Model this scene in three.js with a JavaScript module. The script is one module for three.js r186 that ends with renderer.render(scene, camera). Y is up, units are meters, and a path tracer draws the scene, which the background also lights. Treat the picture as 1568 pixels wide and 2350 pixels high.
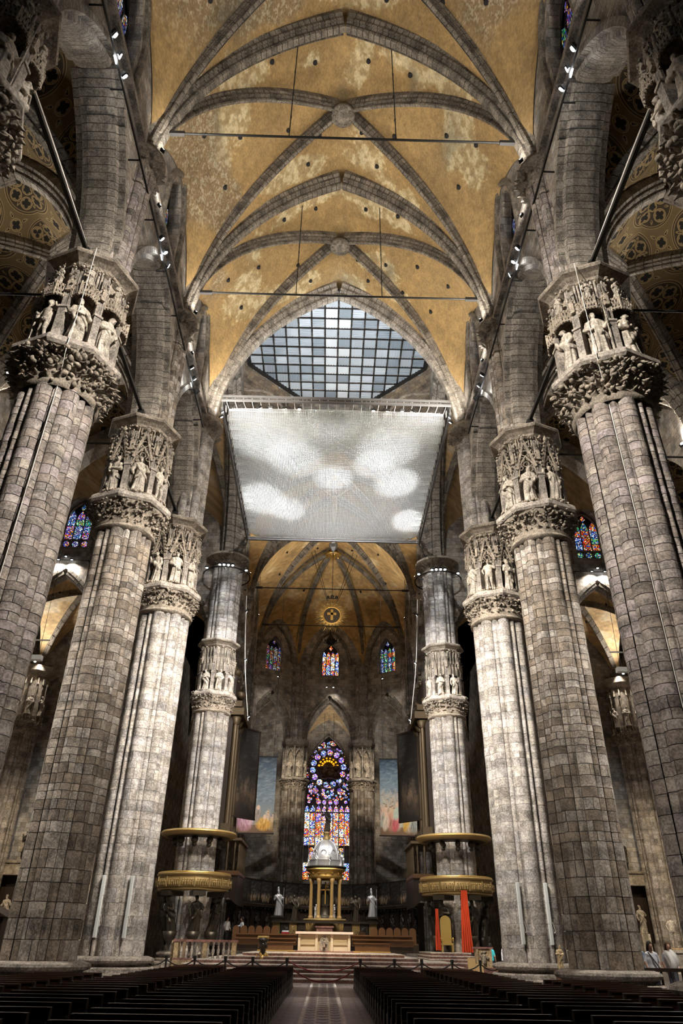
import * as THREE from 'three';
import { mergeGeometries } from 'three/addons/utils/BufferGeometryUtils.js';

// ---------------------------------------------------------------- camera, exposure
const scene = new THREE.Scene();
scene.background = new THREE.Color(0x000000);
const camera = new THREE.PerspectiveCamera(72.66, 1568 / 2350, 0.1, 400);
const EYE = new THREE.Vector3(0, 1.6, 0);
{
  const p = 0.5538, y = 0.0126, r = 0.0163;
  const F = new THREE.Vector3(Math.sin(y) * Math.cos(p), Math.sin(p), -Math.cos(y) * Math.cos(p));
  const R0 = new THREE.Vector3(Math.cos(y), 0, Math.sin(y)), U0 = new THREE.Vector3().crossVectors(R0, F);
  const R = R0.clone().multiplyScalar(Math.cos(r)).addScaledVector(U0, Math.sin(r));
  const U = U0.clone().multiplyScalar(Math.cos(r)).addScaledVector(R0, -Math.sin(r));
  camera.quaternion.setFromRotationMatrix(new THREE.Matrix4().makeBasis(R, U, F.clone().negate()));
  camera.position.copy(EYE);
}
const renderer = new THREE.WebGLRenderer();
renderer.toneMapping = THREE.LinearToneMapping;
renderer.toneMappingExposure = 1.2;
renderer.shadowMap.enabled = true;

// ---------------------------------------------------------------- the lamps: position, aim, candela, half angle (built as fittings further down)
const WHITE = [1.0, 0.95, 0.88], COOL = [0.86, 0.92, 1.0], WARM = [1.0, 0.8, 0.55];
const LAMP = {
  clerestory: { cd: 1700, angle: 0.5, color: WHITE },
  vault: { cd: 90, angle: 1.15, color: [1.0, 0.97, 0.92] },
  pier: { cd: 500, angle: 0.75, color: COOL },
  net: { cd: 5600, angle: 0.13, color: [0.97, 0.98, 1.0], soft: 1 },
  altar: { cd: 3200, angle: 0.2, color: [1.0, 0.86, 0.66] },
  transept: { cd: 130, angle: 1.2, color: WHITE },
  aisle: { cd: 300, angle: 1.2, color: WHITE },
};

// ---------------------------------------------------------------- helpers
let seed = 7;
const srand = (s) => { seed = s | 0; };
const rnd = () => { seed = (seed + 0x6d2b79f5) | 0; let t = Math.imul(seed ^ (seed >>> 15), 1 | seed); t = (t + Math.imul(t ^ (t >>> 7), 61 | t)) ^ t; return ((t ^ (t >>> 14)) >>> 0) / 4294967296; };
const rr = (a, b) => a + (b - a) * rnd();
const pick = (a) => a[Math.floor(rnd() * a.length)];
const PI = Math.PI, TAU = PI * 2, lerp = (a, b, t) => a + (b - a) * t, clamp = (x, a = 0, b = 1) => Math.min(b, Math.max(a, x));
const sstep = (a, b, x) => { const t = clamp((x - a) / (b - a)); return t * t * (3 - 2 * t); };
const V = (x, y, z) => new THREE.Vector3(x, y, z);
const M4 = (x, y, z, ry = 0, s = 1, rx = 0, rz = 0) => new THREE.Matrix4().compose(V(x, y, z), new THREE.Quaternion().setFromEuler(new THREE.Euler(rx, ry, rz, 'YXZ')), typeof s === 'number' ? V(s, s, s) : V(...s));
const hash = (x, y, s = 0) => { let h = Math.imul(x | 0, 374761393) + Math.imul(y | 0, 668265263) + Math.imul(s | 0, 1274126177); h = Math.imul(h ^ (h >>> 13), 1274126177); return ((h ^ (h >>> 16)) >>> 0) / 4294967296; };
function vnoise(x, y, s = 0, wx = 0, wy = 0) {
  const ix = Math.floor(x), iy = Math.floor(y), fx = x - ix, fy = y - iy, u = fx * fx * (3 - 2 * fx), v = fy * fy * (3 - 2 * fy);
  const m = (a, w) => (w ? ((a % w) + w) % w : a), x0 = m(ix, wx), x1 = m(ix + 1, wx), y0 = m(iy, wy), y1 = m(iy + 1, wy);
  return lerp(lerp(hash(x0, y0, s), hash(x1, y0, s), u), lerp(hash(x0, y1, s), hash(x1, y1, s), u), v);
}
function fbm(x, y, o = 4, s = 0, w = 0) { let a = 0.5, t = 0, n = 0; for (let i = 0; i < o; i++) { t += a * vnoise(x, y, s + i, w, w); n += a; x *= 2; y *= 2; w *= 2; a *= 0.5; } return t / n; }
const taken = new Map();
function numbered(name) { const n = taken.get(name) || 0; taken.set(name, n + 1); return n ? name + '_' + String(n).padStart(3, '0') : name; }
function shade(o) { o.traverse((c) => { if (c.isMesh) { c.castShadow = true; c.receiveShadow = true; } }); return o; }
function thing(name, label, category, pos = [0, 0, 0], turn = 0, group) {
  const o = new THREE.Group(); o.name = numbered(name); o.position.set(...pos); o.rotation.y = turn; scene.add(o);
  o.userData = { label, category }; if (group) o.userData.group = group; return o;
}
function struct(name, label, kindOf) { const o = new THREE.Group(); o.name = numbered(name); scene.add(o); o.userData = { kind: 'structure', label, category: kindOf }; return o; }
function part(name, geo, mat, parent, label) { const m = new THREE.Mesh(Array.isArray(geo) ? cat(geo) : geo, mat); m.name = name; m.castShadow = m.receiveShadow = true; if (label) m.userData.label = label; if (parent) parent.add(m); return m; }
function single(name, label, category, geo, mat, pos = [0, 0, 0], turn = 0, group) { const m = part(numbered(name), geo, mat, scene); m.position.set(...pos); m.rotation.y = turn; m.userData = { label, category }; if (group) m.userData.group = group; return m; }
function sub(name, parent) { const g = new THREE.Group(); g.name = name; parent.add(g); return g; }
function copy(o, pos, turn, label, group) { const c = o.clone(); c.name = numbered(o.name.replace(/_\d{3}$/, '')); c.userData = { ...o.userData }; if (pos) c.position.set(...pos); if (turn !== undefined) c.rotation.y = turn; if (label) c.userData.label = label; if (group) c.userData.group = group; scene.add(c); return c; }
// geometry: every helper gives a non-indexed geometry with position, normal, uv (uv in metres by box mapping)
function fin(g) {
  if (g.index) g = g.toNonIndexed();
  for (const k of Object.keys(g.attributes)) if (!['position', 'normal', 'uv', 'color'].includes(k)) g.deleteAttribute(k);
  if (!g.attributes.normal) g.computeVertexNormals();
  const p = g.attributes.position, uv = new Float32Array(p.count * 2), a = V(0, 0, 0), b = V(0, 0, 0), c = V(0, 0, 0);
  for (let i = 0; i < p.count; i += 3) {
    a.fromBufferAttribute(p, i); b.fromBufferAttribute(p, i + 1).sub(a); c.fromBufferAttribute(p, i + 2).sub(a);
    b.cross(c); const nx = Math.abs(b.x), ny = Math.abs(b.y), nz = Math.abs(b.z);
    for (let k = 0; k < 3; k++) {
      const x = p.getX(i + k), y = p.getY(i + k), z = p.getZ(i + k);
      uv[(i + k) * 2] = ny >= nx && ny >= nz ? x : nx > nz ? z : x; uv[(i + k) * 2 + 1] = ny >= nx && ny >= nz ? z : y;
    }
  }
  g.setAttribute('uv', new THREE.BufferAttribute(uv, 2)); g.clearGroups(); return g;
}
const cat = (list) => (list.length === 1 ? list[0] : mergeGeometries(list));
const at = (g, m) => g.clone().applyMatrix4(m);
const box = (w, h, d, x = 0, y = 0, z = 0, ry = 0, rx = 0, rz = 0) => fin(new THREE.BoxGeometry(w, h, d).applyMatrix4(M4(x, y, z, ry, 1, rx, rz)));
const cyl = (r0, r1, h, x = 0, y = 0, z = 0, n = 12, open = false) => fin(new THREE.CylinderGeometry(r1, r0, h, n, 1, open).applyMatrix4(M4(x, y + h / 2, z)));
const ball = (r, x, y, z, n = 8, sy = 1) => fin(new THREE.SphereGeometry(r, n, Math.max(4, n - 2)).applyMatrix4(M4(x, y, z, 0, [1, sy, 1])));
const blob = (r, x, y, z, d = 0) => fin(new THREE.IcosahedronGeometry(r, d).applyMatrix4(M4(x, y, z, rr(0, 6), [rr(0.7, 1.2), rr(0.7, 1.2), rr(0.7, 1.2)], rr(0, 3))));
const lathe = (pts, n = 24, x = 0, y = 0, z = 0) => fin(new THREE.LatheGeometry(pts.map((q) => new THREE.Vector2(q[0], q[1])), n).applyMatrix4(M4(x, y, z)));
// lathed with n flat sides, first side facing +z turned by off
const prism = (pts, n, off = 0) => { const g = new THREE.LatheGeometry(pts.map((q) => new THREE.Vector2(q[0] / Math.cos(PI / n), q[1])), n); g.rotateY(PI / n + off); const h = g.toNonIndexed(); h.computeVertexNormals(); return fin(h); };
const tube = (pts, r, n = 6, seg) => fin(new THREE.TubeGeometry(pts.length === 2 ? new THREE.LineCurve3(pts[0], pts[1]) : new THREE.CatmullRomCurve3(pts), seg || (pts.length === 2 ? 1 : pts.length * 4), r, n));
const bar = (a, b, w, h) => { const L = a.distanceTo(b), g = new THREE.BoxGeometry(w, h, L), m = new THREE.Matrix4().lookAt(a, b, Math.abs(b.y - a.y) > 0.99 * L ? V(1, 0, 0) : V(0, 1, 0)); m.setPosition(a.clone().add(b).multiplyScalar(0.5)); return fin(g.applyMatrix4(m)); };
const extr = (pts, depth, holes = [], m) => { const s = new THREE.Shape(pts.map((q) => new THREE.Vector2(...q))); for (const h of holes) s.holes.push(new THREE.Path(h.map((q) => new THREE.Vector2(...q)))); const g = new THREE.ExtrudeGeometry(s, { depth, bevelEnabled: false, curveSegments: 4 }); if (m) g.applyMatrix4(m); return fin(g); };
// a closed profile [[u, v], ...] swept along pts; side(i) and up(i) give the frame at each point
function sweep(pts, prof, frame, caps = true) {
  const n = prof.length, P = [], L = pts.map((p, i) => { const [s, u] = frame(i); return prof.map(([a, b]) => p.clone().addScaledVector(s, a).addScaledVector(u, b)); });
  for (let i = 0; i + 1 < L.length; i++) for (let k = 0; k < n; k++) { const k2 = (k + 1) % n; P.push(L[i][k], L[i + 1][k], L[i + 1][k2], L[i][k], L[i + 1][k2], L[i][k2]); }
  if (caps) { const tri = THREE.ShapeUtils.triangulateShape(prof.map((q) => new THREE.Vector2(...q)), []); for (const [a, b, c] of tri) { P.push(L[0][a], L[0][b], L[0][c]); const z = L[L.length - 1]; P.push(z[a], z[c], z[b]); } }
  const g = new THREE.BufferGeometry().setFromPoints(P); g.computeVertexNormals(); return fin(g);
}
// pointed arch: half span a, springing y0, apex y1; t from -1 (one foot) over 0 (apex) to 1 (other foot)
function pointed(a, y0, y1, stilt = 0) {
  const h = y1 - y0 - stilt, c = Math.max(0, (h * h - a * a) / (2 * a)), R = a + c, ang = Math.acos(c / R), arc = R * ang, tot = arc + stilt;
  return (t) => { const s = Math.abs(t), sg = Math.sign(t) || 1, l = s * tot; if (l > arc) return [sg * a, y0 + stilt - (l - arc)]; const th = ang - l / R; return [sg * (R * Math.cos(th) - c), y0 + stilt + R * Math.sin(th)]; };
}
// cuts the run of fn (t0..t1 -> {p, s, u}) into n stones with joints between them
function stones(fn, t0, t1, n, prof, gap = 0.06, seg = 2) {
  const out = [];
  for (let i = 0; i < n; i++) {
    const a = lerp(t0, t1, (i + gap / 2) / n), b = lerp(t0, t1, (i + 1 - gap / 2) / n), F = []; for (let k = 0; k <= seg; k++) F.push(fn(lerp(a, b, k / seg)));
    out.push(sweep(F.map((f) => f.p), prof, (j) => [F[j].s, F[j].u]));
  }
  return out;
}
function texture(w, h, fn, srgb = true, rx = 1, ry = 1) {
  const d = new Uint8Array(w * h * 4);
  for (let y = 0; y < h; y++) for (let x = 0; x < w; x++) { const c = fn(x / w, y / h, x, y), o = (y * w + x) * 4; d[o] = clamp(c[0], 0, 255); d[o + 1] = clamp(c[1], 0, 255); d[o + 2] = clamp(c[2], 0, 255); d[o + 3] = c.length > 3 ? clamp(c[3], 0, 255) : 255; }
  const t = new THREE.DataTexture(d, w, h); t.wrapS = t.wrapT = THREE.RepeatWrapping; t.magFilter = t.minFilter = THREE.LinearFilter; if (srgb) t.colorSpace = THREE.SRGBColorSpace; t.repeat.set(rx, ry); t.needsUpdate = true; return t;
}
function canvasTex(w, h, draw) { const c = document.createElement('canvas'); c.width = w; c.height = h; draw(c.getContext('2d'), w, h); const t = new THREE.CanvasTexture(c); t.colorSpace = THREE.SRGBColorSpace; t.wrapS = t.wrapT = THREE.RepeatWrapping; return t; }
const mat = (color, o = {}) => new THREE.MeshStandardMaterial({ color, roughness: 0.85, ...o });
const lin = (r, g, b) => new THREE.Color().setRGB(r, g, b);

// ---------------------------------------------------------------- materials
const grainTex = texture(512, 512, (u, v) => { const a = fbm(u * 8, v * 8, 4, 3, 8), b = fbm(u * 64, v * 64, 2, 9, 64), c = 255 * clamp(0.55 + 0.62 * (a - 0.5) + 0.5 * (b - 0.5) + 0.25); return [c, c * 0.985, c * 0.965]; }, true, 0.4, 0.4);
const grainBump = texture(256, 256, (u, v) => { const c = 255 * (0.6 * fbm(u * 8, v * 8, 3, 21, 8) + 0.4 * fbm(u * 40, v * 40, 2, 27, 40)); return [c, c, c]; }, false, 0.7, 0.7);
// coursed masonry for surfaces too far away to tell the stones apart: 4 x 4 m
const ashlarRows = (() => { const rows = []; let y = 0; srand(5); while (y < 1) { const h = rr(0.075, 0.12); rows.push([y, Math.min(1, y + h)]); y += h; } return rows; })();
const ashlarTex = texture(1024, 1024, (u, v) => {
  let r = ashlarRows.findIndex(([a, b]) => v >= a && v < b); if (r < 0) r = 0; const [y0, y1] = ashlarRows[r];
  const n = 6 + Math.floor(hash(r, 1, 4) * 3), ph = hash(r, 2, 4), x = (u + ph) * n, k = Math.floor(x) % n, fx = x - Math.floor(x);
  const joint = Math.min((v - y0) * 1024, (y1 - v) * 1024, fx / n * 1024, (1 - fx) / n * 1024), tone = 0.7 + 0.22 * (hash(r, k, 8) - 0.5) + 0.5 * (fbm(u * 6, v * 6, 4, 31, 6) - 0.5) + 0.3 * (fbm(u * 90, v * 90, 2, 35, 90) - 0.5);
  const warm = hash(k, r, 12); let c = [tone * 205, tone * lerp(187, 196, warm), tone * lerp(165, 185, warm)]; if (joint < 2) c = [84, 76, 66]; return c;
}, true, 0.25, 0.25);
const M = {
  stone: mat(0xffffff, { vertexColors: true, map: grainTex, bumpMap: grainBump, bumpScale: 0.012, roughness: 0.8 }),
  plain: mat(lin(0.47, 0.415, 0.36), { map: grainTex, bumpMap: grainBump, bumpScale: 0.012 }),
  carved: mat(lin(0.43, 0.365, 0.29), { map: grainTex, bumpMap: grainBump, bumpScale: 0.01 }),
  statue: mat(lin(0.66, 0.58, 0.48), { map: grainTex, roughness: 0.6 }),
  mortar: mat(lin(0.16, 0.135, 0.11)),
  ashlar: mat(0xffffff, { map: ashlarTex, bumpMap: grainBump, bumpScale: 0.012 }),
  rib: mat(lin(0.28, 0.24, 0.19), { map: grainTex, bumpMap: grainBump, bumpScale: 0.01 }),
  ribPale: mat(lin(0.38, 0.335, 0.28), { map: grainTex, bumpMap: grainBump, bumpScale: 0.01 }),
  iron: mat(lin(0.03, 0.027, 0.024), { roughness: 0.6, metalness: 0.5 }),
  bronze: mat(lin(0.05, 0.04, 0.028), { roughness: 0.45, metalness: 0.6 }),
  gold: mat(lin(0.6, 0.39, 0.12), { roughness: 0.38, metalness: 0.85 }),
  giltOld: mat(lin(0.3, 0.205, 0.08), { roughness: 0.5, metalness: 0.5 }),
  giltDark: mat(lin(0.07, 0.045, 0.02), { roughness: 0.5, metalness: 0.4 }),
  silver: mat(lin(0.58, 0.58, 0.6), { roughness: 0.38, metalness: 0.7 }),
  darkwood: mat(lin(0.022, 0.013, 0.008), { roughness: 0.42 }),
  walnut: mat(lin(0.1, 0.046, 0.018), { roughness: 0.4 }),
  marblePink: mat(lin(0.34, 0.17, 0.14), { map: grainTex, roughness: 0.4 }),
  marbleWhite: mat(lin(0.7, 0.63, 0.55), { map: grainTex, roughness: 0.35 }),
  marbleYellow: mat(lin(0.62, 0.46, 0.26), { map: grainTex, roughness: 0.4 }),
  altarStone: mat(lin(0.42, 0.33, 0.19), { roughness: 0.5 }), altarPale: mat(lin(0.58, 0.48, 0.33), { roughness: 0.5 }), honey: mat(lin(0.3, 0.19, 0.07), { roughness: 0.45 }), altarTop: mat(lin(0.75, 0.58, 0.48), { roughness: 0.35 }),
  cable: mat(lin(0.75, 0.7, 0.62)),
  whitePaint: mat(lin(0.75, 0.75, 0.72), { roughness: 0.5 }),
};
const STONES = [[0.6, 0.54, 0.49], [0.56, 0.5, 0.45], [0.52, 0.46, 0.41], [0.56, 0.49, 0.42], [0.5, 0.43, 0.36], [0.43, 0.37, 0.31], [0.55, 0.48, 0.45], [0.48, 0.42, 0.37]];
function tint(g, c) { const n = g.attributes.position.count, a = new Float32Array(n * 3); for (let i = 0; i < n; i++) { a[i * 3] = c[0]; a[i * 3 + 1] = c[1]; a[i * 3 + 2] = c[2]; } g.setAttribute('color', new THREE.BufferAttribute(a, 3)); return g; }
const BROWN = [[0.6, 0.54, 0.48], [0.52, 0.45, 0.38], [0.44, 0.36, 0.28], [0.36, 0.29, 0.22], [0.3, 0.24, 0.185], [0.5, 0.43, 0.36], [0.57, 0.5, 0.43], [0.4, 0.33, 0.27]], PALE = [[0.66, 0.61, 0.57], [0.62, 0.57, 0.53], [0.58, 0.53, 0.48], [0.64, 0.58, 0.51], [0.55, 0.49, 0.43], [0.61, 0.57, 0.55]], PINK = [[0.58, 0.51, 0.47], [0.54, 0.47, 0.43], [0.5, 0.43, 0.38], [0.47, 0.39, 0.34], [0.56, 0.49, 0.42], [0.42, 0.35, 0.3], [0.55, 0.47, 0.46]];
const stoneTone = (k = 1, pal = STONES) => { const c = pick(pal), j = rr(0.74, 0.93) * k; return [c[0] * j, c[1] * j, c[2] * j]; };
// ---------------------------------------------------------------- layout (metres; d is the distance into the church, z = -d)
const PD = [-0.16, 9.22, 18.6, 27.98, 37.36], D3 = 37.36, D4 = 57.06, D5 = 67.2, D6 = 79.6, DC = (D3 + D4) / 2, W = 9.6, APSE = 83.0, AX = 3.98;
const CAP = 23.2, SPR = 31, VTOP = 45.4, RIBTOP = 44.3;
const webY = (a, y0, y1) => { const h = y1 - y0, c = (h * h - a * a) / (2 * a), R = a + c; return (s) => y0 + Math.sqrt(Math.max(0, R * R - (s * a + c) ** 2)); };
const G = webY(8.8, 30.7, VTOP);
function vaultFn(o) {
  const g = webY(o.hx, o.spring, o.apex), lun = o.lunX || o.lunD ? webY(o.lunX ? o.hd : o.hx, o.spring, o.lunX || o.lunD) : null;
  return (s, t) => {
    if (t <= s) { const a = g(t); if (!o.lunX || s <= t) return a; return lerp(a, lun(t), Math.pow((s - t) / (1 - t + 1e-6), 1.35)); }
    const a = g(s); if (!o.lunD) return a; return lerp(a, lun(s), Math.pow((t - s) / (1 - s + 1e-6), 1.35));
  };
}
function groin(o, uvOf) {
  const n = o.n || 22, H = vaultFn(o), q = []; for (let i = -n; i <= n; i++) q.push(Math.sign(i) * Math.sin((Math.abs(i) / n) * PI / 2));
  const P = [], U = [], idx = [], N = 2 * n + 1;
  for (let j = 0; j < N; j++) for (let i = 0; i < N; i++) {
    const x = o.xc + q[i] * o.hx, d = o.dc + q[j] * o.hd, y = H(Math.abs(q[i]), Math.abs(q[j])); P.push(x, y, -d); U.push(...uvOf(x, y, d, o));
  }
  for (let j = o.half ? n : 0; j + 1 < N; j++) for (let i = 0; i + 1 < N; i++) {
    const a = j * N + i, b = a + 1, c = a + N, e = c + 1; if ((i < n) === (j < n)) idx.push(a, b, e, a, e, c); else idx.push(a, b, c, b, e, c);
  }
  const g = new THREE.BufferGeometry(); g.setAttribute('position', new THREE.Float32BufferAttribute(P, 3)); g.setAttribute('uv', new THREE.Float32BufferAttribute(U, 2)); g.setIndex(idx); g.computeVertexNormals(); return g;
}
// a rib over the plan line from (x0,d0) at its foot to (x1,d1) at its crown, under the height y(s), s = 1 at the foot
function ribFn(x0, d0, x1, d1, y) {
  const dir = V(x0 - x1, 0, -(d0 - d1)), side = V(-dir.z, 0, dir.x).normalize();
  const P = (s) => V(lerp(x1, x0, s), y(s), -lerp(d1, d0, s));
  return (s) => { const e = 1e-3, t = P(Math.min(1, s + e)).sub(P(Math.max(0, s - e))).normalize(), u = new THREE.Vector3().crossVectors(t, side).normalize(); if (u.y < 0) u.negate(); return { p: P(s), s: side, u }; };
}
const RIBHALF = [[0.13, 0], [0.18, 0.07], [0.17, 0.2], [0.25, 0.27], [0.32, 0.2], [0.38, 0.27], [0.38, 0.4], [0.5, 0.5], [0.5, 1]];
const RIBPROF = (w, h) => [...RIBHALF.map(([a, b]) => [a * w, b * h]), ...RIBHALF.slice().reverse().map(([a, b]) => [-a * w, b * h])];
const archFrame = (f, toWorld, side) => (t) => { const e = 2e-3, a = f(clamp(t - e, -1, 1)), b = f(clamp(t + e, -1, 1)), p = f(t), tx = b[0] - a[0], ty = b[1] - a[1], l = Math.hypot(tx, ty) || 1; return { p: toWorld(p[0], p[1]), s: side, u: toWorld(p[0] - ty / l, p[1] + tx / l).sub(toWorld(p[0], p[1])) }; };
// u must point away from the opening
const ringOut = (f, toWorld, side) => { const g = archFrame(f, toWorld, side); return (t) => { const r = g(t); const c = toWorld(0, f(1)[1]); if (r.u.dot(r.p.clone().sub(c)) < 0) r.u.negate(); return r; }; };
function archStones(name, parent, f, toWorld, side, prof, n, m, gap = 0.07) {
  const R = ringOut(f, toWorld, side), g = sub(name, parent);
  for (const sg of [-1, 1]) for (const geo of stones((t) => R(t * sg), 0.0, 1, n, prof, gap, 1)) { if (m.vertexColors) tint(geo, stoneTone(0.9)); part('voussoir', geo, m, g); }
  return g;
}

// ---------------------------------------------------------------- plaster of the vaults
const PATCH = [ // pale, peeled areas (across, along, half sizes, strength) and flaked brown areas (last entry 1)
  [-8.6, 20.6, 1.3, 2.6, 0.55], [-7.2, 19.5, 1.6, 1.0, 0.45], [-10.6, 22.6, 1.0, 2.2, 0.5], [-12.6, 23.0, 2.6, 2.6, 0.5, 1], [-12.0, 20.2, 2.2, 1.8, 0.4, 1], [9.3, 21.2, 1.1, 2.6, 0.6], [7.4, 19.6, 1.8, 0.8, 0.5], [11.2, 23.2, 1.6, 1.8, 0.45], [4.4, 19.6, 1.5, 0.7, 0.45], [1.6, 19.9, 0.9, 1.6, 0.42], [-2.6, 19.7, 1.7, 0.8, 0.4], [0.9, 21.6, 1.0, 1.0, 0.3],
  [2.2, 25.9, 2.2, 1.2, 0.42], [-3.4, 26.3, 2.6, 1.1, 0.45], [-6, 26.6, 1.6, 0.9, 0.45], [-10.5, 26.3, 1.2, 1.6, 0.5, 1], [5.8, 27.1, 2.4, 0.6, 0.35], [0, 24.2, 2.6, 0.8, 0.26],
  [1.5, 29.0, 3.6, 0.8, 0.5], [-4.5, 29.1, 2.6, 0.7, 0.5], [5.2, 29.4, 2.2, 0.7, 0.45], [-8.2, 30.4, 1.2, 1.4, 0.45], [3.4, 33.6, 2.6, 1.2, 0.45], [-3.8, 35.5, 2.6, 1.0, 0.45], [-9.8, 33.4, 2.2, 1.8, 0.55], [-7, 35.6, 2, 1, 0.4], [1.2, 36.2, 1.8, 1.0, 0.4], [6.2, 35.4, 2.6, 0.8, 0.35],
  [-9.5, 12.5, 4.5, 5.0, 0.42, 1], [-5.0, 16.4, 3.0, 1.6, 0.4, 1], [9.8, 13, 4, 4.5, 0.36, 1], [1, 16.9, 4, 1.0, 0.36], [4.5, 14.5, 3.0, 2.2, 0.32], [-1.5, 12, 3, 3, 0.26], [-12.5, 31, 2, 2, 0.3, 1],
];
const STAIN = [[5.6, 20.2, 0.5, 0.6, 0.8], [8.9, 22.6, 0.5, 1.6, 0.6], [0.1, 23.3, 0.7, 1.2, 0.5], [4.9, 33.9, 0.6, 0.7, 0.8], [0.2, 36.3, 1.4, 0.7, 0.7], [-7.8, 16.6, 1.6, 0.9, 0.75], [-3.5, 11.5, 2, 2, 0.4], [-9.8, 21.6, 0.35, 1.8, 0.6], [0.1, 32.6, 0.6, 1, 0.5]];
const plasterTex = texture(1280, 1440, (u, v) => {
  const X = u * 34 - 17, Y = v * 40 - 2, wx = X + 1.6 * (fbm(X * 0.5, Y * 0.5, 3, 43) - 0.5), wy = Y + 1.6 * (fbm(X * 0.5, Y * 0.5, 3, 47) - 0.5); let f = 0, fl = 0, st = 0;
  for (const [a, b, c, d, k, q] of PATCH) { const e = ((wx - a) / c) ** 2 + ((wy - b) / d) ** 2; if (e < 5) { const g = k * Math.exp(-e); q ? (fl += g) : (f += g); } } for (const [a, b, c, d, k] of STAIN) { const e = ((wx - a) / c) ** 2 + ((wy - b) / d) ** 2; if (e < 5) st += k * Math.exp(-e); }
  const n = fbm(X * 0.35, Y * 0.35, 4, 41), n2 = fbm(X * 3, Y * 3, 4, 51), fine = fbm(X * 16, Y * 11, 2, 61), edge = fbm(X * 6, Y * 6, 3, 57), pale = sstep(0.22, 0.32, f + (edge - 0.5) * 0.2 + (n - 0.5) * 0.24), flake = sstep(0.16, 0.3, fl + (n - 0.5) * 0.2), spot = sstep(0.52, 0.6, edge * 0.6 + fine * 0.4);
  const t = 0.9 + 0.22 * (n2 - 0.5) + 0.26 * (fine - 0.5) + 0.22 * (n - 0.5); let c = [178 * t, 144 * t, 92 * t]; const mix = (q, a) => { c = c.map((x, i) => lerp(x, q[i] * t, a)); };
  mix([216, 196, 152], pale * lerp(0.4, 1, sstep(0.4, 0.6, n2))); mix([146, 122, 90], flake * 0.7); mix([206, 194, 166], flake * spot * 0.6); mix([112, 104, 84], clamp(st * (0.4 + n2)) * 0.8); return c;
});
plasterTex.wrapS = plasterTex.wrapT = THREE.ClampToEdgeWrapping;
const plasterWarm = texture(512, 512, (u, v) => { const n = fbm(u * 5, v * 5, 5, 81, 5), n2 = fbm(u * 40, v * 40, 2, 87, 40), s = sstep(0.6, 0.72, n), t = 0.86 + 0.3 * (n2 - 0.5) + 0.25 * (n - 0.5); return [lerp(214, 226, s) * t, lerp(180, 206, s) * t, lerp(130, 172, s) * t]; }, true, 0.08, 0.08);
// painted tracery of the aisle vaults: 5 x 5 m
const traceryTex = canvasTex(1024, 1024, (x, w) => {
  x.fillStyle = '#6d5a3a'; x.fillRect(0, 0, w, w);
  const ring = (cx, cy, r, lw, c) => { x.strokeStyle = c; x.lineWidth = lw; x.beginPath(); x.arc(cx, cy, r, 0, TAU); x.stroke(); };
  const disc = (cx, cy, r, c) => { x.fillStyle = c; x.beginPath(); x.arc(cx, cy, r, 0, TAU); x.fill(); };
  const D1 = '#181209', L1 = '#a48b5e', L2 = '#8a7450', L3 = '#4d3d26';
  const foil = (px, py, r, a, n) => { disc(px, py, r, L2); for (let j = 0; j < n; j++) { const b = a + j / n * TAU; disc(px + Math.cos(b) * r * 0.45, py + Math.sin(b) * r * 0.45, r * 0.34, D1); } disc(px, py, r * 0.16, D1); ring(px, py, r, r * 0.12, L1); ring(px, py, r * 0.9, r * 0.05, L3); };
  const drop = (px, py, r, a) => { x.save(); x.translate(px, py); x.rotate(a); x.beginPath(); x.moveTo(r * 1.5, 0); x.quadraticCurveTo(0, r, -r * 0.7, 0); x.quadraticCurveTo(0, -r * 0.9, r * 1.5, 0); x.fillStyle = L2; x.fill(); x.strokeStyle = L1; x.lineWidth = r * 0.14; x.stroke(); disc(-r * 0.1, 0, r * 0.3, D1); disc(r * 0.5, 0, r * 0.17, D1); x.restore(); };
  const rose = (cx, cy, R, n, turn) => {
    disc(cx, cy, R, '#3a2d1b'); for (let k = 0; k < 4; k++) ring(cx, cy, R * (0.99 - k * 0.045), R * 0.028, k % 2 ? L3 : L1);
    for (let k = 0; k < n; k++) { const a = turn + k / n * TAU; foil(cx + Math.cos(a) * R * 0.55, cy + Math.sin(a) * R * 0.55, R * (n > 5 ? 0.25 : 0.29), a, n % 2 ? 3 : 4); const b = a + PI / n; drop(cx + Math.cos(b) * R * 0.66, cy + Math.sin(b) * R * 0.66, R * 0.1, b); }
    foil(cx, cy, R * 0.22, turn, 5);
  };
  for (const [cx, cy, R, n] of [[256, 256, 238, 6], [768, 768, 238, 6], [768, 256, 214, 4], [256, 768, 214, 5]]) for (const ox of [-1024, 0, 1024]) for (const oy of [-1024, 0, 1024]) rose(cx + ox, cy + oy, R, n, n * 0.7);
  for (const [px, py] of [[512, 512], [0, 0], [512, 0], [0, 512]]) for (const ox of [0, 1024]) for (const oy of [0, 1024]) { foil(px + ox, py + oy, 62, 0.4, 4); for (let k = 0; k < 4; k++) drop(px + ox + Math.cos(k * PI / 2) * 98, py + oy + Math.sin(k * PI / 2) * 98, 30, k * PI / 2); }
  for (let i = 0; i < 5200; i++) { x.fillStyle = `rgba(${i % 2 ? '20,14,8' : '190,170,130'},0.09)`; x.fillRect(hash(i, 1) * w, hash(i, 2) * w, 3, 3); }
});
traceryTex.repeat.set(0.19, 0.19);
M.plaster = mat(0xffffff, { map: plasterTex, bumpMap: grainBump, bumpScale: 0.01, side: THREE.DoubleSide });
M.plasterWarm = mat(0xffffff, { map: plasterWarm, side: THREE.DoubleSide });
M.plasterChoir = mat(lin(0.95, 0.86, 0.66), { map: plasterWarm, side: THREE.DoubleSide });
M.tracery = mat(0xffffff, { map: traceryTex, side: THREE.DoubleSide });
M.hole = mat(lin(0.008, 0.006, 0.005));

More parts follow.
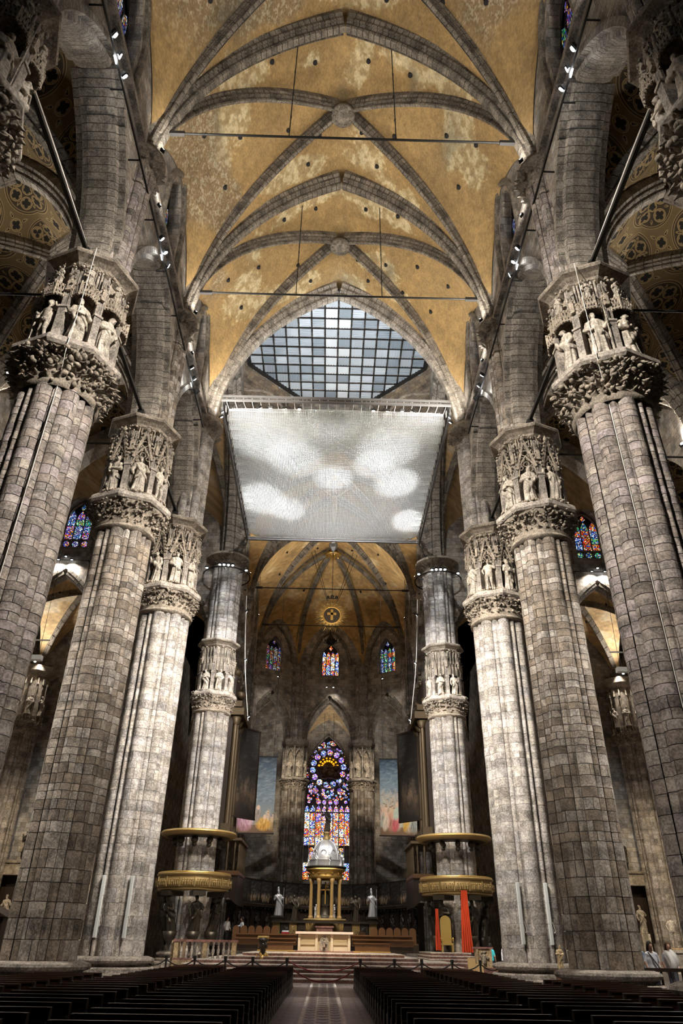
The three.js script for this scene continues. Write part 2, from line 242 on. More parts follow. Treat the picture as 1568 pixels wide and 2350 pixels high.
// ---------------------------------------------------------------- nave, crossing, transept and choir vaults
const ceiling = struct('ceiling', 'ochre plastered rib vault of the nave with dark stone ribs and round holes', 'ceiling');
const uvNave = (x, y, d) => [(x + Math.sign(x) * 0.55 * (VTOP - y) + 17) / 34, (d + 2) / 40], uvPlan = (x, y, d, o) => [x, d + Math.sign(d - o.dc) * (o.apex - y)];
srand(11);
function holes(parent, o, list, r = 0.13) {
  const H = vaultFn(o), gs = list.map(([x, d]) => { const y = H(Math.abs(x - o.xc) / o.hx, Math.abs(d - o.dc) / o.hd); return cyl(r, r * 0.8, 0.3, x, y - 0.14, -d, 8); });
  const m = part('vault_holes', cat(gs), M.hole, parent, 'small round dark holes scattered over the plaster'); m.userData.kind = 'stuff';
}
function ribSet(parent, o, m, n, diag = [0.62, 0.95], lift = 0.85) {
  const H = vaultFn(o), yd = (s) => Math.min(H(s, s), o.apex) - lift * lerp(1, 0.35, s * s);
  for (const sx of [-1, 1]) for (const sd of [-1, 1]) {
    const g = sub('diagonal_rib', parent), f = ribFn(o.xc + sx * o.hx * 0.955, o.dc + sd * o.hd * 0.955, o.xc, o.dc, (s) => yd(s * 0.97));
    for (const geo of stones(f, 0.02, 1, n, RIBPROF(...diag), 0.08, 1)) part('voussoir', geo, m, g);
  }
}
function boss(parent, x, y, d, r, m) { part('boss', [lathe([[0, -0.12], [r * 0.55, -0.1], [r * 0.6, 0], [r * 0.8, 0.02], [r, 0.06], [r, 0.35], [0, 0.4]], 16, x, y, -d), ...Array.from({ length: 10 }, (_, k) => blob(r * 0.16, x + Math.cos(k / 10 * TAU) * r * 0.7, y, -d + Math.sin(k / 10 * TAU) * r * 0.7))], m, parent, 'round carved keystone'); }
const bays = [];
for (let k = 0; k < 4; k++) {
  const a = PD[k], b = PD[k + 1], o = { xc: 0, hx: 8.8, dc: (a + b) / 2, hd: (b - a) / 2, spring: 30.7, apex: VTOP, lunX: 37.2 }; bays.push(o);
  part('vault_web', groin(o, uvNave), M.plaster, ceiling); ribSet(ceiling, o, M.rib, k ? 32 : 10); boss(ceiling, 0, 44.15, o.dc, 0.72, M.rib);
  const list = []; for (const sx of [-1, 1]) for (const [x, t] of [[1.6, -0.62], [3.9, -0.75], [3.1, 0.15], [5.6, -0.2], [2.2, 0.62], [4.9, 0.5], [6.6, 0.3], [7.3, -0.35], [1.4, 0.3]]) list.push([sx * x + rr(-0.3, 0.3), o.dc + (t + rr(-0.08, 0.08)) * o.hd]);
  holes(ceiling, o, list);
}
for (let k = 1; k < 4; k++) { const f = pointed(8.4, 30.9, RIBTOP); archStones('transverse_rib', ceiling, f, (x, y) => V(x, y, -PD[k]), V(0, 0, 1), RIBPROF(1.2, 1.25), 46, M.rib, 0.1); }
const crossing = struct('ceiling', 'four great pointed arches and corner squinches of the crossing tower', 'ceiling');
{
  const f = pointed(8.3, 30.9, RIBTOP), far = pointed(8.3, 30.9, RIBTOP);
  archStones('crossing_arch', crossing, f, (x, y) => V(x, y, -D3), V(0, 0, 1), RIBPROF(1.7, 1.5), 34, M.ribPale, 0.08);
  archStones('crossing_arch', crossing, far, (x, y) => V(x, y, -D4), V(0, 0, 1), RIBPROF(1.7, 1.5), 30, M.ribPale, 0.08);
  for (const s of [-1, 1]) archStones('crossing_arch', crossing, pointed(8.55, 30.9, RIBTOP), (x, y) => V(s * W, y, -DC + x), V(1, 0, 0), RIBPROF(1.7, 1.5), 30, M.ribPale, 0.08);
  const spandrel = (a) => { const p = pointed(a + 1.2, 30.9, RIBTOP + 1.3), pts = []; for (let i = -20; i <= 20; i++) pts.push(p(i / 20)); return [...pts, [10.2, 30.9], [10.2, 50], [-10.2, 50], [-10.2, 30.9]]; };
  for (const d of [D3, D4]) part('spandrel_wall', extr(spandrel(8.3), 0.9, [], M4(0, 0, -d - 0.45)), M.ashlar, crossing);
  for (const s of [-1, 1]) part('spandrel_wall', extr(spandrel(8.55), 0.9, [], M4(s * W - 0.45, 0, -DC, PI / 2)), M.ashlar, crossing);
  for (const sx of [-1, 1]) for (const sd of [-1, 1]) { // squinches: carved triangles that turn the square into the octagon
    const A = V(sx * 9.2, 37.5, -(DC + sd * 9.4)), B = V(sx * 9.2, 50.2, -(DC + sd * 3.6)), C = V(sx * 3.6, 50.2, -(DC + sd * 9.4)), g = new THREE.BufferGeometry().setFromPoints([A, B, C]); g.computeVertexNormals();
    part('squinch', fin(g), mat(lin(0.55, 0.48, 0.4), { map: ashlarTex, side: THREE.DoubleSide }), crossing);
    for (const q of [0.55, 0.8]) part('squinch_moulding', tube([A.clone().lerp(B, q), A.clone().lerp(B.clone().add(C).multiplyScalar(0.5), q * 1.12), A.clone().lerp(C, q)], 0.16, 6, 14), M.carved, crossing);
    part('squinch_moulding', bar(B, C, 0.5, 0.4), M.carved, crossing);
  }
}
for (const s of [-1, 1]) {
  const tr = struct('ceiling', 'plastered transept vault opening beside the crossing', 'ceiling');
  for (let k = 0; k < 2; k++) {
    const o = { xc: s * (W + 4.8 + k * 9.6), hx: 4.8, dc: DC, hd: (D4 - D3) / 2 - 0.5, spring: 30.7, apex: VTOP, lunD: 37.5 };
    const swapped = { ...o }; // main barrel runs across: profile follows d
    const H = webY(o.hd, 30.7, VTOP), lun = webY(4.8, 30.7, 37.5), n = 16, P = [], U = [], idx = [], N = 2 * n + 1, q = []; for (let i = -n; i <= n; i++) q.push(Math.sign(i) * Math.sin(Math.abs(i) / n * PI / 2));
    for (let j = 0; j < N; j++) for (let i = 0; i < N; i++) { const sx = Math.abs(q[i]), t = Math.abs(q[j]), y = t <= sx ? H(t) : lerp(H(sx), lun(sx), Math.pow((t - sx) / (1 - sx + 1e-6), 1.35)); P.push(o.xc + q[i] * 4.8, y, -(o.dc + q[j] * o.hd)); U.push(o.xc + q[i] * 4.8 + y, o.dc + q[j] * o.hd); }
    for (let j = 0; j + 1 < N; j++) for (let i = 0; i + 1 < N; i++) { const a = j * N + i; idx.push(a, a + 1, a + N + 1, a, a + N + 1, a + N); }
    const g = new THREE.BufferGeometry(); g.setAttribute('position', new THREE.Float32BufferAttribute(P, 3)); g.setAttribute('uv', new THREE.Float32BufferAttribute(U, 2)); g.setIndex(idx); g.computeVertexNormals(); part('vault_web', g, M.plasterWarm, tr);
    for (const sx of [-1, 1]) for (const sd of [-1, 1]) { const rib = sub('diagonal_rib', tr); for (const geo of stones(ribFn(o.xc + sx * 4.6, o.dc + sd * o.hd * 0.96, o.xc, o.dc, (t) => H(t * 0.97) - 0.8), 0.02, 1, 16, RIBPROF(0.6, 0.9), 0.06, 1)) part('voussoir', geo, M.rib, rib); }
    archStones('transverse_rib', tr, pointed(8.9, 30.9, RIBTOP), (x, y) => V(s * (W + 9.6 * (k + 1)), y, -DC + x), V(1, 0, 0), RIBPROF(0.9, 1.2), 20, M.rib);
  }
}
const choirVault = struct('ceiling', 'pale yellow ribbed vault of the choir and apse with gilt mouldings', 'ceiling');
for (const [a, b] of [[D4, D5], [D5, D6]]) {
  const o = { xc: 0, hx: 8.8, dc: (a + b) / 2, hd: (b - a) / 2, spring: 30.7, apex: VTOP, lunX: 37.2 }; part('vault_web', groin(o, uvPlan), M.plasterChoir, choirVault); ribSet(choirVault, o, M.rib, 18); boss(choirVault, 0, 44.1, o.dc, 0.7, M.giltOld);
  holes(choirVault, o, [[-3, a + 3], [3, a + 3.4], [-5.5, a + 6], [5.4, a + 6.2], [-2, b - 2], [2.4, b - 2.2], [6.6, b - 2], [-6.5, b - 3]]);
  archStones('transverse_rib', choirVault, pointed(8.4, 30.9, RIBTOP), (x, y) => V(x, y, -b), V(0, 0, 1), RIBPROF(1.0, 1.2), 24, M.rib);
}
// apse: three sides of an octagon, webs between ribs that meet at a gilt boss
const AP = [[-8.8, D6], [-AX, APSE], [AX, APSE], [8.8, D6]], BOSS = [0, 79.2], apseN = (s) => (G(s) - 30.7) / (VTOP - 30.7);
const apseY = (s, t) => lerp(30.7, VTOP - 0.6, apseN(s)) + 5.2 * Math.pow(s, 2.2) * Math.pow(1 - t * t, 0.8);
for (let k = 0; k < 3; k++) {
  const [ax, ad] = AP[k], [bx, bd] = AP[k + 1], n = 18, m = 12, P = [], U = [], idx = [];
  for (let j = 0; j <= n; j++) for (let i = 0; i <= m; i++) { const s = Math.sin(j / n * PI / 2), t = i / m * 2 - 1, ex = lerp(ax, bx, i / m), ed = lerp(ad, bd, i / m), x = lerp(BOSS[0], ex, s), d = lerp(BOSS[1], ed, s), y = apseY(s, t); P.push(x, y, -d); U.push(x, d + VTOP - y); }
  for (let j = 0; j < n; j++) for (let i = 0; i < m; i++) { const a = j * (m + 1) + i; idx.push(a, a + 1, a + m + 2, a, a + m + 2, a + m + 1); }
  const g = new THREE.BufferGeometry(); g.setAttribute('position', new THREE.Float32BufferAttribute(P, 3)); g.setAttribute('uv', new THREE.Float32BufferAttribute(U, 2)); g.setIndex(idx); g.computeVertexNormals(); part('vault_web', g, M.plasterChoir, choirVault);
}
for (const [x, d] of AP) {
  const f = ribFn(x * 0.97, d - 0.1, BOSS[0], BOSS[1], (s) => apseY(s * 0.985, 1) - 0.6), g = sub('apse_rib', choirVault); for (const geo of stones(f, 0.03, 1, 22, RIBPROF(0.6, 0.8), 0.05, 1)) part('voussoir', geo, M.rib, g);
  for (const sg of [-1, 1]) part('gilt_moulding', sweep(Array.from({ length: 24 }, (_, i) => { const r = f(lerp(0.04, 0.98, i / 23)); return r.p.clone().addScaledVector(r.s, sg * 0.42).addScaledVector(r.u, 0.42); }), [[-0.07, -0.07], [0.07, -0.07], [0.07, 0.07], [-0.07, 0.07]], (i) => { const r = f(lerp(0.04, 0.98, i / 23)); return [r.s, r.u]; }), M.giltOld, choirVault, 'thin gilt leaf moulding beside the rib');
}
part('boss', [fin(new THREE.TorusGeometry(0.95, 0.16, 6, 24).applyMatrix4(M4(0, 43.9, -BOSS[1], 0, 1, PI / 2))), lathe([[0, -0.1], [0.5, -0.08], [0.8, 0.05], [0.9, 0.3], [0, 0.35]], 16, 0, 43.85, -BOSS[1]), ...Array.from({ length: 14 }, (_, k) => blob(0.17, Math.cos(k / 14 * TAU) * 0.72, 43.8, -BOSS[1] + Math.sin(k / 14 * TAU) * 0.72))], M.gold, choirVault, 'gilt carved boss of the apse vault');
// ---------------------------------------------------------------- floor
const floorTex = texture(1024, 1024, (u, v) => {
  const X = u * 8, Y = v * 8, cx = Math.floor(X), cy = Math.floor(Y), fx = X - cx - 0.5, fy = Y - cy - 0.5, r = Math.hypot(fx, fy), a = Math.atan2(fy, fx), k = hash(cx % 8, cy % 8, 3);
  const leaf = Math.abs(Math.sin(a * 4)) * 0.42, inl = (r < leaf && r > 0.1) || (r > 0.46 && r < 0.52) || Math.abs(fx) > 0.485 || Math.abs(fy) > 0.485, n = fbm(u * 24, v * 24, 4, 91, 24), t = 0.8 + 0.5 * (n - 0.5);
  const d = inl ? (k > 0.5 ? [84, 66, 60] : [70, 66, 64]) : [176, 166, 158]; return d.map((x) => x * t);
}, true, 0.125, 0.125);
const floor = struct('floor', 'polished inlaid marble floor of the church', 'floor');
part('slab', box(66, 0.5, 112, 0, -0.25, -46), mat(0xffffff, { map: floorTex, roughness: 0.28, bumpMap: grainBump, bumpScale: 0.002 }), floor);
{
  const strip = mat(lin(0.85, 0.8, 0.74), { map: grainTex, roughness: 0.35 }), dark = mat(lin(0.13, 0.1, 0.09), { map: grainTex, roughness: 0.35 }), pale = mat(lin(0.48, 0.44, 0.41), { map: grainTex, roughness: 0.35 }), mid = mat(lin(0.3, 0.26, 0.24), { map: grainTex, roughness: 0.35 });
  for (const s of [-1, 1]) part('border_strip', box(0.09, 0.012, 40, s * 0.52, 0.006, -18.5), strip, floor, 'narrow white marble border strip');
  part('runner_slab', box(0.93, 0.008, 40, 0, 0.003, -18.5), pale, floor);
  const hexa = (w, l) => extr([[-w, -l * 0.6], [0, -l], [w, -l * 0.6], [w, l * 0.6], [0, l], [-w, l * 0.6]], 0.007, [], M4(0, 0.006, 0, 0, 1, -PI / 2)), side = hexa(0.12, 0.3), ring = hexa(0.15, 0.33), core = hexa(0.09, 0.22);
  for (let k = 0; k < 32; k++) { const d = 14.6 + k * 0.75; for (const s of [-1, 1]) part('inlay_tile', side, dark, floor).position.set(s * 0.32, 0, -d); part('inlay_tile', ring, mid, floor).position.set(0, 0, -d - 0.375); part('inlay_tile', core, pale, floor).position.set(0, 0.004, -d - 0.375); }
}
const steps = thing('altar_steps', 'broad flight of pale and red marble steps rising to the altar', 'steps');
const STEP = [[38.5, 7.6], [39.9, 7.6], [41.1, 7.4], [42.3, 7.2], [43.8, 7.0], [45.3, 5.2], [47.0, 4.6]], SANCT = 1.05;
STEP.forEach(([d, w], k) => { const h = 0.15, y = k * h, dep = 76 - d; part('riser', box(w * 2, h - 0.035, dep, 0, y + (h - 0.035) / 2, -d - dep / 2), M.marblePink, steps, 'mottled red marble riser'); part('tread', box(w * 2 + 0.06, 0.035, dep + 0.03, 0, y + h - 0.0175, -d - dep / 2), M.marbleWhite, steps, 'pale worn marble tread'); });

// ---------------------------------------------------------------- stained glass
const GLASS = [['#3a6fe8', '#9fc6ff', '#2b3f9a', '#f4f8ff', '#5fc0d8', '#8a5fe0', '#ffffff'], ['#e8452a', '#ffb43a', '#c21f2f', '#fff0d0', '#ff7a2a', '#2a5fd8'], ['#2fae6a', '#8fe0a0', '#1f6f8f', '#fff6d8', '#d8c23a', '#2a5fd8'], ['#8a4fd8', '#d89fff', '#e84a8a', '#fff0ff', '#4f6fe8', '#ffb43a'], ['#ffffff', '#fff4d8', '#cfe6ff', '#ffffff', '#ffb050', '#e84a3a', '#3a6ae8', '#ffe070']];
const glassTex = GLASS.map((pal, s) => canvasTex(256, 256, (x, w) => {
  x.fillStyle = '#050507'; x.fillRect(0, 0, w, w); const n = 11;
  for (let j = 0; j < n; j++) for (let i = 0; i < n; i++) { const cx = (i + 0.5 + (hash(i, j, s) - 0.5) * 0.5) * w / n, cy = (j + 0.5 + (hash(j, i, s + 9) - 0.5) * 0.5) * w / n, r = w / n * (0.42 + 0.16 * hash(i, j, s + 20)); x.fillStyle = pal[Math.floor(hash(i, j, s + 40) * pal.length)]; x.globalAlpha = 0.55 + 0.45 * hash(i, j, s + 60); x.beginPath(); for (let k = 0; k < 6; k++) { const a = k / 6 * TAU + hash(i, j, 3); x.lineTo(cx + Math.cos(a) * r * (0.8 + 0.3 * hash(i, k, j)), cy + Math.sin(a) * r * (0.8 + 0.3 * hash(j, k, i))); } x.fill(); }
}));
const glassSet = (k, rep) => glassTex.map((t) => { const e = t.clone(); e.repeat.set(rep, rep); e.needsUpdate = true; return mat(0x050508, { emissive: 0xffffff, emissiveMap: e, emissiveIntensity: k, roughness: 0.3 }); });
M.glassBright = glassSet(3.0, 0.72); M.glass = glassSet(1.3, 0.75); M.glassDim = glassSet(0.5, 0.7);
// a pointed window of nl lights; built flat at z = 0 facing +z around x = 0 and placed with a matrix; returns nothing, adds parts to parent
function windowParts(parent, m4, hw, y0, y1, nl, glass, rows, roundels = true, stone = M.carved) {
  const spr = y1 - hw * 1.5, f = pointed(hw, spr, y1), put = (n, g, m) => part(n, g.applyMatrix4(m4), m, parent), lw = 2 * hw / nl;
  const frame = []; for (let i = -12; i <= 12; i++) { const q = f(i / 12); frame.push(V(q[0], q[1], 0)); } put('window_frame', cat([tube([V(-hw, y0, 0), ...frame, V(hw, y0, 0)], 0.11, 5, 40), box(2 * hw + 0.2, 0.14, 0.24, 0, y0, 0)]), stone);
  for (let i = 1; i < nl; i++) put('mullion', box(0.07, (spr + 0.3 - y0), 0.16, -hw + i * lw, (spr + 0.3 + y0) / 2, 0), stone);
  const base = roundels ? y0 + lw * 1.15 : y0 + 0.1, rh = (spr - base) / rows;
  if (roundels) for (let i = 0; i < nl; i++) { put('pane', fin(new THREE.CylinderGeometry(lw * 0.36, lw * 0.36, 0.03, 10).applyMatrix4(M4(-hw + (i + 0.5) * lw, y0 + lw * 0.56, 0, 0, 1, PI / 2))), pick(glass)); }
  if (roundels) put('transom', box(2 * hw, 0.1, 0.14, 0, base - 0.06, 0), stone);
  for (let i = 0; i < nl; i++) for (let r = 0; r < rows; r++) put('pane', box(lw - 0.12, rh - 0.05, 0.03, -hw + (i + 0.5) * lw, base + (r + 0.5) * rh, 0), pick(glass));
  for (let i = 0; i < nl; i++) { const cx = -hw + (i + 0.5) * lw, top = Math.max(spr + 0.2, f(0)[1] - 0.2), lim = webY(hw, spr, y1)(Math.min(0.98, Math.abs(cx) / hw)) - 0.2; const h = Math.min(lim, spr + lw * 1.1) - spr; if (h > 0.12) put('pane', extr([[cx - lw * 0.42, spr], [cx + lw * 0.42, spr], [cx + lw * 0.3, spr + h * 0.6], [cx, spr + h], [cx - lw * 0.3, spr + h * 0.6]], 0.03), pick(glass)); }
  put('pane', extr([[0, y1 - hw * 0.75], [hw * 0.2, y1 - hw * 0.5], [0.03, y1 - 0.2], [-hw * 0.2, y1 - hw * 0.5]], 0.03), pick(glass));
}

// ---------------------------------------------------------------- arcade walls
const WM = (x) => new THREE.Matrix4().makeBasis(V(0, 0, -1), V(0, 1, 0), V(1, 0, 0)).setPosition(x, 0, 0), ARC = pointed(3.75, CAP, 29.85), ARCO = pointed(4.3, CAP, 30.6);
const ARPROF = [[-0.98, 0.62], [-0.98, 0.34], [-0.72, 0.3], [-0.66, 0.1], [-0.4, 0], [0.4, 0], [0.66, 0.1], [0.72, 0.3], [0.98, 0.34], [0.98, 0.62]];
function bayWall(parent, s, a, b, m, opt = {}) {
  const X = s * W, c = (a + b) / 2, half = (b - a) / 2, out = opt.arc || ARCO, pts = [[a, CAP]]; for (let i = -16; i <= 16; i++) { const q = out(i / 16); if (Math.abs(q[0]) < half) pts.push([c + q[0], q[1]]); } pts.push([b, CAP], [b, 46.4], [a, 46.4]);
  const wq = pointed(1.25, 34.3, 36.9), win = [[c - 1.25, 32]]; for (let i = -6; i <= 6; i++) win.push([c + wq(i / 6)[0], wq(i / 6)[1]]); win.push([c + 1.25, 32]);
  part('bay_wall', extr(pts, 1.5, [win], WM(X - 0.75)), m, parent);
  archStones('arcade_arch', parent, opt.in || ARC, (x, y) => V(X, y, -(c + x)), V(1, 0, 0), ARPROF, opt.n || 24, M.ribPale);
  const w = sub('clerestory_window', parent); windowParts(w, M4(X - s * 0.05, 0, -c, -s * PI / 2), 1.15, 32.1, 36.7, 3, M.glassDim, 3, false, M.iron);
  part('back_panel', box(0.1, 5.4, 3, X + s * 0.5, 34.4, -c), M.iron, w);
  const hood = pointed(1.7, 34.1, 37.6); const hp = []; for (let i = -10; i <= 10; i++) { const q = hood(i / 10); hp.push(V(X - s * 0.78, q[1], -(c + q[0]))); } part('hood_moulding', tube([V(X - s * 0.78, 31.6, -(c - 1.7)), ...hp, V(X - s * 0.78, 31.6, -(c + 1.7))], 0.2, 6, 44), M.rib, w);
}
const walls = {};
for (const [s, name] of [[-1, 'wall_left'], [1, 'wall_right']]) {
  const w = walls[s] = struct(name, 'grey stone nave wall with pointed arcade and dark clerestory windows', 'wall');
  for (let k = 0; k < 4; k++) bayWall(w, s, PD[k], PD[k + 1], M.ashlar, { n: k ? 26 : 12 });
  part('string_course', box(0.35, 0.3, D3 + 0.2, s * 8.75, 31.3, -D3 / 2), M.plain, w);
  const c = struct(name.replace('wall', 'wall_choir'), 'dark stone choir wall with pointed arches', 'wall'); bayWall(c, s, D4, D5, M.ashlar); bayWall(c, s, D5, D6, M.ashlar);
}
// transept: east and west walls of two bays a side, end walls
for (const s of [-1, 1]) {
  const t = struct(s < 0 ? 'wall_transept_left' : 'wall_transept_right', 'brownish masonry transept wall with pointed arches and stained windows', 'wall');
  for (const [d, sg] of [[D4, 1], [D3, -1]]) for (let k = 0; k < 2; k++) {
    const xc = s * (W + 4.8 + 9.6 * k), f = pointed(3.9, CAP - 1.2, 29.3), o = pointed(4.35, CAP - 1.2, 29.9), pts = [[-4.8, CAP - 1.2]]; for (let i = -14; i <= 14; i++) pts.push(o(i / 14)); pts.push([4.8, CAP - 1.2], [4.8, 46], [-4.8, 46]);
    const wq = pointed(1.35, 35.6, 37.6), win = [[-1.35, 32.1]]; for (let i = -6; i <= 6; i++) win.push(wq(i / 6)); win.push([1.35, 32.1]);
    part('bay_wall', extr(pts, 1.2, [win], M4(xc, 0, -d - 0.6)), M.ashlar, t);
    if (sg > 0) {
      archStones('arcade_arch', t, f, (x, y) => V(xc + x, y, -d), V(0, 0, 1), ARPROF.map(([a, b]) => [a * 0.75, b]), 16, M.rib);
      const w = sub('stained_window', t); srand(s * 3 + k * 7 + 50); windowParts(w, M4(xc, 0, -d - 0.1), 1.25, 32.3, 37.3, 3, s < 0 ? [M.glass[0], M.glass[3], M.glass[0], M.glass[2]] : [M.glass[2], M.glass[2], M.glass[0], M.glass[1]], 3);
      part('back_panel', box(3.4, 6.2, 0.1, xc, 34.8, -d - 0.62), M.iron, w);
    }
    const sh = pointed(2.0, 34.6, 38.4), hp = []; for (let i = -8; i <= 8; i++) { const q = sh(i / 8); hp.push(V(xc + q[0], q[1], -d + sg * 0.62)); } part('hood_moulding', tube([V(xc - 2, 31.4, -d + sg * 0.62), ...hp, V(xc + 2, 31.4, -d + sg * 0.62)], 0.17, 6, 40), M.rib, t);
  }
  part('end_wall', box(1, 46, D4 - D3 + 2, s * 29.3, 23, -DC), M.ashlar, t);
  // lower walls round the aisles
  const o = struct(s < 0 ? 'wall_aisle_left' : 'wall_aisle_right', 'shadowed masonry wall of the outer aisle', 'wall');
  part('outer_wall', box(1, 32, 46, s * 29.3, 16, -14), M.ashlar, o); part('east_wall', box(11.6, 32, 1, s * 24.8, 16, -(D5 + 1.4)), M.ashlar, o); part('choir_side_wall', box(1, 32, 12, s * 19.6, 16, -(D5 + 6)), M.ashlar, o); part('chapel_wall', box(1, 32, 11.6, s * 30.3, 16, -(D4 + 5.4)), M.ashlar, o);
  // inner and outer aisle vaults
  const v = struct('ceiling', 'aisle vault painted with brown tracery between pale stone ribs', 'ceiling');
  for (let k = 0; k < 4; k++) for (let r = 0; r < 2; r++) {
    const a = PD[k], b = PD[k + 1], q = { xc: s * (W + 4.8 + r * 9.6), hx: 4.8, dc: (a + b) / 2, hd: (b - a) / 2, spring: CAP - r * 5, apex: 30.9 - r * 5, n: 12 };
    part('vault_web', groin(q, (x, y, d) => [x + Math.sign(x - q.xc) * (q.apex - y) * 0.7, d + Math.sign(d - q.dc) * (q.apex - y) * 0.35]), M.tracery, v); ribSet(v, q, M.ribPale, r ? 6 : 16, [0.62, 0.7], 0.6);
    const f = pointed(3.9, CAP - r * 5, 30.1 - r * 5); if (k) archStones('transverse_rib', v, f, (x, y) => V(q.xc + x, y, -a), V(0, 0, 1), RIBPROF(1.15, 0.75), r ? 6 : 16, M.ribPale);
    if (!r) { const p = []; const og = pointed(4.2, CAP - 5, 26); p.push([a, CAP - 5]); for (let i = -10; i <= 10; i++) p.push([q.dc + og(i / 10)[0], og(i / 10)[1]]); p.push([b, CAP - 5], [b, 31], [a, 31]); part('arcade_wall', extr(p, 1.1, [], WM(s * 19.2 - 0.55)), M.ashlar, v); }
  }
  // vaults of the choir aisles, seen through the transept arches
  const e = struct('ceiling', 'peach plastered choir aisle vault with moulded ribs', 'ceiling');
  for (let k = 0; k < 2; k++) { const q = { xc: s * (W + 4.8 + k * 9.6), hx: 4.8, dc: (D4 + D5) / 2, hd: (D5 - D4) / 2, spring: CAP - 1.2, apex: 30.4, n: 12 }; part('vault_web', groin(q, uvPlan), M.plasterWarm, e); ribSet(e, q, M.rib, 10, [0.5, 0.6], 0.5); holes(e, q, [[q.xc - 1.6, q.dc - 2], [q.xc + 1.8, q.dc - 2.4], [q.xc - 1.4, q.dc + 1.8], [q.xc + 1.5, q.dc + 2.4]], 0.11); }
}
// ---------------------------------------------------------------- apse wall, ambulatory and great window
const apse = struct('wall_apse', 'dark polygonal apse wall with pointed arches and three stained windows', 'wall');
for (let k = 0; k < 3; k++) {
  const [ax, ad] = [[-W, D6], [-AX, APSE], [AX, APSE]][k], [bx, bd] = [[-AX, APSE], [AX, APSE], [W, D6]][k], L = Math.hypot(bx - ax, bd - ad), m4 = M4((ax + bx) / 2, 0, -(ad + bd) / 2, Math.atan2(bd - ad, bx - ax)), h = L / 2, jam = k === 1 ? 1.05 : 0.72, o = pointed(h - jam, 21.5, 26.9), pts = [[-h, 21.5]];
  for (let i = -12; i <= 12; i++) pts.push(o(i / 12)); pts.push([h, 21.5], [h, 42], [-h, 42]); const wq = pointed(1.15, 31.6, 33.7), win = [[-1.15, 29.3]]; for (let i = -6; i <= 6; i++) win.push(wq(i / 6)); win.push([1.15, 29.3]);
  part('bay_wall', extr(pts, 1.2, [win], m4.clone().multiply(M4(0, 0, -1.2))), M.ashlar, apse);
  archStones('arcade_arch', apse, pointed(h - jam - 0.35, 21.5, 26.3), (x, y) => V(x, y, -0.5).applyMatrix4(m4), V(0, 0, 1).transformDirection(m4), ARPROF.map(([a, b]) => [a * 0.75, b]), 14, M.rib);
  const w = sub('stained_window', apse); srand(200 + k); windowParts(w, m4.clone().multiply(M4(0, 0, -0.4)), 1.08, 29.4, 33.5, 4, k === 0 ? M.glassDim : k === 1 ? [M.glassBright[0], M.glassBright[1], M.glassBright[1], M.glassBright[4]] : [M.glass[0], M.glass[2], M.glass[1], M.glass[0]], 4, false); part('back_panel', box(2.8, 5, 0.08, 0, 31.4, -1.0).applyMatrix4(m4), M.iron, w);
  const hood = pointed(2.4, 30.6, 35.2), hp = []; for (let i = -10; i <= 10; i++) hp.push(V(hood(i / 10)[0], hood(i / 10)[1], 0.08).applyMatrix4(m4)); part('hood_moulding', tube(hp, 0.17, 6, 40), M.rib, apse);
  const gm = sub('ambulatory_ribs', apse), cells = k === 1 ? [{ xc: 0, hx: h - 0.2, dc: 5.6, hd: 4.6, spring: 21.2, apex: 28.0, lunD: 26.6, n: 12 }] : [-1, 1].map((e) => ({ xc: e * (h * 0.95), hx: h * 0.95, dc: 0.9, hd: 9.4, spring: 21.6, apex: 28.8, n: 12, half: 1 }));
  for (const q of cells) {
    part('ambulatory_web', groin(q, uvPlan).applyMatrix4(m4), M.plasterWarm, apse); const H = vaultFn(q);
    for (const sx of [-1, 1]) for (const sd of q.half ? [1] : [-1, 1]) for (const geo of stones(ribFn(q.xc + sx * q.hx * 0.95, q.dc + sd * q.hd * 0.95, q.xc, q.dc, (t) => H(t * 0.97, t * 0.97) - 0.5), 0.02, 1, 8, RIBPROF(0.5, 0.6), 0.06, 1)) part('voussoir', geo.applyMatrix4(m4), M.rib, gm);
  }
}
{
  const o = pointed(2.95, 19.4, 24.9), win = [[-2.95, 7.8]]; for (let i = -14; i <= 14; i++) win.push(o(i / 14)); win.push([2.95, 7.8]);
  part('outer_wall', extr([[-6, 0], [6, 0], [6, 30], [-6, 30]], 1, [win], M4(0, 0, -94)), M.ashlar, apse);
  for (const s of [-1, 1]) { part('outer_wall', box(14, 30, 1, s * 11.4, 15, -92.2, s * 0.54), M.ashlar, apse); part('outer_wall', box(1, 30, 18, s * 17.6, 15, -80), M.ashlar, apse); }
}
const great = struct('window_1', 'great stained glass window behind the high altar with rose tracery', 'window');
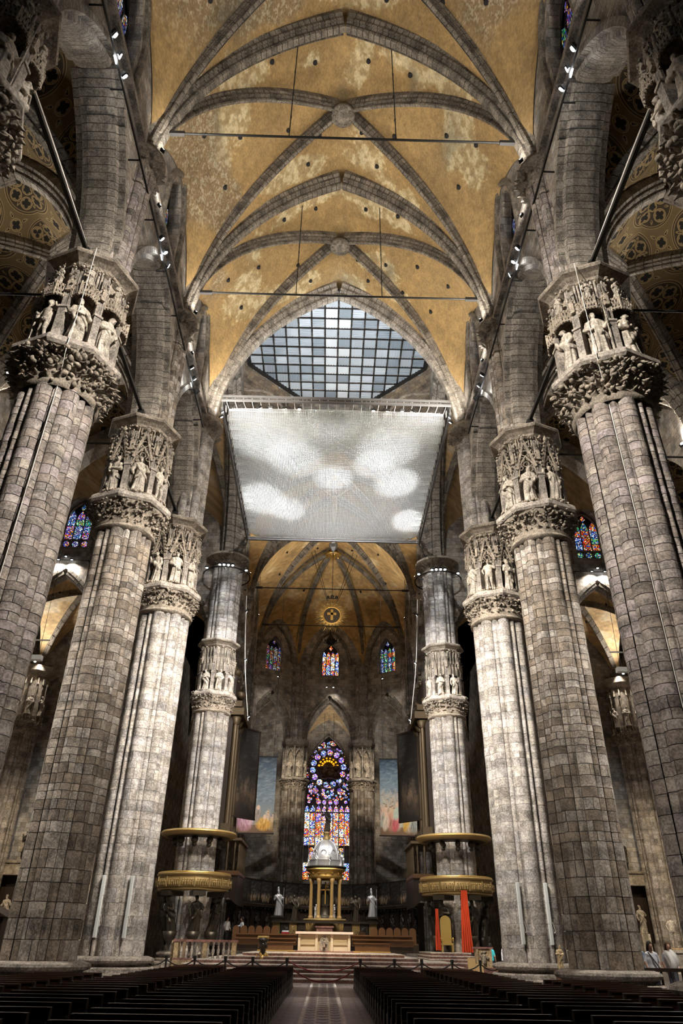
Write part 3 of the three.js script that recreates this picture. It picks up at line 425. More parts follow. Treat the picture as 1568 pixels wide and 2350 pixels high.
{
  srand(77); const Z = -93.5, F = V(0, 0, Z), bars = M.carved, cols = [-2.85, -2.15, -1.45, -0.73, 0, 0.73, 1.45, 2.15, 2.85], rowH = 0.93, y0 = 7.9;
  for (const [i, x] of cols.entries()) part('mullion', box(i === 2 || i === 6 ? 0.13 : 0.08, 8.3, 0.2, x, y0 + 4.15, Z), bars, great);
  for (let r = 0; r < 9; r++) part('saddle_bar', box(5.7, 0.045, 0.06, 0, y0 + r * rowH, Z), M.iron, great);
  for (let c = 0; c < 8; c++) for (let r = 0; r < 8; r++) { const outer = c < 2 || c > 5; if (outer && (r === 3 || (r === 2 && (c === 0 || c === 7)))) continue; part('pane', box(0.62, rowH - 0.06, 0.03, (cols[c] + cols[c + 1]) / 2, y0 + (r + 0.5) * rowH, Z), M.glassBright[outer ? pick([4, 1, 0, 4]) : pick([4, 4, 1, 0, 3])], great); }
  const disc = (x, y, r, m) => part('pane', fin(new THREE.CylinderGeometry(r, r, 0.03, 12).applyMatrix4(M4(x, y, Z, 0, 1, PI / 2))), m, great), ring = (x, y, r, w = 0.06) => part('tracery_ring', fin(new THREE.TorusGeometry(r, w, 5, 24).applyMatrix4(M4(x, y, Z))), bars, great);
  for (const s of [-1, 1]) { for (const y of [y0 + 3.2, y0 + 2.7]) disc(s * 1.8, y, 0.3, pick(M.glassBright)); ring(s * 1.8, y0 + 2.7, 0.36); }
  for (let c = 0; c < 8; c++) { const x = (cols[c] + cols[c + 1]) / 2; part('pane', extr([[x - 0.3, 15.45], [x + 0.3, 15.45], [x + 0.22, 15.85], [x, 16.2], [x - 0.22, 15.85]], 0.03, [], M4(0, 0, Z)), M.glassBright[pick([0, 3])], great); }
  for (const [x, y, r] of [[-1.1, 16.6, 0.3], [1.1, 16.6, 0.3], [-0.37, 16.55, 0.26], [0.37, 16.55, 0.26], [-2.3, 16.6, 0.2], [2.3, 16.6, 0.2]]) disc(x, y, r, M.glassBright[3]);
  ring(0, 17.75, 0.95, 0.08); for (let k = 0; k < 8; k++) disc(Math.cos(k / 8 * TAU + 0.39) * 0.6, 17.75 + Math.sin(k / 8 * TAU + 0.39) * 0.6, 0.24, M.glassBright[pick([0, 3, 4])]); disc(0, 17.75, 0.2, M.glassBright[2]);
  for (const s of [-1, 1]) { disc(s * 1.55, 17.9, 0.38, M.glass[3]); disc(s * 2.1, 18.5, 0.26, M.glass[0]); part('pane', extr([[s * 0.9, 16.6], [s * 1.5, 16.9], [s * 1.2, 17.3]].sort((a, b) => (s > 0 ? 1 : -1)), 0.03, [], M4(0, 0, Z)), M.glassBright[1], great); }
  ring(0, 20.6, 1.45, 0.1); ring(0, 20.6, 2.5, 0.1); for (let k = 0; k < 14; k++) { const a = k / 14 * TAU + 0.11, x = Math.cos(a) * 1.98, y = 20.6 + Math.sin(a) * 1.98; disc(x, y, 0.36, M.glassBright[pick([0, 3, 0, 4])]); ring(x, y, 0.4, 0.045); }
  for (let k = 0; k < 20; k++) { const a = k / 20 * TAU; disc(Math.cos(a) * 2.5, 20.6 + Math.sin(a) * 2.45, 0.13, M.glassBright[pick([0, 1, 3])]); }
  for (const s of [-1, 1]) { part('pane', extr([[s * 0.35, 23.5], [s * 0.75, 23.75], [s * 1.05, 23.6], [s * 0.7, 23.4]], 0.03, [], M4(0, 0, Z)), M.glassBright[1], great); disc(s * 1.75, 22.7, 0.24, M.glass[0]); disc(s * 1.1, 22.95, 0.22, M.glass[3]); }
  disc(0, 23.1, 0.3, M.glass[0]); const yellow = mat(0x140a02, { emissive: 0xffa51e, emissiveIntensity: 1.6 }); for (let k = 0; k < 16; k++) { const a = PI * (0.06 + 0.88 * (k % 8) / 7), q = k < 8 ? 1.2 : 0.8; part('pane', box(0.26, 0.22, 0.03, Math.cos(a) * q, 20.75 + Math.sin(a) * q, Z, 0, 0, a), yellow, great, 'small amber pane'); }
  for (let k = 0, n = 0; k < 400 && n < 70; k++) { const x = rr(-2.7, 2.7), y = rr(16.3, 24), q = Math.hypot(x, y - 20.6), lim = webY(2.8, 19.4, 24.5); if ((q < 2.62 && q > 1.6) || q < 1.55 || (y > 19.4 && y > lim(Math.min(0.99, Math.abs(x) / 2.8)) - 0.2) || Math.hypot(x, y - 17.75) < 1.05 || y < 16.9) continue; disc(x, y, rr(0.09, 0.15), M.glassBright[pick([0, 3, 1, 4])]); n++; }
  part('back_panel', box(6.2, 18, 0.1, 0, 16.6, -94.02), M.iron, great);
  const o = pointed(2.9, 19.4, 24.75), hp = [V(-2.9, 7.8, Z)]; for (let i = -12; i <= 12; i++) hp.push(V(o(i / 12)[0], o(i / 12)[1], Z)); hp.push(V(2.9, 7.8, Z)); part('window_frame', tube(hp, 0.16, 6, 60), M.carved, great);
}
// ---------------------------------------------------------------- figures: a distance field meshed with surface nets
function netsMesh(f, lo, hi, h) {
  const n = [0, 1, 2].map((k) => Math.ceil((hi[k] - lo[k]) / h) + 1), [nx, ny, nz] = n, F = new Float32Array(nx * ny * nz), id = new Int32Array(nx * ny * nz).fill(-1), P = [], I = [], at3 = (i, j, k) => (k * ny + j) * nx + i;
  for (let k = 0; k < nz; k++) for (let j = 0; j < ny; j++) for (let i = 0; i < nx; i++) F[at3(i, j, k)] = f(lo[0] + i * h, lo[1] + j * h, lo[2] + k * h);
  for (let k = 0; k + 1 < nz; k++) for (let j = 0; j + 1 < ny; j++) for (let i = 0; i + 1 < nx; i++) {
    let m = 0, sx = 0, sy = 0, sz = 0, c = 0; const v = []; for (let q = 0; q < 8; q++) { const a = F[at3(i + (q & 1), j + ((q >> 1) & 1), k + (q >> 2))]; v.push(a); if (a < 0) m |= 1 << q; } if (m === 0 || m === 255) continue;
    for (let q = 0; q < 8; q++) for (const b of [1, 2, 4]) if (!(q & b)) { const a0 = v[q], a1 = v[q | b]; if ((a0 < 0) !== (a1 < 0)) { const t = a0 / (a0 - a1); sx += (q & 1) + (b === 1 ? t : 0); sy += ((q >> 1) & 1) + (b === 2 ? t : 0); sz += (q >> 2) + (b === 4 ? t : 0); c++; } }
    id[at3(i, j, k)] = P.length / 3; P.push(lo[0] + (i + sx / c) * h, lo[1] + (j + sy / c) * h, lo[2] + (k + sz / c) * h);
  }
  const quad = (a, b, c, d, flip) => { if (a < 0 || b < 0 || c < 0 || d < 0) return; flip ? I.push(a, c, b, a, d, c) : I.push(a, b, c, a, c, d); };
  for (let k = 1; k + 1 < nz; k++) for (let j = 1; j + 1 < ny; j++) for (let i = 1; i + 1 < nx; i++) {
    const a = F[at3(i, j, k)] < 0;
    if (a !== F[at3(i + 1, j, k)] < 0) quad(id[at3(i, j - 1, k - 1)], id[at3(i, j, k - 1)], id[at3(i, j, k)], id[at3(i, j - 1, k)], !a);
    if (a !== F[at3(i, j + 1, k)] < 0) quad(id[at3(i - 1, j, k - 1)], id[at3(i - 1, j, k)], id[at3(i, j, k)], id[at3(i, j, k - 1)], !a);
    if (a !== F[at3(i, j, k + 1)] < 0) quad(id[at3(i - 1, j - 1, k)], id[at3(i, j - 1, k)], id[at3(i, j, k)], id[at3(i - 1, j, k)], !a);
  }
  const g = new THREE.BufferGeometry(); g.setAttribute('position', new THREE.Float32BufferAttribute(P, 3)); g.setIndex(I); g.computeVertexNormals(); return fin(g);
}
const smin = (a, b, k) => { const h = clamp(0.5 + 0.5 * (b - a) / k); return lerp(b, a, h) - k * h * (1 - h); };
function capsule(px, py, pz, a, b, r0, r1) { const bx = b[0] - a[0], by = b[1] - a[1], bz = b[2] - a[2], qx = px - a[0], qy = py - a[1], qz = pz - a[2], t = clamp((qx * bx + qy * by + qz * bz) / (bx * bx + by * by + bz * bz)); return Math.hypot(qx - bx * t, qy - by * t, qz - bz * t) - lerp(r0, r1, t); }
const ell = (x, y, z, c, r) => { const a = (x - c[0]) / r[0], b = (y - c[1]) / r[1], d = (z - c[2]) / r[2], k = Math.hypot(a, b, d); return (k - 1) * Math.min(...r); };
const RAD = [[0, 0.27], [0.12, 0.255], [0.5, 0.225], [0.92, 0.2], [1.15, 0.175], [1.38, 0.215], [1.5, 0.18], [1.56, 0.09], [1.62, 0.06]];
const radAt = (T, y) => { for (let i = 1; i < T.length; i++) if (y <= T[i][0]) return lerp(T[i - 1][1], T[i][1], (y - T[i - 1][0]) / (T[i][0] - T[i - 1][0])); return T[T.length - 1][1]; };
// robed figure 1.85 m tall facing +z
function robed(o) {
  const sway = (y) => (o.sway || 0.05) * Math.sin(y * 2.1), f = (x, y, z) => {
    const cx = sway(y), yy = clamp(y, 0, 1.62); let rx = radAt(RAD, yy) * (o.girth || 1), rz = rx * lerp(0.85, 0.7, yy / 1.6); const th = Math.atan2(x - cx, z), m = sstep(1.25, 0.7, y), w = o.ph || 0;
    const fold = m * (0.085 * Math.sin(7 * th + w + 1.6 * Math.sin(1.7 * y + w)) + 0.05 * Math.sin(13 * th - w * 2 + 2 * y)) + (1 - m) * 0.035 * Math.sin(9 * th + 5 * y + w); rx *= 1 + fold; rz *= 1 + fold;
    let d = (Math.hypot((x - cx) / rx, z / rz) - 1) * Math.min(rx, rz) * 0.85; d = Math.max(d, -y, y - 1.66);
    const dr = Math.abs((x - cx) * 0.75 + (y - 1.08) * 0.66) - 0.05; d = smin(d, Math.max(dr, d - 0.045), 0.04); // mantle edge thrown across the body
    const hx = cx + (o.look || 0) * 0.04; d = smin(d, ell(x, y, z, [hx, 1.73, 0.04], [0.085, 0.115, 0.1]), 0.03); d = smin(d, ell(x, y, z, [hx + (o.look || 0) * 0.05, 1.71, 0.14], [0.018, 0.03, 0.024]), 0.02);
    if (o.hood) d = smin(d, ell(x, y, z, [hx, 1.72, -0.005], [0.12, 0.15, 0.115]), 0.03); else d = smin(d, ell(x, y, z, [hx, 1.77, 0.0], [0.105, 0.095, 0.11]), 0.02);
    if (o.beard) d = smin(d, ell(x, y, z, [hx, 1.62, 0.12], [0.06, 0.09, 0.045]), 0.03);
    if (o.mitre) d = smin(d, ell(x, y, z, [hx, 1.93, 0.02], [0.085, 0.17, 0.06]), 0.02);
    for (const [s, e, hnd] of o.arms) { d = smin(d, capsule(x, y, z, [cx + s * 0.19, 1.42, 0], e, 0.085, 0.075), 0.04); d = smin(d, capsule(x, y, z, e, hnd, 0.085, 0.045), 0.035); d = smin(d, ell(x, y, z, hnd, [0.04, 0.055, 0.035]), 0.015); }
    if (o.drape) d = smin(d, capsule(x, y, z, o.drape[0], o.drape[1], 0.09, 0.05) + 0.015 * Math.sin(40 * x), 0.05);
    if (o.wings) for (const s of [-1, 1]) d = smin(d, ell(x, y, z, [s * 0.3, 1.35, -0.12], [0.2, 0.38, 0.05]), 0.03);
    if (o.book) d = smin(d, Math.max(Math.abs(x - o.book[0]) - 0.09, Math.abs(y - o.book[1]) - 0.12, Math.abs(z - o.book[2]) - 0.035), 0.015);
    if (o.child) { d = smin(d, ell(x, y, z, [o.child[0], o.child[1], o.child[2]], [0.08, 0.17, 0.08]), 0.03); d = smin(d, ell(x, y, z, [o.child[0], o.child[1] + 0.22, o.child[2] + 0.02], [0.06, 0.07, 0.065]), 0.02); }
    if (o.staff) d = Math.min(d, capsule(x, y, z, [o.staff, 0, 0.2], [o.staff, o.staffTop || 2.0, 0.2], 0.022, 0.02));
    return d;
  };
  return netsMesh(f, [-0.56, -0.03, -0.42], [0.56, o.mitre || o.staff ? 2.16 : 1.93, 0.46], o.h || 0.021);
}
// figure with bare or trousered legs
function walker(o) {
  const f = (x, y, z) => {
    let d = ell(x, y, z, [0, 1.22, 0], [0.2, 0.3, 0.125]); d = smin(d, ell(x, y, z, [0, 0.98, 0], [0.18, 0.16, 0.125]), 0.06); d = smin(d, capsule(x, y, z, [-0.14, 1.43, 0], [0.14, 1.43, 0], 0.075, 0.075), 0.05);
    for (const [s, k, a] of o.legs) { d = smin(d, capsule(x, y, z, [s * 0.09, 0.93, 0], k, 0.095, 0.065), 0.03); d = smin(d, capsule(x, y, z, k, a, 0.065, 0.045), 0.02); d = smin(d, capsule(x, y, z, a, [a[0] + s * 0.02, 0.035, a[2] + 0.15], 0.045, 0.035), 0.02); }
    d = smin(d, capsule(x, y, z, [0, 1.45, 0], [0, 1.6, 0.02], 0.06, 0.05), 0.03); d = smin(d, ell(x, y, z, [0, 1.69, 0.035], [0.078, 0.112, 0.095]), 0.02); d = smin(d, ell(x, y, z, [0, 1.67, 0.13], [0.016, 0.028, 0.02]), 0.015);
    for (const [s, e, hnd] of o.arms) { d = smin(d, capsule(x, y, z, [s * 0.19, 1.42, 0], e, 0.06, 0.05), 0.03); d = smin(d, capsule(x, y, z, e, hnd, 0.05, 0.032), 0.02); d = smin(d, ell(x, y, z, hnd, [0.035, 0.055, 0.03]), 0.012); for (let q = -1; q < 3; q++) d = smin(d, capsule(x, y, z, [hnd[0] + q * 0.014 - 0.007, hnd[1], hnd[2]], [hnd[0] + q * 0.018 - 0.009, hnd[1] - 0.075, hnd[2] + 0.02], 0.009, 0.007), 0.006); d = smin(d, capsule(x, y, z, hnd, [hnd[0] - s * 0.05, hnd[1] - 0.03, hnd[2] + 0.035], 0.011, 0.008), 0.006); }
    if (o.hair) d = smin(d, ell(x, y, z, [0, 1.745, -0.005], [0.095, 0.09, 0.1]), 0.015);
    if (o.cloth) d = smin(d, ell(x, y, z, [0, 0.9, 0.01], [0.2, 0.13, 0.16]) + 0.012 * Math.sin(26 * Math.atan2(x, z) + 8 * y), 0.03);
    if (o.cape) d = smin(d, Math.max(ell(x, y, z, [0, 1.0, -0.14], [0.26, 0.6, 0.07]) + 0.012 * Math.sin(30 * x), -1), 0.04);
    return d;
  };
  return netsMesh(f, [-0.6, -0.02, -0.34], [0.6, 1.92, 0.46], o.h || 0.02);
}
const FIG = [
  robed({ ph: 0.3, beard: 1, look: -1, arms: [[-1, [-0.3, 1.15, 0.06], [-0.1, 1.12, 0.22]], [1, [0.31, 1.14, 0.04], [0.12, 1.22, 0.2]]], book: [0.02, 1.2, 0.22], drape: [[-0.2, 1.0, 0.12], [0.16, 0.55, 0.18]] }),
  robed({ ph: 1.7, hood: 1, look: 1, sway: -0.06, arms: [[-1, [-0.3, 1.16, 0.05], [-0.02, 1.2, 0.2]], [1, [0.3, 1.16, 0.05], [0.04, 1.14, 0.21]]], drape: [[0.22, 1.1, 0.1], [-0.1, 0.5, 0.2]] }),
  robed({ ph: 3.1, look: -1, sway: 0.08, arms: [[-1, [-0.36, 1.3, 0.05], [-0.42, 1.58, 0.12]], [1, [0.3, 1.12, 0.02], [0.2, 0.9, 0.16]]], drape: [[-0.12, 1.2, 0.14], [0.22, 0.75, 0.12]] }),
  robed({ ph: 4.4, beard: 1, look: 0.5, sway: 0.04, girth: 1.12, staff: 0.36, arms: [[-1, [-0.3, 1.14, 0.06], [-0.12, 1.0, 0.22]], [1, [0.32, 1.16, 0.06], [0.36, 1.2, 0.2]]], drape: [[-0.2, 1.25, 0.06], [0.12, 0.8, 0.2]] }),
  robed({ ph: 5.2, look: 0.8, sway: -0.05, child: [-0.2, 1.2, 0.16], arms: [[-1, [-0.32, 1.12, 0.05], [-0.16, 1.06, 0.2]], [1, [0.3, 1.14, 0.04], [-0.02, 1.18, 0.22]]], drape: [[0.16, 0.95, 0.14], [-0.2, 0.4, 0.16]] }),
  robed({ ph: 2.2, beard: 1, look: 0, sway: 0.07, girth: 1.05, arms: [[-1, [-0.32, 1.12, 0.02], [-0.26, 0.86, 0.14]], [1, [0.33, 1.2, 0.05], [0.2, 1.36, 0.18]]], drape: [[0.22, 1.3, 0.04], [-0.16, 0.7, 0.2]] }),
  walker({ hair: 1, cloth: 1, legs: [[-1, [-0.1, 0.5, 0.05], [-0.11, 0.07, 0]], [1, [0.12, 0.5, 0.1], [0.14, 0.07, 0.03]]], arms: [[-1, [-0.32, 1.2, 0.02], [-0.24, 1.0, 0.16]], [1, [0.34, 1.28, 0.02], [0.3, 1.52, 0.12]]] }),
];
const FIGWORD = ['bearded figure holding a book', 'hooded figure with folded hands', 'robed figure raising one arm', 'bearded figure leaning on a staff', 'robed figure carrying a child', 'heavy bearded figure in a mantle', 'half-draped figure with bare legs'];

// ---------------------------------------------------------------- clustered columns built of single stones
const LOB = PI / 12; // half the angle of a big lobe; a slim roll fills the gap to the next
const lobes = (th, R) => { let f = (th + PI / 8) % (PI / 4); if (f < 0) f += PI / 4; f = Math.abs(f - PI / 8); return f < LOB ? R * (0.83 + 0.17 * Math.sqrt(Math.max(0, Math.cos(f / LOB * PI / 2 * 0.94)))) : R * (0.86 + 0.09 * Math.sin(clamp((f - LOB) / (PI / 8 - LOB)) * PI / 2)); };
function shaft(parent, R, y0, y1, o = {}) {
  const pos = o.pos, n = 192, ring = (k) => { const p = []; for (let i = 0; i < n; i++) { const th = i / n * TAU, r = lobes(th, R) - k; p.push([Math.sin(th) * r, Math.cos(th) * r]); } return p; };
  const core = part(o.name || 'shaft', extr(ring(0.05), y1 - y0, [], M4(0, y1, 0, 0, 1, PI / 2)), M.mortar, parent), all = []; const ox = o.ox || 0, oz = o.oz || 0; core.position.set(ox, 0, oz);
  const cam = V(EYE.x - pos[0] - ox, EYE.y, EYE.z - pos[2] - oz); let y = y0, row = 0;
  while (y < y1 - 0.05) {
    let h = y - y0 < (o.big || 0) ? rr(0.42, 0.62) : rr(o.c0 || 0.25, o.c1 || 0.42); if (y1 - y - h < 0.15) h = y1 - y; const cut = []; for (let i = 0; i < 8; i++) { const c = i * PI / 4; cut.push(c - LOB); if (R * LOB * 2 > (o.len || 0.46) && rnd() < 0.62) cut.push(c + rr(-0.45, 0.45) * LOB); cut.push(c + LOB); } const cnt = cut.length;
    for (let i = 0; i < cnt; i++) {
      const a = cut[i], b = i + 1 < cnt ? cut[i + 1] : cut[0] + TAU, mid = (a + b) / 2, nx = Math.sin(mid), nz = Math.cos(mid), dir = V(cam.x - nx * R, cam.y - y - h / 2, cam.z - nz * R), dist = dir.length(), face = (dir.x * nx + dir.z * nz) / Math.hypot(dir.x, dir.z);
      all.push({ a, b, y, h, score: face > -0.12 ? (face + 0.3) * (b - a) * h / (dist * dist) : -1, tone: stoneTone(o.tone || 1, o.pal), proud: rr(-0.006, 0.009) });
    }
    y += h; row++;
  }
  const geo = (q) => {
    const m = q.b - q.a > 0.4 ? 6 : 4, g = o.gap || 0.008, ga = g / R, P = [], N = [], U = [], tri = (p, nn, uu) => { for (let k = 0; k < 3; k++) { P.push(...p[k]); N.push(...nn[k]); U.push(...uu[k]); } };
    const pt = (th, yy, k) => { const r = lobes(th, R) + k; return [Math.sin(th) * r, yy, Math.cos(th) * r]; }, nor = (th) => { const e = 0.02, dr = (lobes(th + e, R) - lobes(th - e, R)) / (2 * e), r = lobes(th, R), x = Math.sin(th) * r - Math.cos(th) * dr, z = Math.cos(th) * r + Math.sin(th) * dr, l = Math.hypot(x, z); return [x / l, 0, z / l]; };
    const ya = q.y + g, yb = q.y + q.h - g, A = q.a + ga, B = q.b - ga, sh = (hash(q.y * 100, q.a * 100) * 5);
    for (let i = 0; i < m; i++) {
      const t0 = lerp(A, B, i / m), t1 = lerp(A, B, (i + 1) / m), p = [pt(t0, ya, q.proud), pt(t1, ya, q.proud), pt(t1, yb, q.proud), pt(t0, yb, q.proud)], nn = [nor(t0), nor(t1), nor(t1), nor(t0)], uu = [[t0 * R + sh, ya], [t1 * R + sh, ya], [t1 * R + sh, yb], [t0 * R + sh, yb]];
      tri([p[0], p[1], p[2]], [nn[0], nn[1], nn[2]], [uu[0], uu[1], uu[2]]); tri([p[0], p[2], p[3]], [nn[0], nn[2], nn[3]], [uu[0], uu[2], uu[3]]);
      for (const [yy, s] of [[ya, -1], [yb, 1]]) { const e = [pt(t0, yy, q.proud), pt(t1, yy, q.proud), pt(t1, yy, -0.05), pt(t0, yy, -0.05)], k = [[0, s, 0], [0, s, 0], [0, s, 0]]; tri([e[0], e[1], e[2]], k, uu); tri([e[0], e[2], e[3]], k, uu); }
    }
    for (const [th, s] of [[A, -1], [B, 1]]) { const e = [pt(th, ya, q.proud), pt(th, yb, q.proud), pt(th, yb, -0.05), pt(th, ya, -0.05)], k = Array(3).fill([s * Math.cos(th), 0, -s * Math.sin(th)]), uu = [[0, ya], [0, yb], [0.05, yb], [0.05, ya]]; tri([e[0], e[1], e[2]], k, uu); tri([e[0], e[2], e[3]], k, [uu[0], uu[2], uu[3]]); }
    const g3 = new THREE.BufferGeometry(); g3.setAttribute('position', new THREE.Float32BufferAttribute(P, 3)); g3.setAttribute('normal', new THREE.Float32BufferAttribute(N, 3)); g3.setAttribute('uv', new THREE.Float32BufferAttribute(U, 2)); return tint(g3, q.tone);
  };
  all.sort((p, q) => q.score - p.score); const lim = o.parts ?? 300, rest = [];
  all.forEach((q, i) => { const g = geo(q); if (i < lim && q.score > 0) part('stone', g, M.stone, core); else rest.push(g); });
  if (rest.length) { const m = part('stone_courses', cat(rest), M.stone, core, 'remaining stone courses of the shaft'); m.userData.kind = 'stuff'; }
  return core;
}
// carved leaf: stands up from y = 0 and curls outward (+z) at its tip
const leafGeo = (() => { const P = [], idx = [], nu = 4, nv = 5; for (let j = 0; j <= nv; j++) for (let i = 0; i <= nu; i++) { const v = j / nv, u = i / nu * 2 - 1, w = Math.sin(PI * (0.12 + 0.82 * v)) * (0.75 + 0.25 * Math.cos(v * 19)), curl = v * v * 0.75; P.push(u * w * 0.5, v * 0.85 - curl * 0.25, curl * 0.6 + 0.12 * (1 - u * u) - (Math.abs(u) > 0.6 ? 0.08 : 0)); } for (let j = 0; j < nv; j++) for (let i = 0; i < nu; i++) { const a = j * (nu + 1) + i; idx.push(a, a + 1, a + nu + 2, a, a + nu + 2, a + nu + 1); } const g = new THREE.BufferGeometry(); g.setAttribute('position', new THREE.Float32BufferAttribute(P, 3)); g.setIndex(idx); g.computeVertexNormals(); return fin(g); })();
M.carved.side = THREE.DoubleSide;
const crock = (x, y, z, r = 0.07) => blob(r, x, y, z, r > 0.075 ? 1 : 0);
function frieze(parent, y0, y1, r0, r1, cnt, fruit) {
  const h = y1 - y0, list = [], rows = fruit ? 4 : 3, ra = (t) => lerp(r0, r1, Math.pow(t, 1.6));
  for (let row = 0; row < rows; row++) { const n = Math.round(cnt * (1.5 + row * 0.25)); for (let k = 0; k < n; k++) { const a = (k + row * 0.5 + rr(-0.2, 0.2)) / n * TAU, t = clamp(row / rows + rr(0, 0.1)), r = ra(t) - 0.02, s = h * rr(0.24, 0.34); list.push(at(leafGeo, M4(Math.sin(a) * r, y0 + t * h, Math.cos(a) * r, a + rr(-0.4, 0.4), [s * rr(0.9, 1.3), s, s * rr(1, 1.5)], rr(0.0, 0.35) + t * 0.5, rr(-0.5, 0.5)))); } }
  for (let k = 0; k < cnt * (fruit ? 20 : 13); k++) { const a = rr(0, TAU), t = Math.pow(rr(0, 1), 0.6), r = ra(t) + rr(0.0, 0.13); list.push(crock(Math.sin(a) * r, y0 + t * h, Math.cos(a) * r, rr(0.04, fruit ? 0.12 : 0.085))); }
  const m = part('leaf_frieze', cat(list), M.carved, parent, 'deeply undercut leaf carving'); m.userData.kind = 'stuff';
  part('bell', lathe([[r0 - 0.05, y0 - 0.12], [r0 + 0.05, y0], [ra(0.35), lerp(y0, y1, 0.35)], [ra(0.7), lerp(y0, y1, 0.7)], [r1 - 0.06, y1]], 32), M.carved, parent);
}
function capital(parent, kind, R) {
  const yb = 17.1, yl = 18.32, yf = 18.78, yt = CAP; frieze(parent, yb + (kind === 'A' ? 0 : 0.25), yl + 0.03, R + 0.02, 1.76, 22, kind === 'A'); if (kind !== 'A') { part('neck_ring', lathe([[R * 0.93, yb - 0.05], [R + 0.1, yb + 0.05], [R + 0.1, yb + 0.16], [R * 0.98, yb + 0.26]], 32), M.carved, parent); const eg = []; for (let k = 0; k < 90; k++) { const q = k / 90 * TAU, w = 1.72 / Math.cos(((q + PI / 8) % (PI / 4)) - PI / 8) * 0.985; eg.push(crock(Math.sin(q) * w, yf + rr(-0.03, 0.05), Math.cos(q) * w, rr(0.05, 0.09))); } const e2 = part('leaf_edge', cat(eg), M.carved, parent); e2.userData.kind = 'stuff'; }
  part('ledge', prism([[1.4, yl - 0.02], [1.72, yl + 0.04], [1.8, yl + 0.14], [1.8, yl + 0.3], [1.68, yf], [0, yf]], 8, PI / 8), M.plain, parent, 'pale octagonal moulded ledge');
  part('core', prism([[1.1, yf], [1.1, yt - 0.5]], 8, PI / 8), M.carved, parent);
  part('cornice', prism([[1.12, yt - 0.62], [1.3, yt - 0.5], [1.34, yt - 0.4], [1.5, yt - 0.28], [1.66, yt - 0.2], [1.7, yt - 0.1], [1.66, yt], [0, yt]], 8, PI / 8), M.carved, parent, 'octagonal cornice slab');
  const fr = []; for (let k = 0; k < 70; k++) { const a = rr(0, TAU), q = 1.42 / Math.cos(((a + PI / 8) % (PI / 4)) - PI / 8) * 0.99; fr.push(crock(Math.sin(a) * q, yt - 0.6 + rr(-0.12, 0.1), Math.cos(a) * q, rr(0.04, 0.08))); } const ff = part('leaf_band', cat(fr), M.carved, parent); ff.userData.kind = 'stuff';
  for (let k = 0; k < 8; k++) {
    const a = k * PI / 4, c = Math.cos(a), s = Math.sin(a), put = (g) => g.applyMatrix4(M4(0, 0, 0, a));
    // buttress between two niches
    part('buttress', put(cat([box(0.26, 1.5, 0.5, 0, yf + 0.75, 1.32), box(0.34, 0.1, 0.58, 0, yf + 1.52, 1.32), box(0.34, 0.14, 0.56, 0, yf + 0.07, 1.33), box(0.17, 2.1, 0.34, 0, yf + 2.5, 1.28), box(0.07, 2.0, 0.08, 0.1, yf + 2.5, 1.44), box(0.07, 2.0, 0.08, -0.1, yf + 2.5, 1.44)])), M.plain, parent);
    const pin = [fin(new THREE.ConeGeometry(0.11, 0.6, 4).applyMatrix4(M4(0, yf + 3.1, 1.5, PI / 4))), box(0.16, 0.5, 0.16, 0, yf + 2.6, 1.5)]; for (let j = 0; j < 10; j++) pin.push(crock((j % 2 ? 1 : -1) * 0.09, yf + 2.35 + j * 0.1, 1.5 + rr(-0.05, 0.12), rr(0.035, 0.06))); part('pinnacle', put(cat(pin)), M.carved, parent);
    // canopy over the niche
    const b = a + PI / 8, pf = (g) => g.applyMatrix4(M4(0, 0, 0, b)), z = 1.42, G1 = [];
    if (kind === 'B') {
      const A0 = [0.44, 20.75], T = [0, 22.35]; for (const q of [-1, 1]) { G1.push(bar(V(q * A0[0], A0[1], z), V(0, T[1], z), 0.13, 0.12), bar(V(q * 0.42, 20.3, z - 0.04), V(q * 0.3, 20.95, z), 0.07, 0.07), bar(V(q * 0.3, 20.95, z), V(0, 21.45, z), 0.06, 0.06)); for (let j = 0; j < 6; j++) { const t = (j + 0.6) / 6.5; G1.push(crock(q * lerp(A0[0], 0, t) + q * 0.1, lerp(A0[1], T[1], t) + 0.05, z + 0.05, 0.075)); } }
      G1.push(crock(0, T[1] + 0.12, z + 0.04, 0.12), crock(0, T[1] + 0.28, z + 0.02, 0.07)); part('gable', pf(cat(G1)), M.carved, parent);
      const tr = []; for (const [x, y, r] of [[0, 21.62, 0.15], [-0.17, 21.28, 0.12], [0.17, 21.28, 0.12], [0, 20.98, 0.13], [-0.26, 20.8, 0.1], [0.26, 20.8, 0.1]]) tr.push(fin(new THREE.TorusGeometry(r, 0.032, 4, 10).applyMatrix4(M4(x, y, z)))); for (let j = 0; j < 12; j++) tr.push(crock(rr(-0.42, 0.42), rr(21.5, 22.3), z - 0.12, rr(0.04, 0.07))); for (let j = -3; j <= 3; j++) if (j) tr.push(box(0.045, 1.5, 0.05, j * 0.12, 21.9, z - 0.18)); part('tracery', pf(cat(tr)), M.carved, parent);
    } else if (kind === 'A') {
      const hood = [[-0.46, 1.12], [-0.42, 1.42], [-0.2, 1.66], [0.2, 1.66], [0.42, 1.42], [0.46, 1.12]]; part('canopy', pf(extr(hood.map(([x, q]) => [x, -q]), 0.12, [], M4(0, 21.5, 0, 0, 1, PI / 2))), M.carved, parent, 'projecting carved hood over the niche');
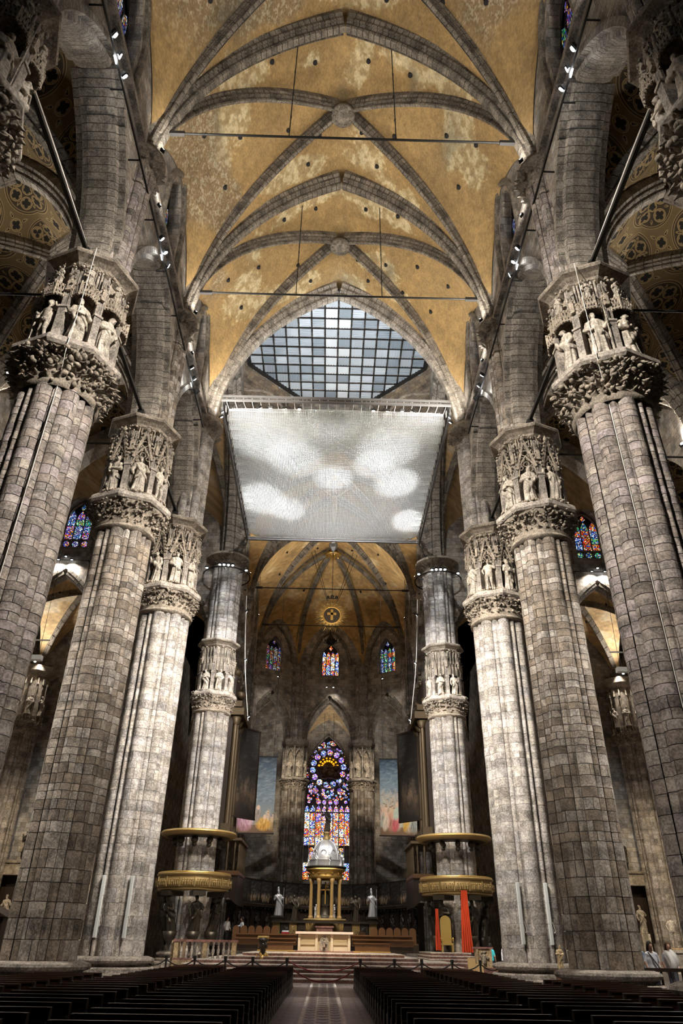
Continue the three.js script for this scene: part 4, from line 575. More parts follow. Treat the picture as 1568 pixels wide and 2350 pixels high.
      const la = []; for (let j = 0; j < 5; j++) { const p = hood[j], q = hood[j + 1], n = j === 2 ? 4 : 3; for (let i = 0; i < n; i++) { const A0 = V(lerp(p[0], q[0], i / n), 20.98, lerp(p[1], q[1], i / n)), B0 = V(lerp(p[0], q[0], (i + 1) / n), 20.98, lerp(p[1], q[1], (i + 1) / n)), C0 = A0.clone().add(B0).multiplyScalar(0.5).setY(21.4); la.push(bar(A0, C0, 0.035, 0.04), bar(C0, B0, 0.035, 0.04), crock(A0.x, 20.93, A0.z, 0.055), crock(C0.x, 21.45, C0.z, 0.05), crock(C0.x, 21.12, C0.z, 0.04)); } la.push(bar(V(p[0], 20.98, p[1]), V(q[0], 20.98, q[1]), 0.04, 0.05), box(0.06, 0.7, 0.06, p[0], 21.2, p[1])); }
      part('lace', pf(cat(la)), M.carved, parent); part('vaulted_underside', pf(lathe([[0.02, 21.35], [0.2, 21.25], [0.36, 21.0]], 10, 0, 0, 1.3)), M.carved, parent);
      part('colonnette', pf(cat([-0.36, -0.24, 0.24, 0.36].map((x) => cyl(0.05, 0.05, 1.5, x, 21.4, 1.22, 6)))), M.plain, parent);
    } else {
      for (const q of [-0.3, 0, 0.3]) { G1.push(box(0.16, 0.55, 0.16, q, 20.75, z), fin(new THREE.ConeGeometry(0.11, 0.75, 4).applyMatrix4(M4(q, 21.4, z, PI / 4))), box(0.1, 1.9, 0.06, q, 21.6, z - 0.16)); for (let j = 0; j < 6; j++) G1.push(crock(q + (j % 2 ? 0.08 : -0.08), 20.5 + j * 0.2, z + 0.06, 0.05)); G1.push(fin(new THREE.TorusGeometry(0.13, 0.03, 4, 10, PI).applyMatrix4(M4(q, 20.42, z)))); } for (const q of [-0.42, -0.14, 0.14, 0.42]) G1.push(box(0.05, 2.2, 0.08, q, 21.3, z - 0.06), crock(q, 22.45, z, 0.06), crock(q, 21.9, z + 0.02, 0.05)); part('canopy', pf(cat(G1)), M.carved, parent);
    }
  }
}
const figures = [];
function niches(x, d, kind, who, n0, group, sc = 1.12, facing = [-1, 0, 1]) {
  const toCam = Math.atan2(EYE.x - x, d), b0 = Math.round((toCam - PI / 8) / (PI / 4)) * PI / 4 + PI / 8;
  for (const [i, q] of facing.entries()) { const b = b0 + q * PI / 4, v = (n0 + i) % FIG.length, r = 1.42; single('niche_statue', 'stone ' + FIGWORD[v] + ', niche of ' + who, 'statue', FIG[v], M.statue, [x + Math.sin(b) * r, 18.78, -d + Math.cos(b) * r], b + rr(-0.25, 0.25), group).scale.setScalar(sc);
    if (kind === 'A') single('canopy_statuette', 'small stone figure standing on a canopy of ' + who, 'statuette', FIG[(v + 3) % 6], M.statue, [x + Math.sin(b) * 1.45, 21.62, -d + Math.cos(b) * 1.45], b, 'small figures above the niche canopies').scale.setScalar(0.5); }
}
function columnThing(x, d, R, kind, label, group, o = {}) {
  const t = thing('clustered_column', label, 'column', [x, 0, -d], 0, group);
  part('plinth', prism([[R + 0.62, 0], [R + 0.62, 0.3], [R + 0.5, 0.36], [R + 0.5, 0.5], [R + 0.42, 0.56], [0, 0.56]], 16), M.plain, t, 'pale worn plinth');
  part('base_moulding', prism([[R + 0.2, 0.56], [R + 0.22, 0.66], [R + 0.42, 0.72], [R + 0.46, 0.8], [R + 0.42, 0.88], [R + 0.2, 0.95], [0, 0.96]], 16), M.plain, t, 'pale moulded base ring');
  shaft(t, R, 0.95, 17.15, { pos: [x, 0, -d], big: 3.5, parts: o.parts ?? 300, tone: o.tone, pal: o.pal, gap: o.gap, c0: o.c0, c1: o.c1, len: o.len }); capital(t, kind, R);
  const ur = o.ur || 0.86, ux = o.ux ?? -Math.sign(x) * 0.45, uz = o.uz || 0; shaft(t, ur, CAP, 30.3, { name: 'upper_shaft', pos: [x, 0, -d], ox: ux, oz: uz, parts: o.up ?? 110, pal: o.pal, c0: 0.3, c1: 0.42, len: 0.4 });
  const cp = [lathe([[ur * 0.95, 30.1], [ur * 1.08, 30.25], [ur * 0.95, 30.35], [ur * 1.1, 30.8], [ur * 1.38, 31.1], [ur * 1.4, 31.35], [0, 31.4]], 16, ux, 0, uz)]; for (let k = 0; k < 40; k++) { const a = rr(0, TAU), q = rr(0.1, 1); cp.push(at(leafGeo, M4(ux + Math.sin(a) * ur * (0.98 + 0.3 * q), 30.3 + q * 0.5, uz + Math.cos(a) * ur * (0.98 + 0.3 * q), a, 0.42, 0.4))); } part('upper_capital', cat(cp), M.carved, t, 'dark leaf-carved upper capital');
  return t;
}
srand(101);
for (const s of [-1, 1]) {
  const side = s < 0 ? 'facing the' : 'facing the';
  columnThing(s * W, PD[1], 1.28, 'A', 'nave column cut by the frame edge, dark leaf frieze seen from below', 'nave columns farthest from the crossing', { parts: 40, up: 40 });
  columnThing(s * W, PD[2], 1.3, 'A', 'pinkish nave column whose capital has boxy hooded niches, two before the crossing', 'nave columns with hooded niche capitals', { pal: PINK, gap: 0.009 });
  columnThing(s * W, PD[3], 1.28, 'B', 'brown-stained nave column with gabled niche capital, next before the crossing pier', 'nave columns with gabled niche capitals', { pal: BROWN, gap: 0.01 });
  columnThing(s * W, D3, 1.46, 'B', 'pale crossing pier with gabled capital and loudspeaker strips at its foot', 'western crossing piers', { pal: PALE, gap: 0.006, ur: 1.2, ux: -s * 0.25, c0: 0.3, c1: 0.5, len: 0.4, up: 80 });
  columnThing(s * W, D4, 1.46, 'C', 'pale crossing pier rising through two pulpit galleries', 'eastern crossing piers', { pal: PALE, gap: 0.007, ur: 1.42, ux: 0, c0: 0.35, c1: 0.55, up: 100, parts: 160 });
  niches(s * W, PD[1], 'A', 'the frame-edge column', 3, 'niche figures of the frame-edge columns', 1.02, [0, s < 0 ? 1 : -1]);
  niches(s * W, PD[2], 'A', 'the hooded column capital', s < 0 ? 6 : 2, 'niche figures of the hooded capitals');
  niches(s * W, PD[3], 'B', 'the gabled column capital', s < 0 ? 4 : 0, 'niche figures of the gabled capitals');
  niches(s * W, D3, 'B', 'the crossing pier beside the net', s < 0 ? 2 : 5, 'niche figures of the western crossing piers');
  niches(s * W, D4, 'C', 'the crossing pier above the pulpit', s < 0 ? 0 : 3, 'niche figures of the eastern crossing piers', 0.98, [-1, 0, 1]);
  // plain clustered piers of the aisles, transept and choir
  for (const [x, d, lab] of [[19.2, PD[3], 'aisle pier beside the nave arcade'], [19.2, D3, 'aisle pier at the transept corner'], [19.2, D4, 'transept pier at the choir aisle'], [28.6, D4, 'shadowed wall pier at the transept end']]) {
    const t = thing('aisle_pier', 'plain clustered ' + lab, 'pier', [s * x, 0, -d], 0, 'aisle and transept piers'); shaft(t, 1.2, 0.9, 17.2, { pos: [s * x, 0, -d], parts: 0, c0: 0.45, c1: 0.6, len: 0.6 }); part('plinth', prism([[1.7, 0], [1.7, 0.5], [1.5, 0.9], [0, 0.95]], 16), M.plain, t); part('pier_capital', [lathe([[1.15, 17.1], [1.25, 17.4], [1.6, 18.2], [1.7, 18.6], [1.3, 18.8], [1.3, 21.8], [1.65, 22.3], [1.65, 23.2], [0, 23.3]], 16)], M.carved, t); shaft(t, 0.8, CAP, 30.5, { name: 'upper_shaft', pos: [s * x, 0, -d], parts: 0, c0: 0.5, c1: 0.6, len: 0.7 });
  }
  { // wall pier with a small niche capital lit by a lamp
    const t = thing('wall_pier', 'slim clustered pier with small lit niche capital by the side altar', 'pier', [s * 28.4, 0, -66.2], 0, 'lit wall piers'); shaft(t, 1.35, 0.6, 18.2, { pos: [s * 28.4, 0, -66.2], parts: 0, c0: 0.4, c1: 0.6, len: 0.5 }); part('capital_core', prism([[1.2, 18.2], [1.25, 22.9]], 8), M.carved, t); part('cornice', prism([[1.3, 22.8], [1.7, 23.2], [1.75, 23.7], [0, 23.75]], 8), M.carved, t); frieze(t, 17.6, 18.6, 1.3, 1.55, 16, false);
    for (let k = 0; k < 8; k++) { const a = k / 8 * TAU, n = []; for (const q of [-0.25, 0.25]) n.push(box(0.1, 3.8, 0.14, q, 20.6, 1.35), fin(new THREE.ConeGeometry(0.12, 0.7, 4).applyMatrix4(M4(q, 22.3, 1.4, PI / 4)))); n.push(box(0.3, 0.16, 0.3, 0, 19, 1.4), fin(new THREE.ConeGeometry(0.22, 0.5, 5).applyMatrix4(M4(0, 18.75, 1.4, 0, 1, PI)))); part('niche', cat(n).applyMatrix4(M4(0, 0, 0, a)), M.carved, t); }
    for (const [i, q] of [-0.4, 0.4, 1.2].entries()) single('niche_statue', 'small stone saint in the niche capital of the lit wall pier', 'statue', FIG[i], M.statue, [s * 28.4 + Math.sin(-s * q) * 1.42, 19.1, -66.2 + Math.cos(q) * 1.42], -s * q, 'figures of the lit wall piers');
  }
  // choir and apse piers
  { const t = thing('choir_pier', 'dark clustered pier at the bend of the apse', 'pier', [s * W, 0, -D6], 0, 'apse bend piers'); shaft(t, 1.3, 0.9, 21.5, { pos: [s * W, 0, -D6], parts: 0, c0: 0.5, c1: 0.7, len: 0.6 }); shaft(t, 0.75, 21.5, 30.5, { name: 'upper_shaft', pos: [s * W, 0, -D6], ox: -s * 0.5, parts: 0, c0: 0.5, c1: 0.7, len: 0.6 }); }
  const t = thing('apse_pier', 'brown clustered apse pier with niche capital beside the great window', 'pier', [s * 3.85, 0, -APSE], 0, 'apse piers beside the great window'); shaft(t, 1.32, 0.9, 16.4, { pos: [s * 3.85, 0, -APSE], parts: 90, c0: 0.45, c1: 0.65, len: 0.55, pal: BROWN });
  frieze(t, 16.1, 16.9, 1.3, 1.5, 18, false); part('ledge', prism([[1.4, 16.85], [1.62, 16.95], [1.62, 17.15], [1.45, 17.25], [0, 17.25]], 8, PI / 8), M.plain, t); part('capital_core', prism([[0.92, 17.2], [0.92, 20.9]], 8, PI / 8), M.carved, t); part('cornice', prism([[1.1, 20.6], [1.35, 20.8], [1.45, 21.1], [1.45, 21.4], [0, 21.5]], 8, PI / 8), M.plain, t);
  for (let k = 0; k < 8; k++) { const a = k * PI / 4; part('buttress', box(0.16, 3.6, 0.4, 0, 18.9, 1.2).applyMatrix4(M4(0, 0, 0, a)), M.plain, t); const f = pointed(0.36, 19.6, 20.3), p = []; for (let i = -6; i <= 6; i++) p.push(V(f(i / 6)[0], f(i / 6)[1], 1.25)); part('niche_arch', [tube(p, 0.06, 5, 16), crock(0, 20.45, 1.27, 0.1)].reduce((m, g) => (m.push(g.applyMatrix4(M4(0, 0, 0, a + PI / 8))), m), []), M.plain, t); }
  shaft(t, 0.85, 21.4, 30.5, { name: 'upper_shaft', pos: [s * 3.85, 0, -APSE], parts: 0, c0: 0.5, c1: 0.7, len: 0.6 });
  for (const [i, q] of [-1, 0, 1].entries()) { const b = PI / 8 * (s > 0 ? -1 : 1) + q * PI / 4; single('niche_statue', 'stone saint in the niche of the apse pier beside the great window', 'statue', FIG[(i * 2 + 1) % 6], M.statue, [s * 3.85 + Math.sin(b) * 1.3, 17.3, -APSE + Math.cos(b) * 1.3], b, 'figures of the apse piers'); }
}
// ---------------------------------------------------------------- scaffold deck high in the crossing tower
srand(301);
{
  const t = thing('scaffold_deck', 'grid of corrugated metal panels closing the crossing tower', 'scaffold', [0, 50, -DC]), A = 8.7, c = 1.22, tones = [lin(0.55, 0.6, 0.64), lin(0.42, 0.47, 0.51), lin(0.3, 0.35, 0.39), lin(0.75, 0.79, 0.81)].map((q) => mat(q, { roughness: 0.5, metalness: 0.2 })), inside = (x, z) => Math.abs(x) < A && Math.abs(z) < A && Math.abs(x) + Math.abs(z) < A * 1.414;
  const sheet = (turn) => { const l = [box(1.06, 0.02, 1.06, 0, 0.06, 0)]; for (let k = 0; k < 4; k++) { const p = -0.39 + k * 0.26; l.push(turn ? box(1.06, 0.08, 0.14, 0, 0.02, p) : box(0.14, 0.08, 1.06, p, 0.02, 0)); } return cat(l); }, sh = [sheet(0), sheet(1)];
  for (let j = -7; j <= 6; j++) for (let i = -7; i <= 6; i++) { const x = (i + 0.5) * c, z = (j + 0.5) * c; if (!inside(x, z)) continue; const band = Math.abs(x) < 1.3 || hash(Math.floor(i / 3), Math.floor(j / 3), 5) > 0.62; part('deck_panel', sh[band ? 0 : 1], tones[Math.abs(x) < 1.3 && hash(i, j, 3) > 0.3 ? 3 : Math.floor(hash(i, j, 7) * 3)], t).position.set(x, 0, z); }
  for (let i = -7; i <= 7; i++) { const x = i * c, L = Math.min(A, A * 1.414 - Math.abs(x)); if (L <= 0) continue; part('deck_beam', box(0.04, 0.08, 2 * L, x, -0.05, 0), M.iron, t); part('deck_beam', box(2 * L, 0.07, 0.035, 0, -0.05, x), M.iron, t); }
  const s8 = A * Math.tan(PI / 8); for (let k = 0; k < 8; k++) part('edge_beam', box(2 * s8, 0.5, 0.3, 0, 0, A).applyMatrix4(M4(0, 0, 0, k * PI / 4)), M.iron, t);
  for (const s of [-1, 1]) { const f = []; for (const [x, z] of [[0, 0], [1, 0], [0, 1], [1, 1]]) f.push(bar(V(s * (7.3 + x), -1.6, 1.6 + z), V(s * (7.3 + x), 0, 1.6 + z), 0.07, 0.07)); for (const y of [-1.6, -0.8]) for (const z of [1.6, 2.6]) f.push(bar(V(s * 7.3, y, z), V(s * 8.3, y, z), 0.06, 0.06)); part('hanging_cradle', cat(f), M.iron, t); }
  const roof = struct('ceiling', 'dark closed shell of the crossing tower above the deck', 'ceiling'); part('tower_shell', box(20.4, 0.5, 20.4, 0, 51, -DC), M.ashlar, roof);
}
// ---------------------------------------------------------------- safety net and its frame
{
  const x0 = 7.72, d0 = D3 + 0.75, d1 = D4 - 0.65, y0 = 33.62, sagY = (u, v) => y0 - 0.55 * (1 - u * u) * (1 - v * v) - 0.1 * Math.abs(Math.sin(v * 26)) * (1 - 0) * (Math.abs(u) > 0.97 ? 1 : 0) - 0.1 * Math.abs(Math.sin(u * 26)) * (Math.abs(v) > 0.97 ? 1 : 0);
  const cut = (u, v) => { const e = Math.max(0, Math.abs(v) - 0.86) / 0.14; return 1 - 0.05 * e * e * (v > 0 ? 2.2 : 0.4); }, list = [], w = 0.018, sp = 0.125;
  const P = (u, v) => V(u * x0 * cut(u, v), sagY(u, v), -lerp(d0, d1, (v + 1) / 2)), strip = (pts) => list.push(sweep(pts, [[-w, -w], [w, -w], [w, w], [-w, w]], (i) => { const a = pts[Math.max(0, i - 1)], b = pts[Math.min(pts.length - 1, i + 1)], t = b.clone().sub(a).normalize(); const s = new THREE.Vector3().crossVectors(t, V(0, 1, 0)).normalize(); return [s, new THREE.Vector3().crossVectors(s, t)]; }, false));
  const nx = Math.round(2 * x0 / sp), nd = Math.round((d1 - d0) / sp); for (let i = 0; i <= nx; i++) { const u = i / nx * 2 - 1; strip(Array.from({ length: 21 }, (_, k) => P(u, k / 10 - 1))); } for (let j = 0; j <= nd; j++) { const v = j / nd * 2 - 1; strip(Array.from({ length: 17 }, (_, k) => P(k / 8 - 1, v))); }
  const net = thing('safety_net', 'wide white safety net stretched flat below the crossing tower', 'net'); M.net = new THREE.MeshPhysicalMaterial({ color: lin(0.86, 0.86, 0.84), roughness: 1, transmission: 0.5, thickness: 0 }); const cords = part('net_cords', cat(list), M.net, net, 'fine white net cords'); cords.userData.kind = 'stuff';
  for (let k = 0; k <= 26; k++) { const u = k / 26 * 2 - 1; part('lashing', tube([P(u, -1), V(u * x0, y0 + 0.22, -(d0 - 0.3)), V(u * x0, y0 + 0.42, -(d0 - 0.62))], 0.02, 5, 6), M.cable, net); if (k % 2 === 0) part('lashing', tube([P(u, 1), V(u * x0, y0 + 0.12, -(d1 + 0.25))], 0.02, 5, 2), M.cable, net); }
  for (const s of [-1, 1]) for (let k = 0; k <= 18; k++) part('lashing', fin(new THREE.TorusGeometry(0.24, 0.018, 4, 12).applyMatrix4(M4(s * (x0 + 0.05), y0 - 0.12, -lerp(d0, d1, k / 18), PI / 2))), M.cable, net);
  const truss = (name, label, a, b, h, n, m = M.iron) => { const t = thing(name, label, 'beam', [0, 0, 0], 0, 'steel frame of the safety net'), up = V(0, h, 0); part('top_chord', bar(a.clone().add(up), b.clone().add(up), 0.16, 0.14), m, t); part('bottom_chord', bar(a, b, 0.16, 0.14), m, t); for (let k = 0; k <= n; k++) { const p = a.clone().lerp(b, k / n); part('web_post', bar(p, p.clone().add(up), 0.07, 0.07), m, t); } return t; };
  const paint = mat(lin(0.2, 0.19, 0.18), { roughness: 0.5, metalness: 0.4 });
  truss('net_truss', 'steel truss beam carrying the net under the western crossing arch', V(-8.35, 33.75, -(D3 + 0.1)), V(8.35, 33.75, -(D3 + 0.1)), 0.34, 16, paint); truss('net_truss', 'thin steel beam carrying the net under the choir arch', V(-8.3, 33.6, -(D4 - 0.1)), V(8.3, 33.6, -(D4 - 0.1)), 0.2, 10, paint);
  for (const s of [-1, 1]) truss('net_truss', 'ladder-like steel side beam beside the net', V(s * 8.0, 33.3, -(D3 + 0.4)), V(s * 8.0, 33.3, -(D4 - 0.4)), 0.75, 22, paint);
}
// ---------------------------------------------------------------- crucifix on the choir beam
{
  const t = thing('crucifix', 'gilt crucifix hanging behind the net above the choir entrance', 'crucifix', [0, 33.4, -(D4 + 0.5)]); part('upright', box(0.36, 7.6, 0.2, 0, 3.8, 0), M.walnut, t); part('crossbar', box(3.7, 0.34, 0.2, 0, 6.6, 0), M.walnut, t); for (const s of [-1, 1]) part('terminal', [blob(0.3, s * 1.9, 6.6, 0, 1), blob(0.2, s * 2.1, 6.6, 0, 1)], M.gold, t); part('terminal', [blob(0.32, 0, 7.7, 0, 1)], M.gold, t); part('foot_ornament', fin(new THREE.ConeGeometry(0.55, 0.9, 4).applyMatrix4(M4(0, -0.35, 0, PI / 4, 1, PI))), M.whitePaint, t);
  const f = (x, y, z) => { let d = ell(x, y, z, [0, 4.95, 0.22], [0.34, 0.6, 0.2]); d = smin(d, ell(x, y, z, [0, 4.3, 0.22], [0.3, 0.26, 0.2]), 0.1); for (const s of [-1, 1]) { d = smin(d, capsule(x, y, z, [s * 0.3, 5.4, 0.2], [s * 0.95, 5.95, 0.2], 0.11, 0.09), 0.06); d = smin(d, capsule(x, y, z, [s * 0.95, 5.95, 0.2], [s * 1.6, 6.5, 0.16], 0.09, 0.06), 0.04); d = smin(d, capsule(x, y, z, [s * 0.14, 4.2, 0.22], [s * 0.12, 3.2, 0.34], 0.16, 0.12), 0.06); d = smin(d, capsule(x, y, z, [s * 0.12, 3.2, 0.34], [s * 0.04, 2.2, 0.2], 0.12, 0.07), 0.05); } return smin(d, ell(x, y, z, [0.08, 5.8, 0.3], [0.17, 0.22, 0.19]), 0.05); };
  part('corpus', netsMesh(f, [-1.75, 2, -0.05], [1.75, 6.65, 0.62], 0.07), M.gold, t, 'gilt figure on the cross'); part('hanging_wire', tube([V(0, 7.7, 0), V(0, 11, 0)], 0.03, 5), M.iron, t);
}
// ---------------------------------------------------------------- tie rods and hanging wires
for (const [d, y, wires, lab] of [[PD[2], 33.75, 1, 'black iron tie rod over the nave with two hanging wires, first from the choir side'], [PD[3], 33.75, 1, 'black iron tie rod over the nave next to the crossing'], [D5, 33.5, 0, 'black iron tie rod across the choir vault'], [77.3, 33.5, 0, 'black iron tie rod in front of the apse vault']].map((q, i) => (i === 0 ? [...q.slice(0, 3), 'black iron tie rod over the nave under the farther ochre bay from the net'] : q))) {
  const t = thing('tie_rod', lab, 'rod', [0, y, -d]); part('rod', tube([V(-8.2, 0, 0), V(8.2, 0, 0)], 0.055, 8), M.iron, t); for (const s of [-1, 1]) part('end_sleeve', [box(0.7, 0.2, 0.16, s * 7.75, 0, 0)], M.iron, t); if (wires) for (const s of [-1, 1]) part('hanger_wire', [tube([V(s * 2.5, 8.4, 0), V(s * 2.52, 0, 0)], 0.028, 5), ...[0.2, 0.45, 0.7].map((q) => box(0.07, 0.16, 0.07, s * 2.51, 8.4 * q, 0))], M.iron, t);
}
for (const s of [-1, 1]) {
  for (let k = 1; k < 4; k++) { const t = thing('arcade_rod', 'dark iron rod spanning the arcade between two column capitals', 'rod', [0, 0, 0], 0, 'arcade tie rods'); part('rod', bar(V(s * W, 23.75, -PD[k] - 1.2), V(s * W, 23.75, -PD[k + 1] + 1.2), 0.14, 0.14), M.iron, t); part('anchor', [box(0.3, 0.5, 0.3, s * W, 23.5, -PD[k + 1] + 1.2), box(0.3, 0.5, 0.3, s * W, 23.5, -PD[k] - 1.2)], M.iron, t); if (k === 1) part('cable_run', tube([V(s * W, 23.9, -PD[k] - 1.2), V(s * (W - 0.05), 23.86, -PD[k] - 4), V(s * W, 23.88, -PD[k + 1] + 1.4)], 0.05, 5, 10), M.cable, t); }
  for (const d of [PD[2], PD[3]]) { const t = thing('aisle_rod', 'dark iron rod crossing the inner aisle', 'rod', [0, 0, 0], 0, 'aisle tie rods'); part('rod', tube([V(s * 10.5, 22.6, -d), V(s * 19, 22.6, -d)], 0.05, 6), M.iron, t); }
  // white cable running down the hooded column
  const pts = [], th = s < 0 ? 0.36 : -0.5; for (let k = 0; k <= 14; k++) { const y = lerp(17.2, 1.2, k / 14), r = lobes(th, 1.3) + 0.045; pts.push(V(s * W + Math.sin(th) * r, y, -PD[2] + Math.cos(th) * r)); } const cap = [V(s * W + Math.sin(th) * 1.1, 23.35, -PD[2] + Math.cos(th) * 1.1), V(s * W + Math.sin(th) * 1.78, 23.3, -PD[2] + Math.cos(th) * 1.78), V(s * W + Math.sin(th) * 1.76, 22.2, -PD[2] + Math.cos(th) * 1.76), V(s * W + Math.sin(th) * 1.7, 20, -PD[2] + Math.cos(th) * 1.7), V(s * W + Math.sin(th) * 1.86, 18.7, -PD[2] + Math.cos(th) * 1.86), V(s * W + Math.sin(th) * 1.84, 18.1, -PD[2] + Math.cos(th) * 1.84)]; single('cable', 'thin pale cable running down the hooded column', 'cable', tube([...cap, ...pts], 0.014, 5, 60), M.cable, [0, 0, 0], 0, 'cables on the hooded columns');
}
for (const s of [-1, 1]) { const g = thing('aisle_loudspeaker', 'white oblong loudspeaker hung on wires in the side aisle', 'loudspeaker', [s * 20.0, 17.45, -45], 0, 'hung white loudspeakers'); part('body', box(1.5, 0.32, 0.4), M.whitePaint, g); for (const q of [-0.5, 0.5]) part('wire', tube([V(q, 0.15, 0), V(q * 0.6, 8, 0)], 0.015, 4), M.iron, g); const r = thing('light_rail', 'thin white rail hung across the aisle above the loudspeaker', 'rail', [s * 21, 18.7, -45], 0, 'hung white rails'); part('rail', box(4, 0.08, 0.1), M.whitePaint, r); part('wire', tube([V(0, 0, 0), V(0, 7, 0)], 0.015, 4), M.iron, r); }
// ---------------------------------------------------------------- lamp fittings: housing, glowing lens and the light just in front of it
const lens = (c, k) => mat(0x000000, { emissive: new THREE.Color().setRGB(...c), emissiveIntensity: k }), LENS = { cool: lens(COOL, 30), warm: lens(WARM, 14), white: lens(WHITE, 26) };
function flood(name, label, group, p, aim, L, glow = 'white', size = 0.2, lit = true) {
  const t = thing(name, label, 'lamp', p, 0, group), q = new THREE.Quaternion().setFromUnitVectors(V(0, 0, 1), V(aim[0] - p[0], aim[1] - p[1], aim[2] - p[2]).normalize()), m = new THREE.Matrix4().makeRotationFromQuaternion(q);
  part('housing', cat([box(size, size, size * 0.6, 0, 0, -size * 0.32), box(size * 1.2, 0.03, size * 0.2, 0, size * 0.55, -size * 0.3), box(0.04, size * 1.2, 0.06, size * 0.62, 0, -size * 0.3), box(0.04, size * 1.2, 0.06, -size * 0.62, 0, -size * 0.3)]).applyMatrix4(m), M.iron, t);
  part('lens', fin(new THREE.CylinderGeometry(size * 0.42, size * 0.42, 0.03, 12).applyMatrix4(M4(0, 0, 0.012, 0, 1, PI / 2))).applyMatrix4(m), LENS[glow], t, 'glowing lens');
  if (lit) { const l = new THREE.SpotLight(new THREE.Color().setRGB(...L.color), L.cd, 0, L.angle, L.soft ?? 0.7, 2), f = V(0, 0, 0.06).applyMatrix4(m); l.name = 'lamp_light'; l.position.copy(f); l.target.position.set(aim[0] - p[0], aim[1] - p[1], aim[2] - p[2]); l.castShadow = true; l.shadow.radius = 4; t.add(l, l.target); }
  return t;
}
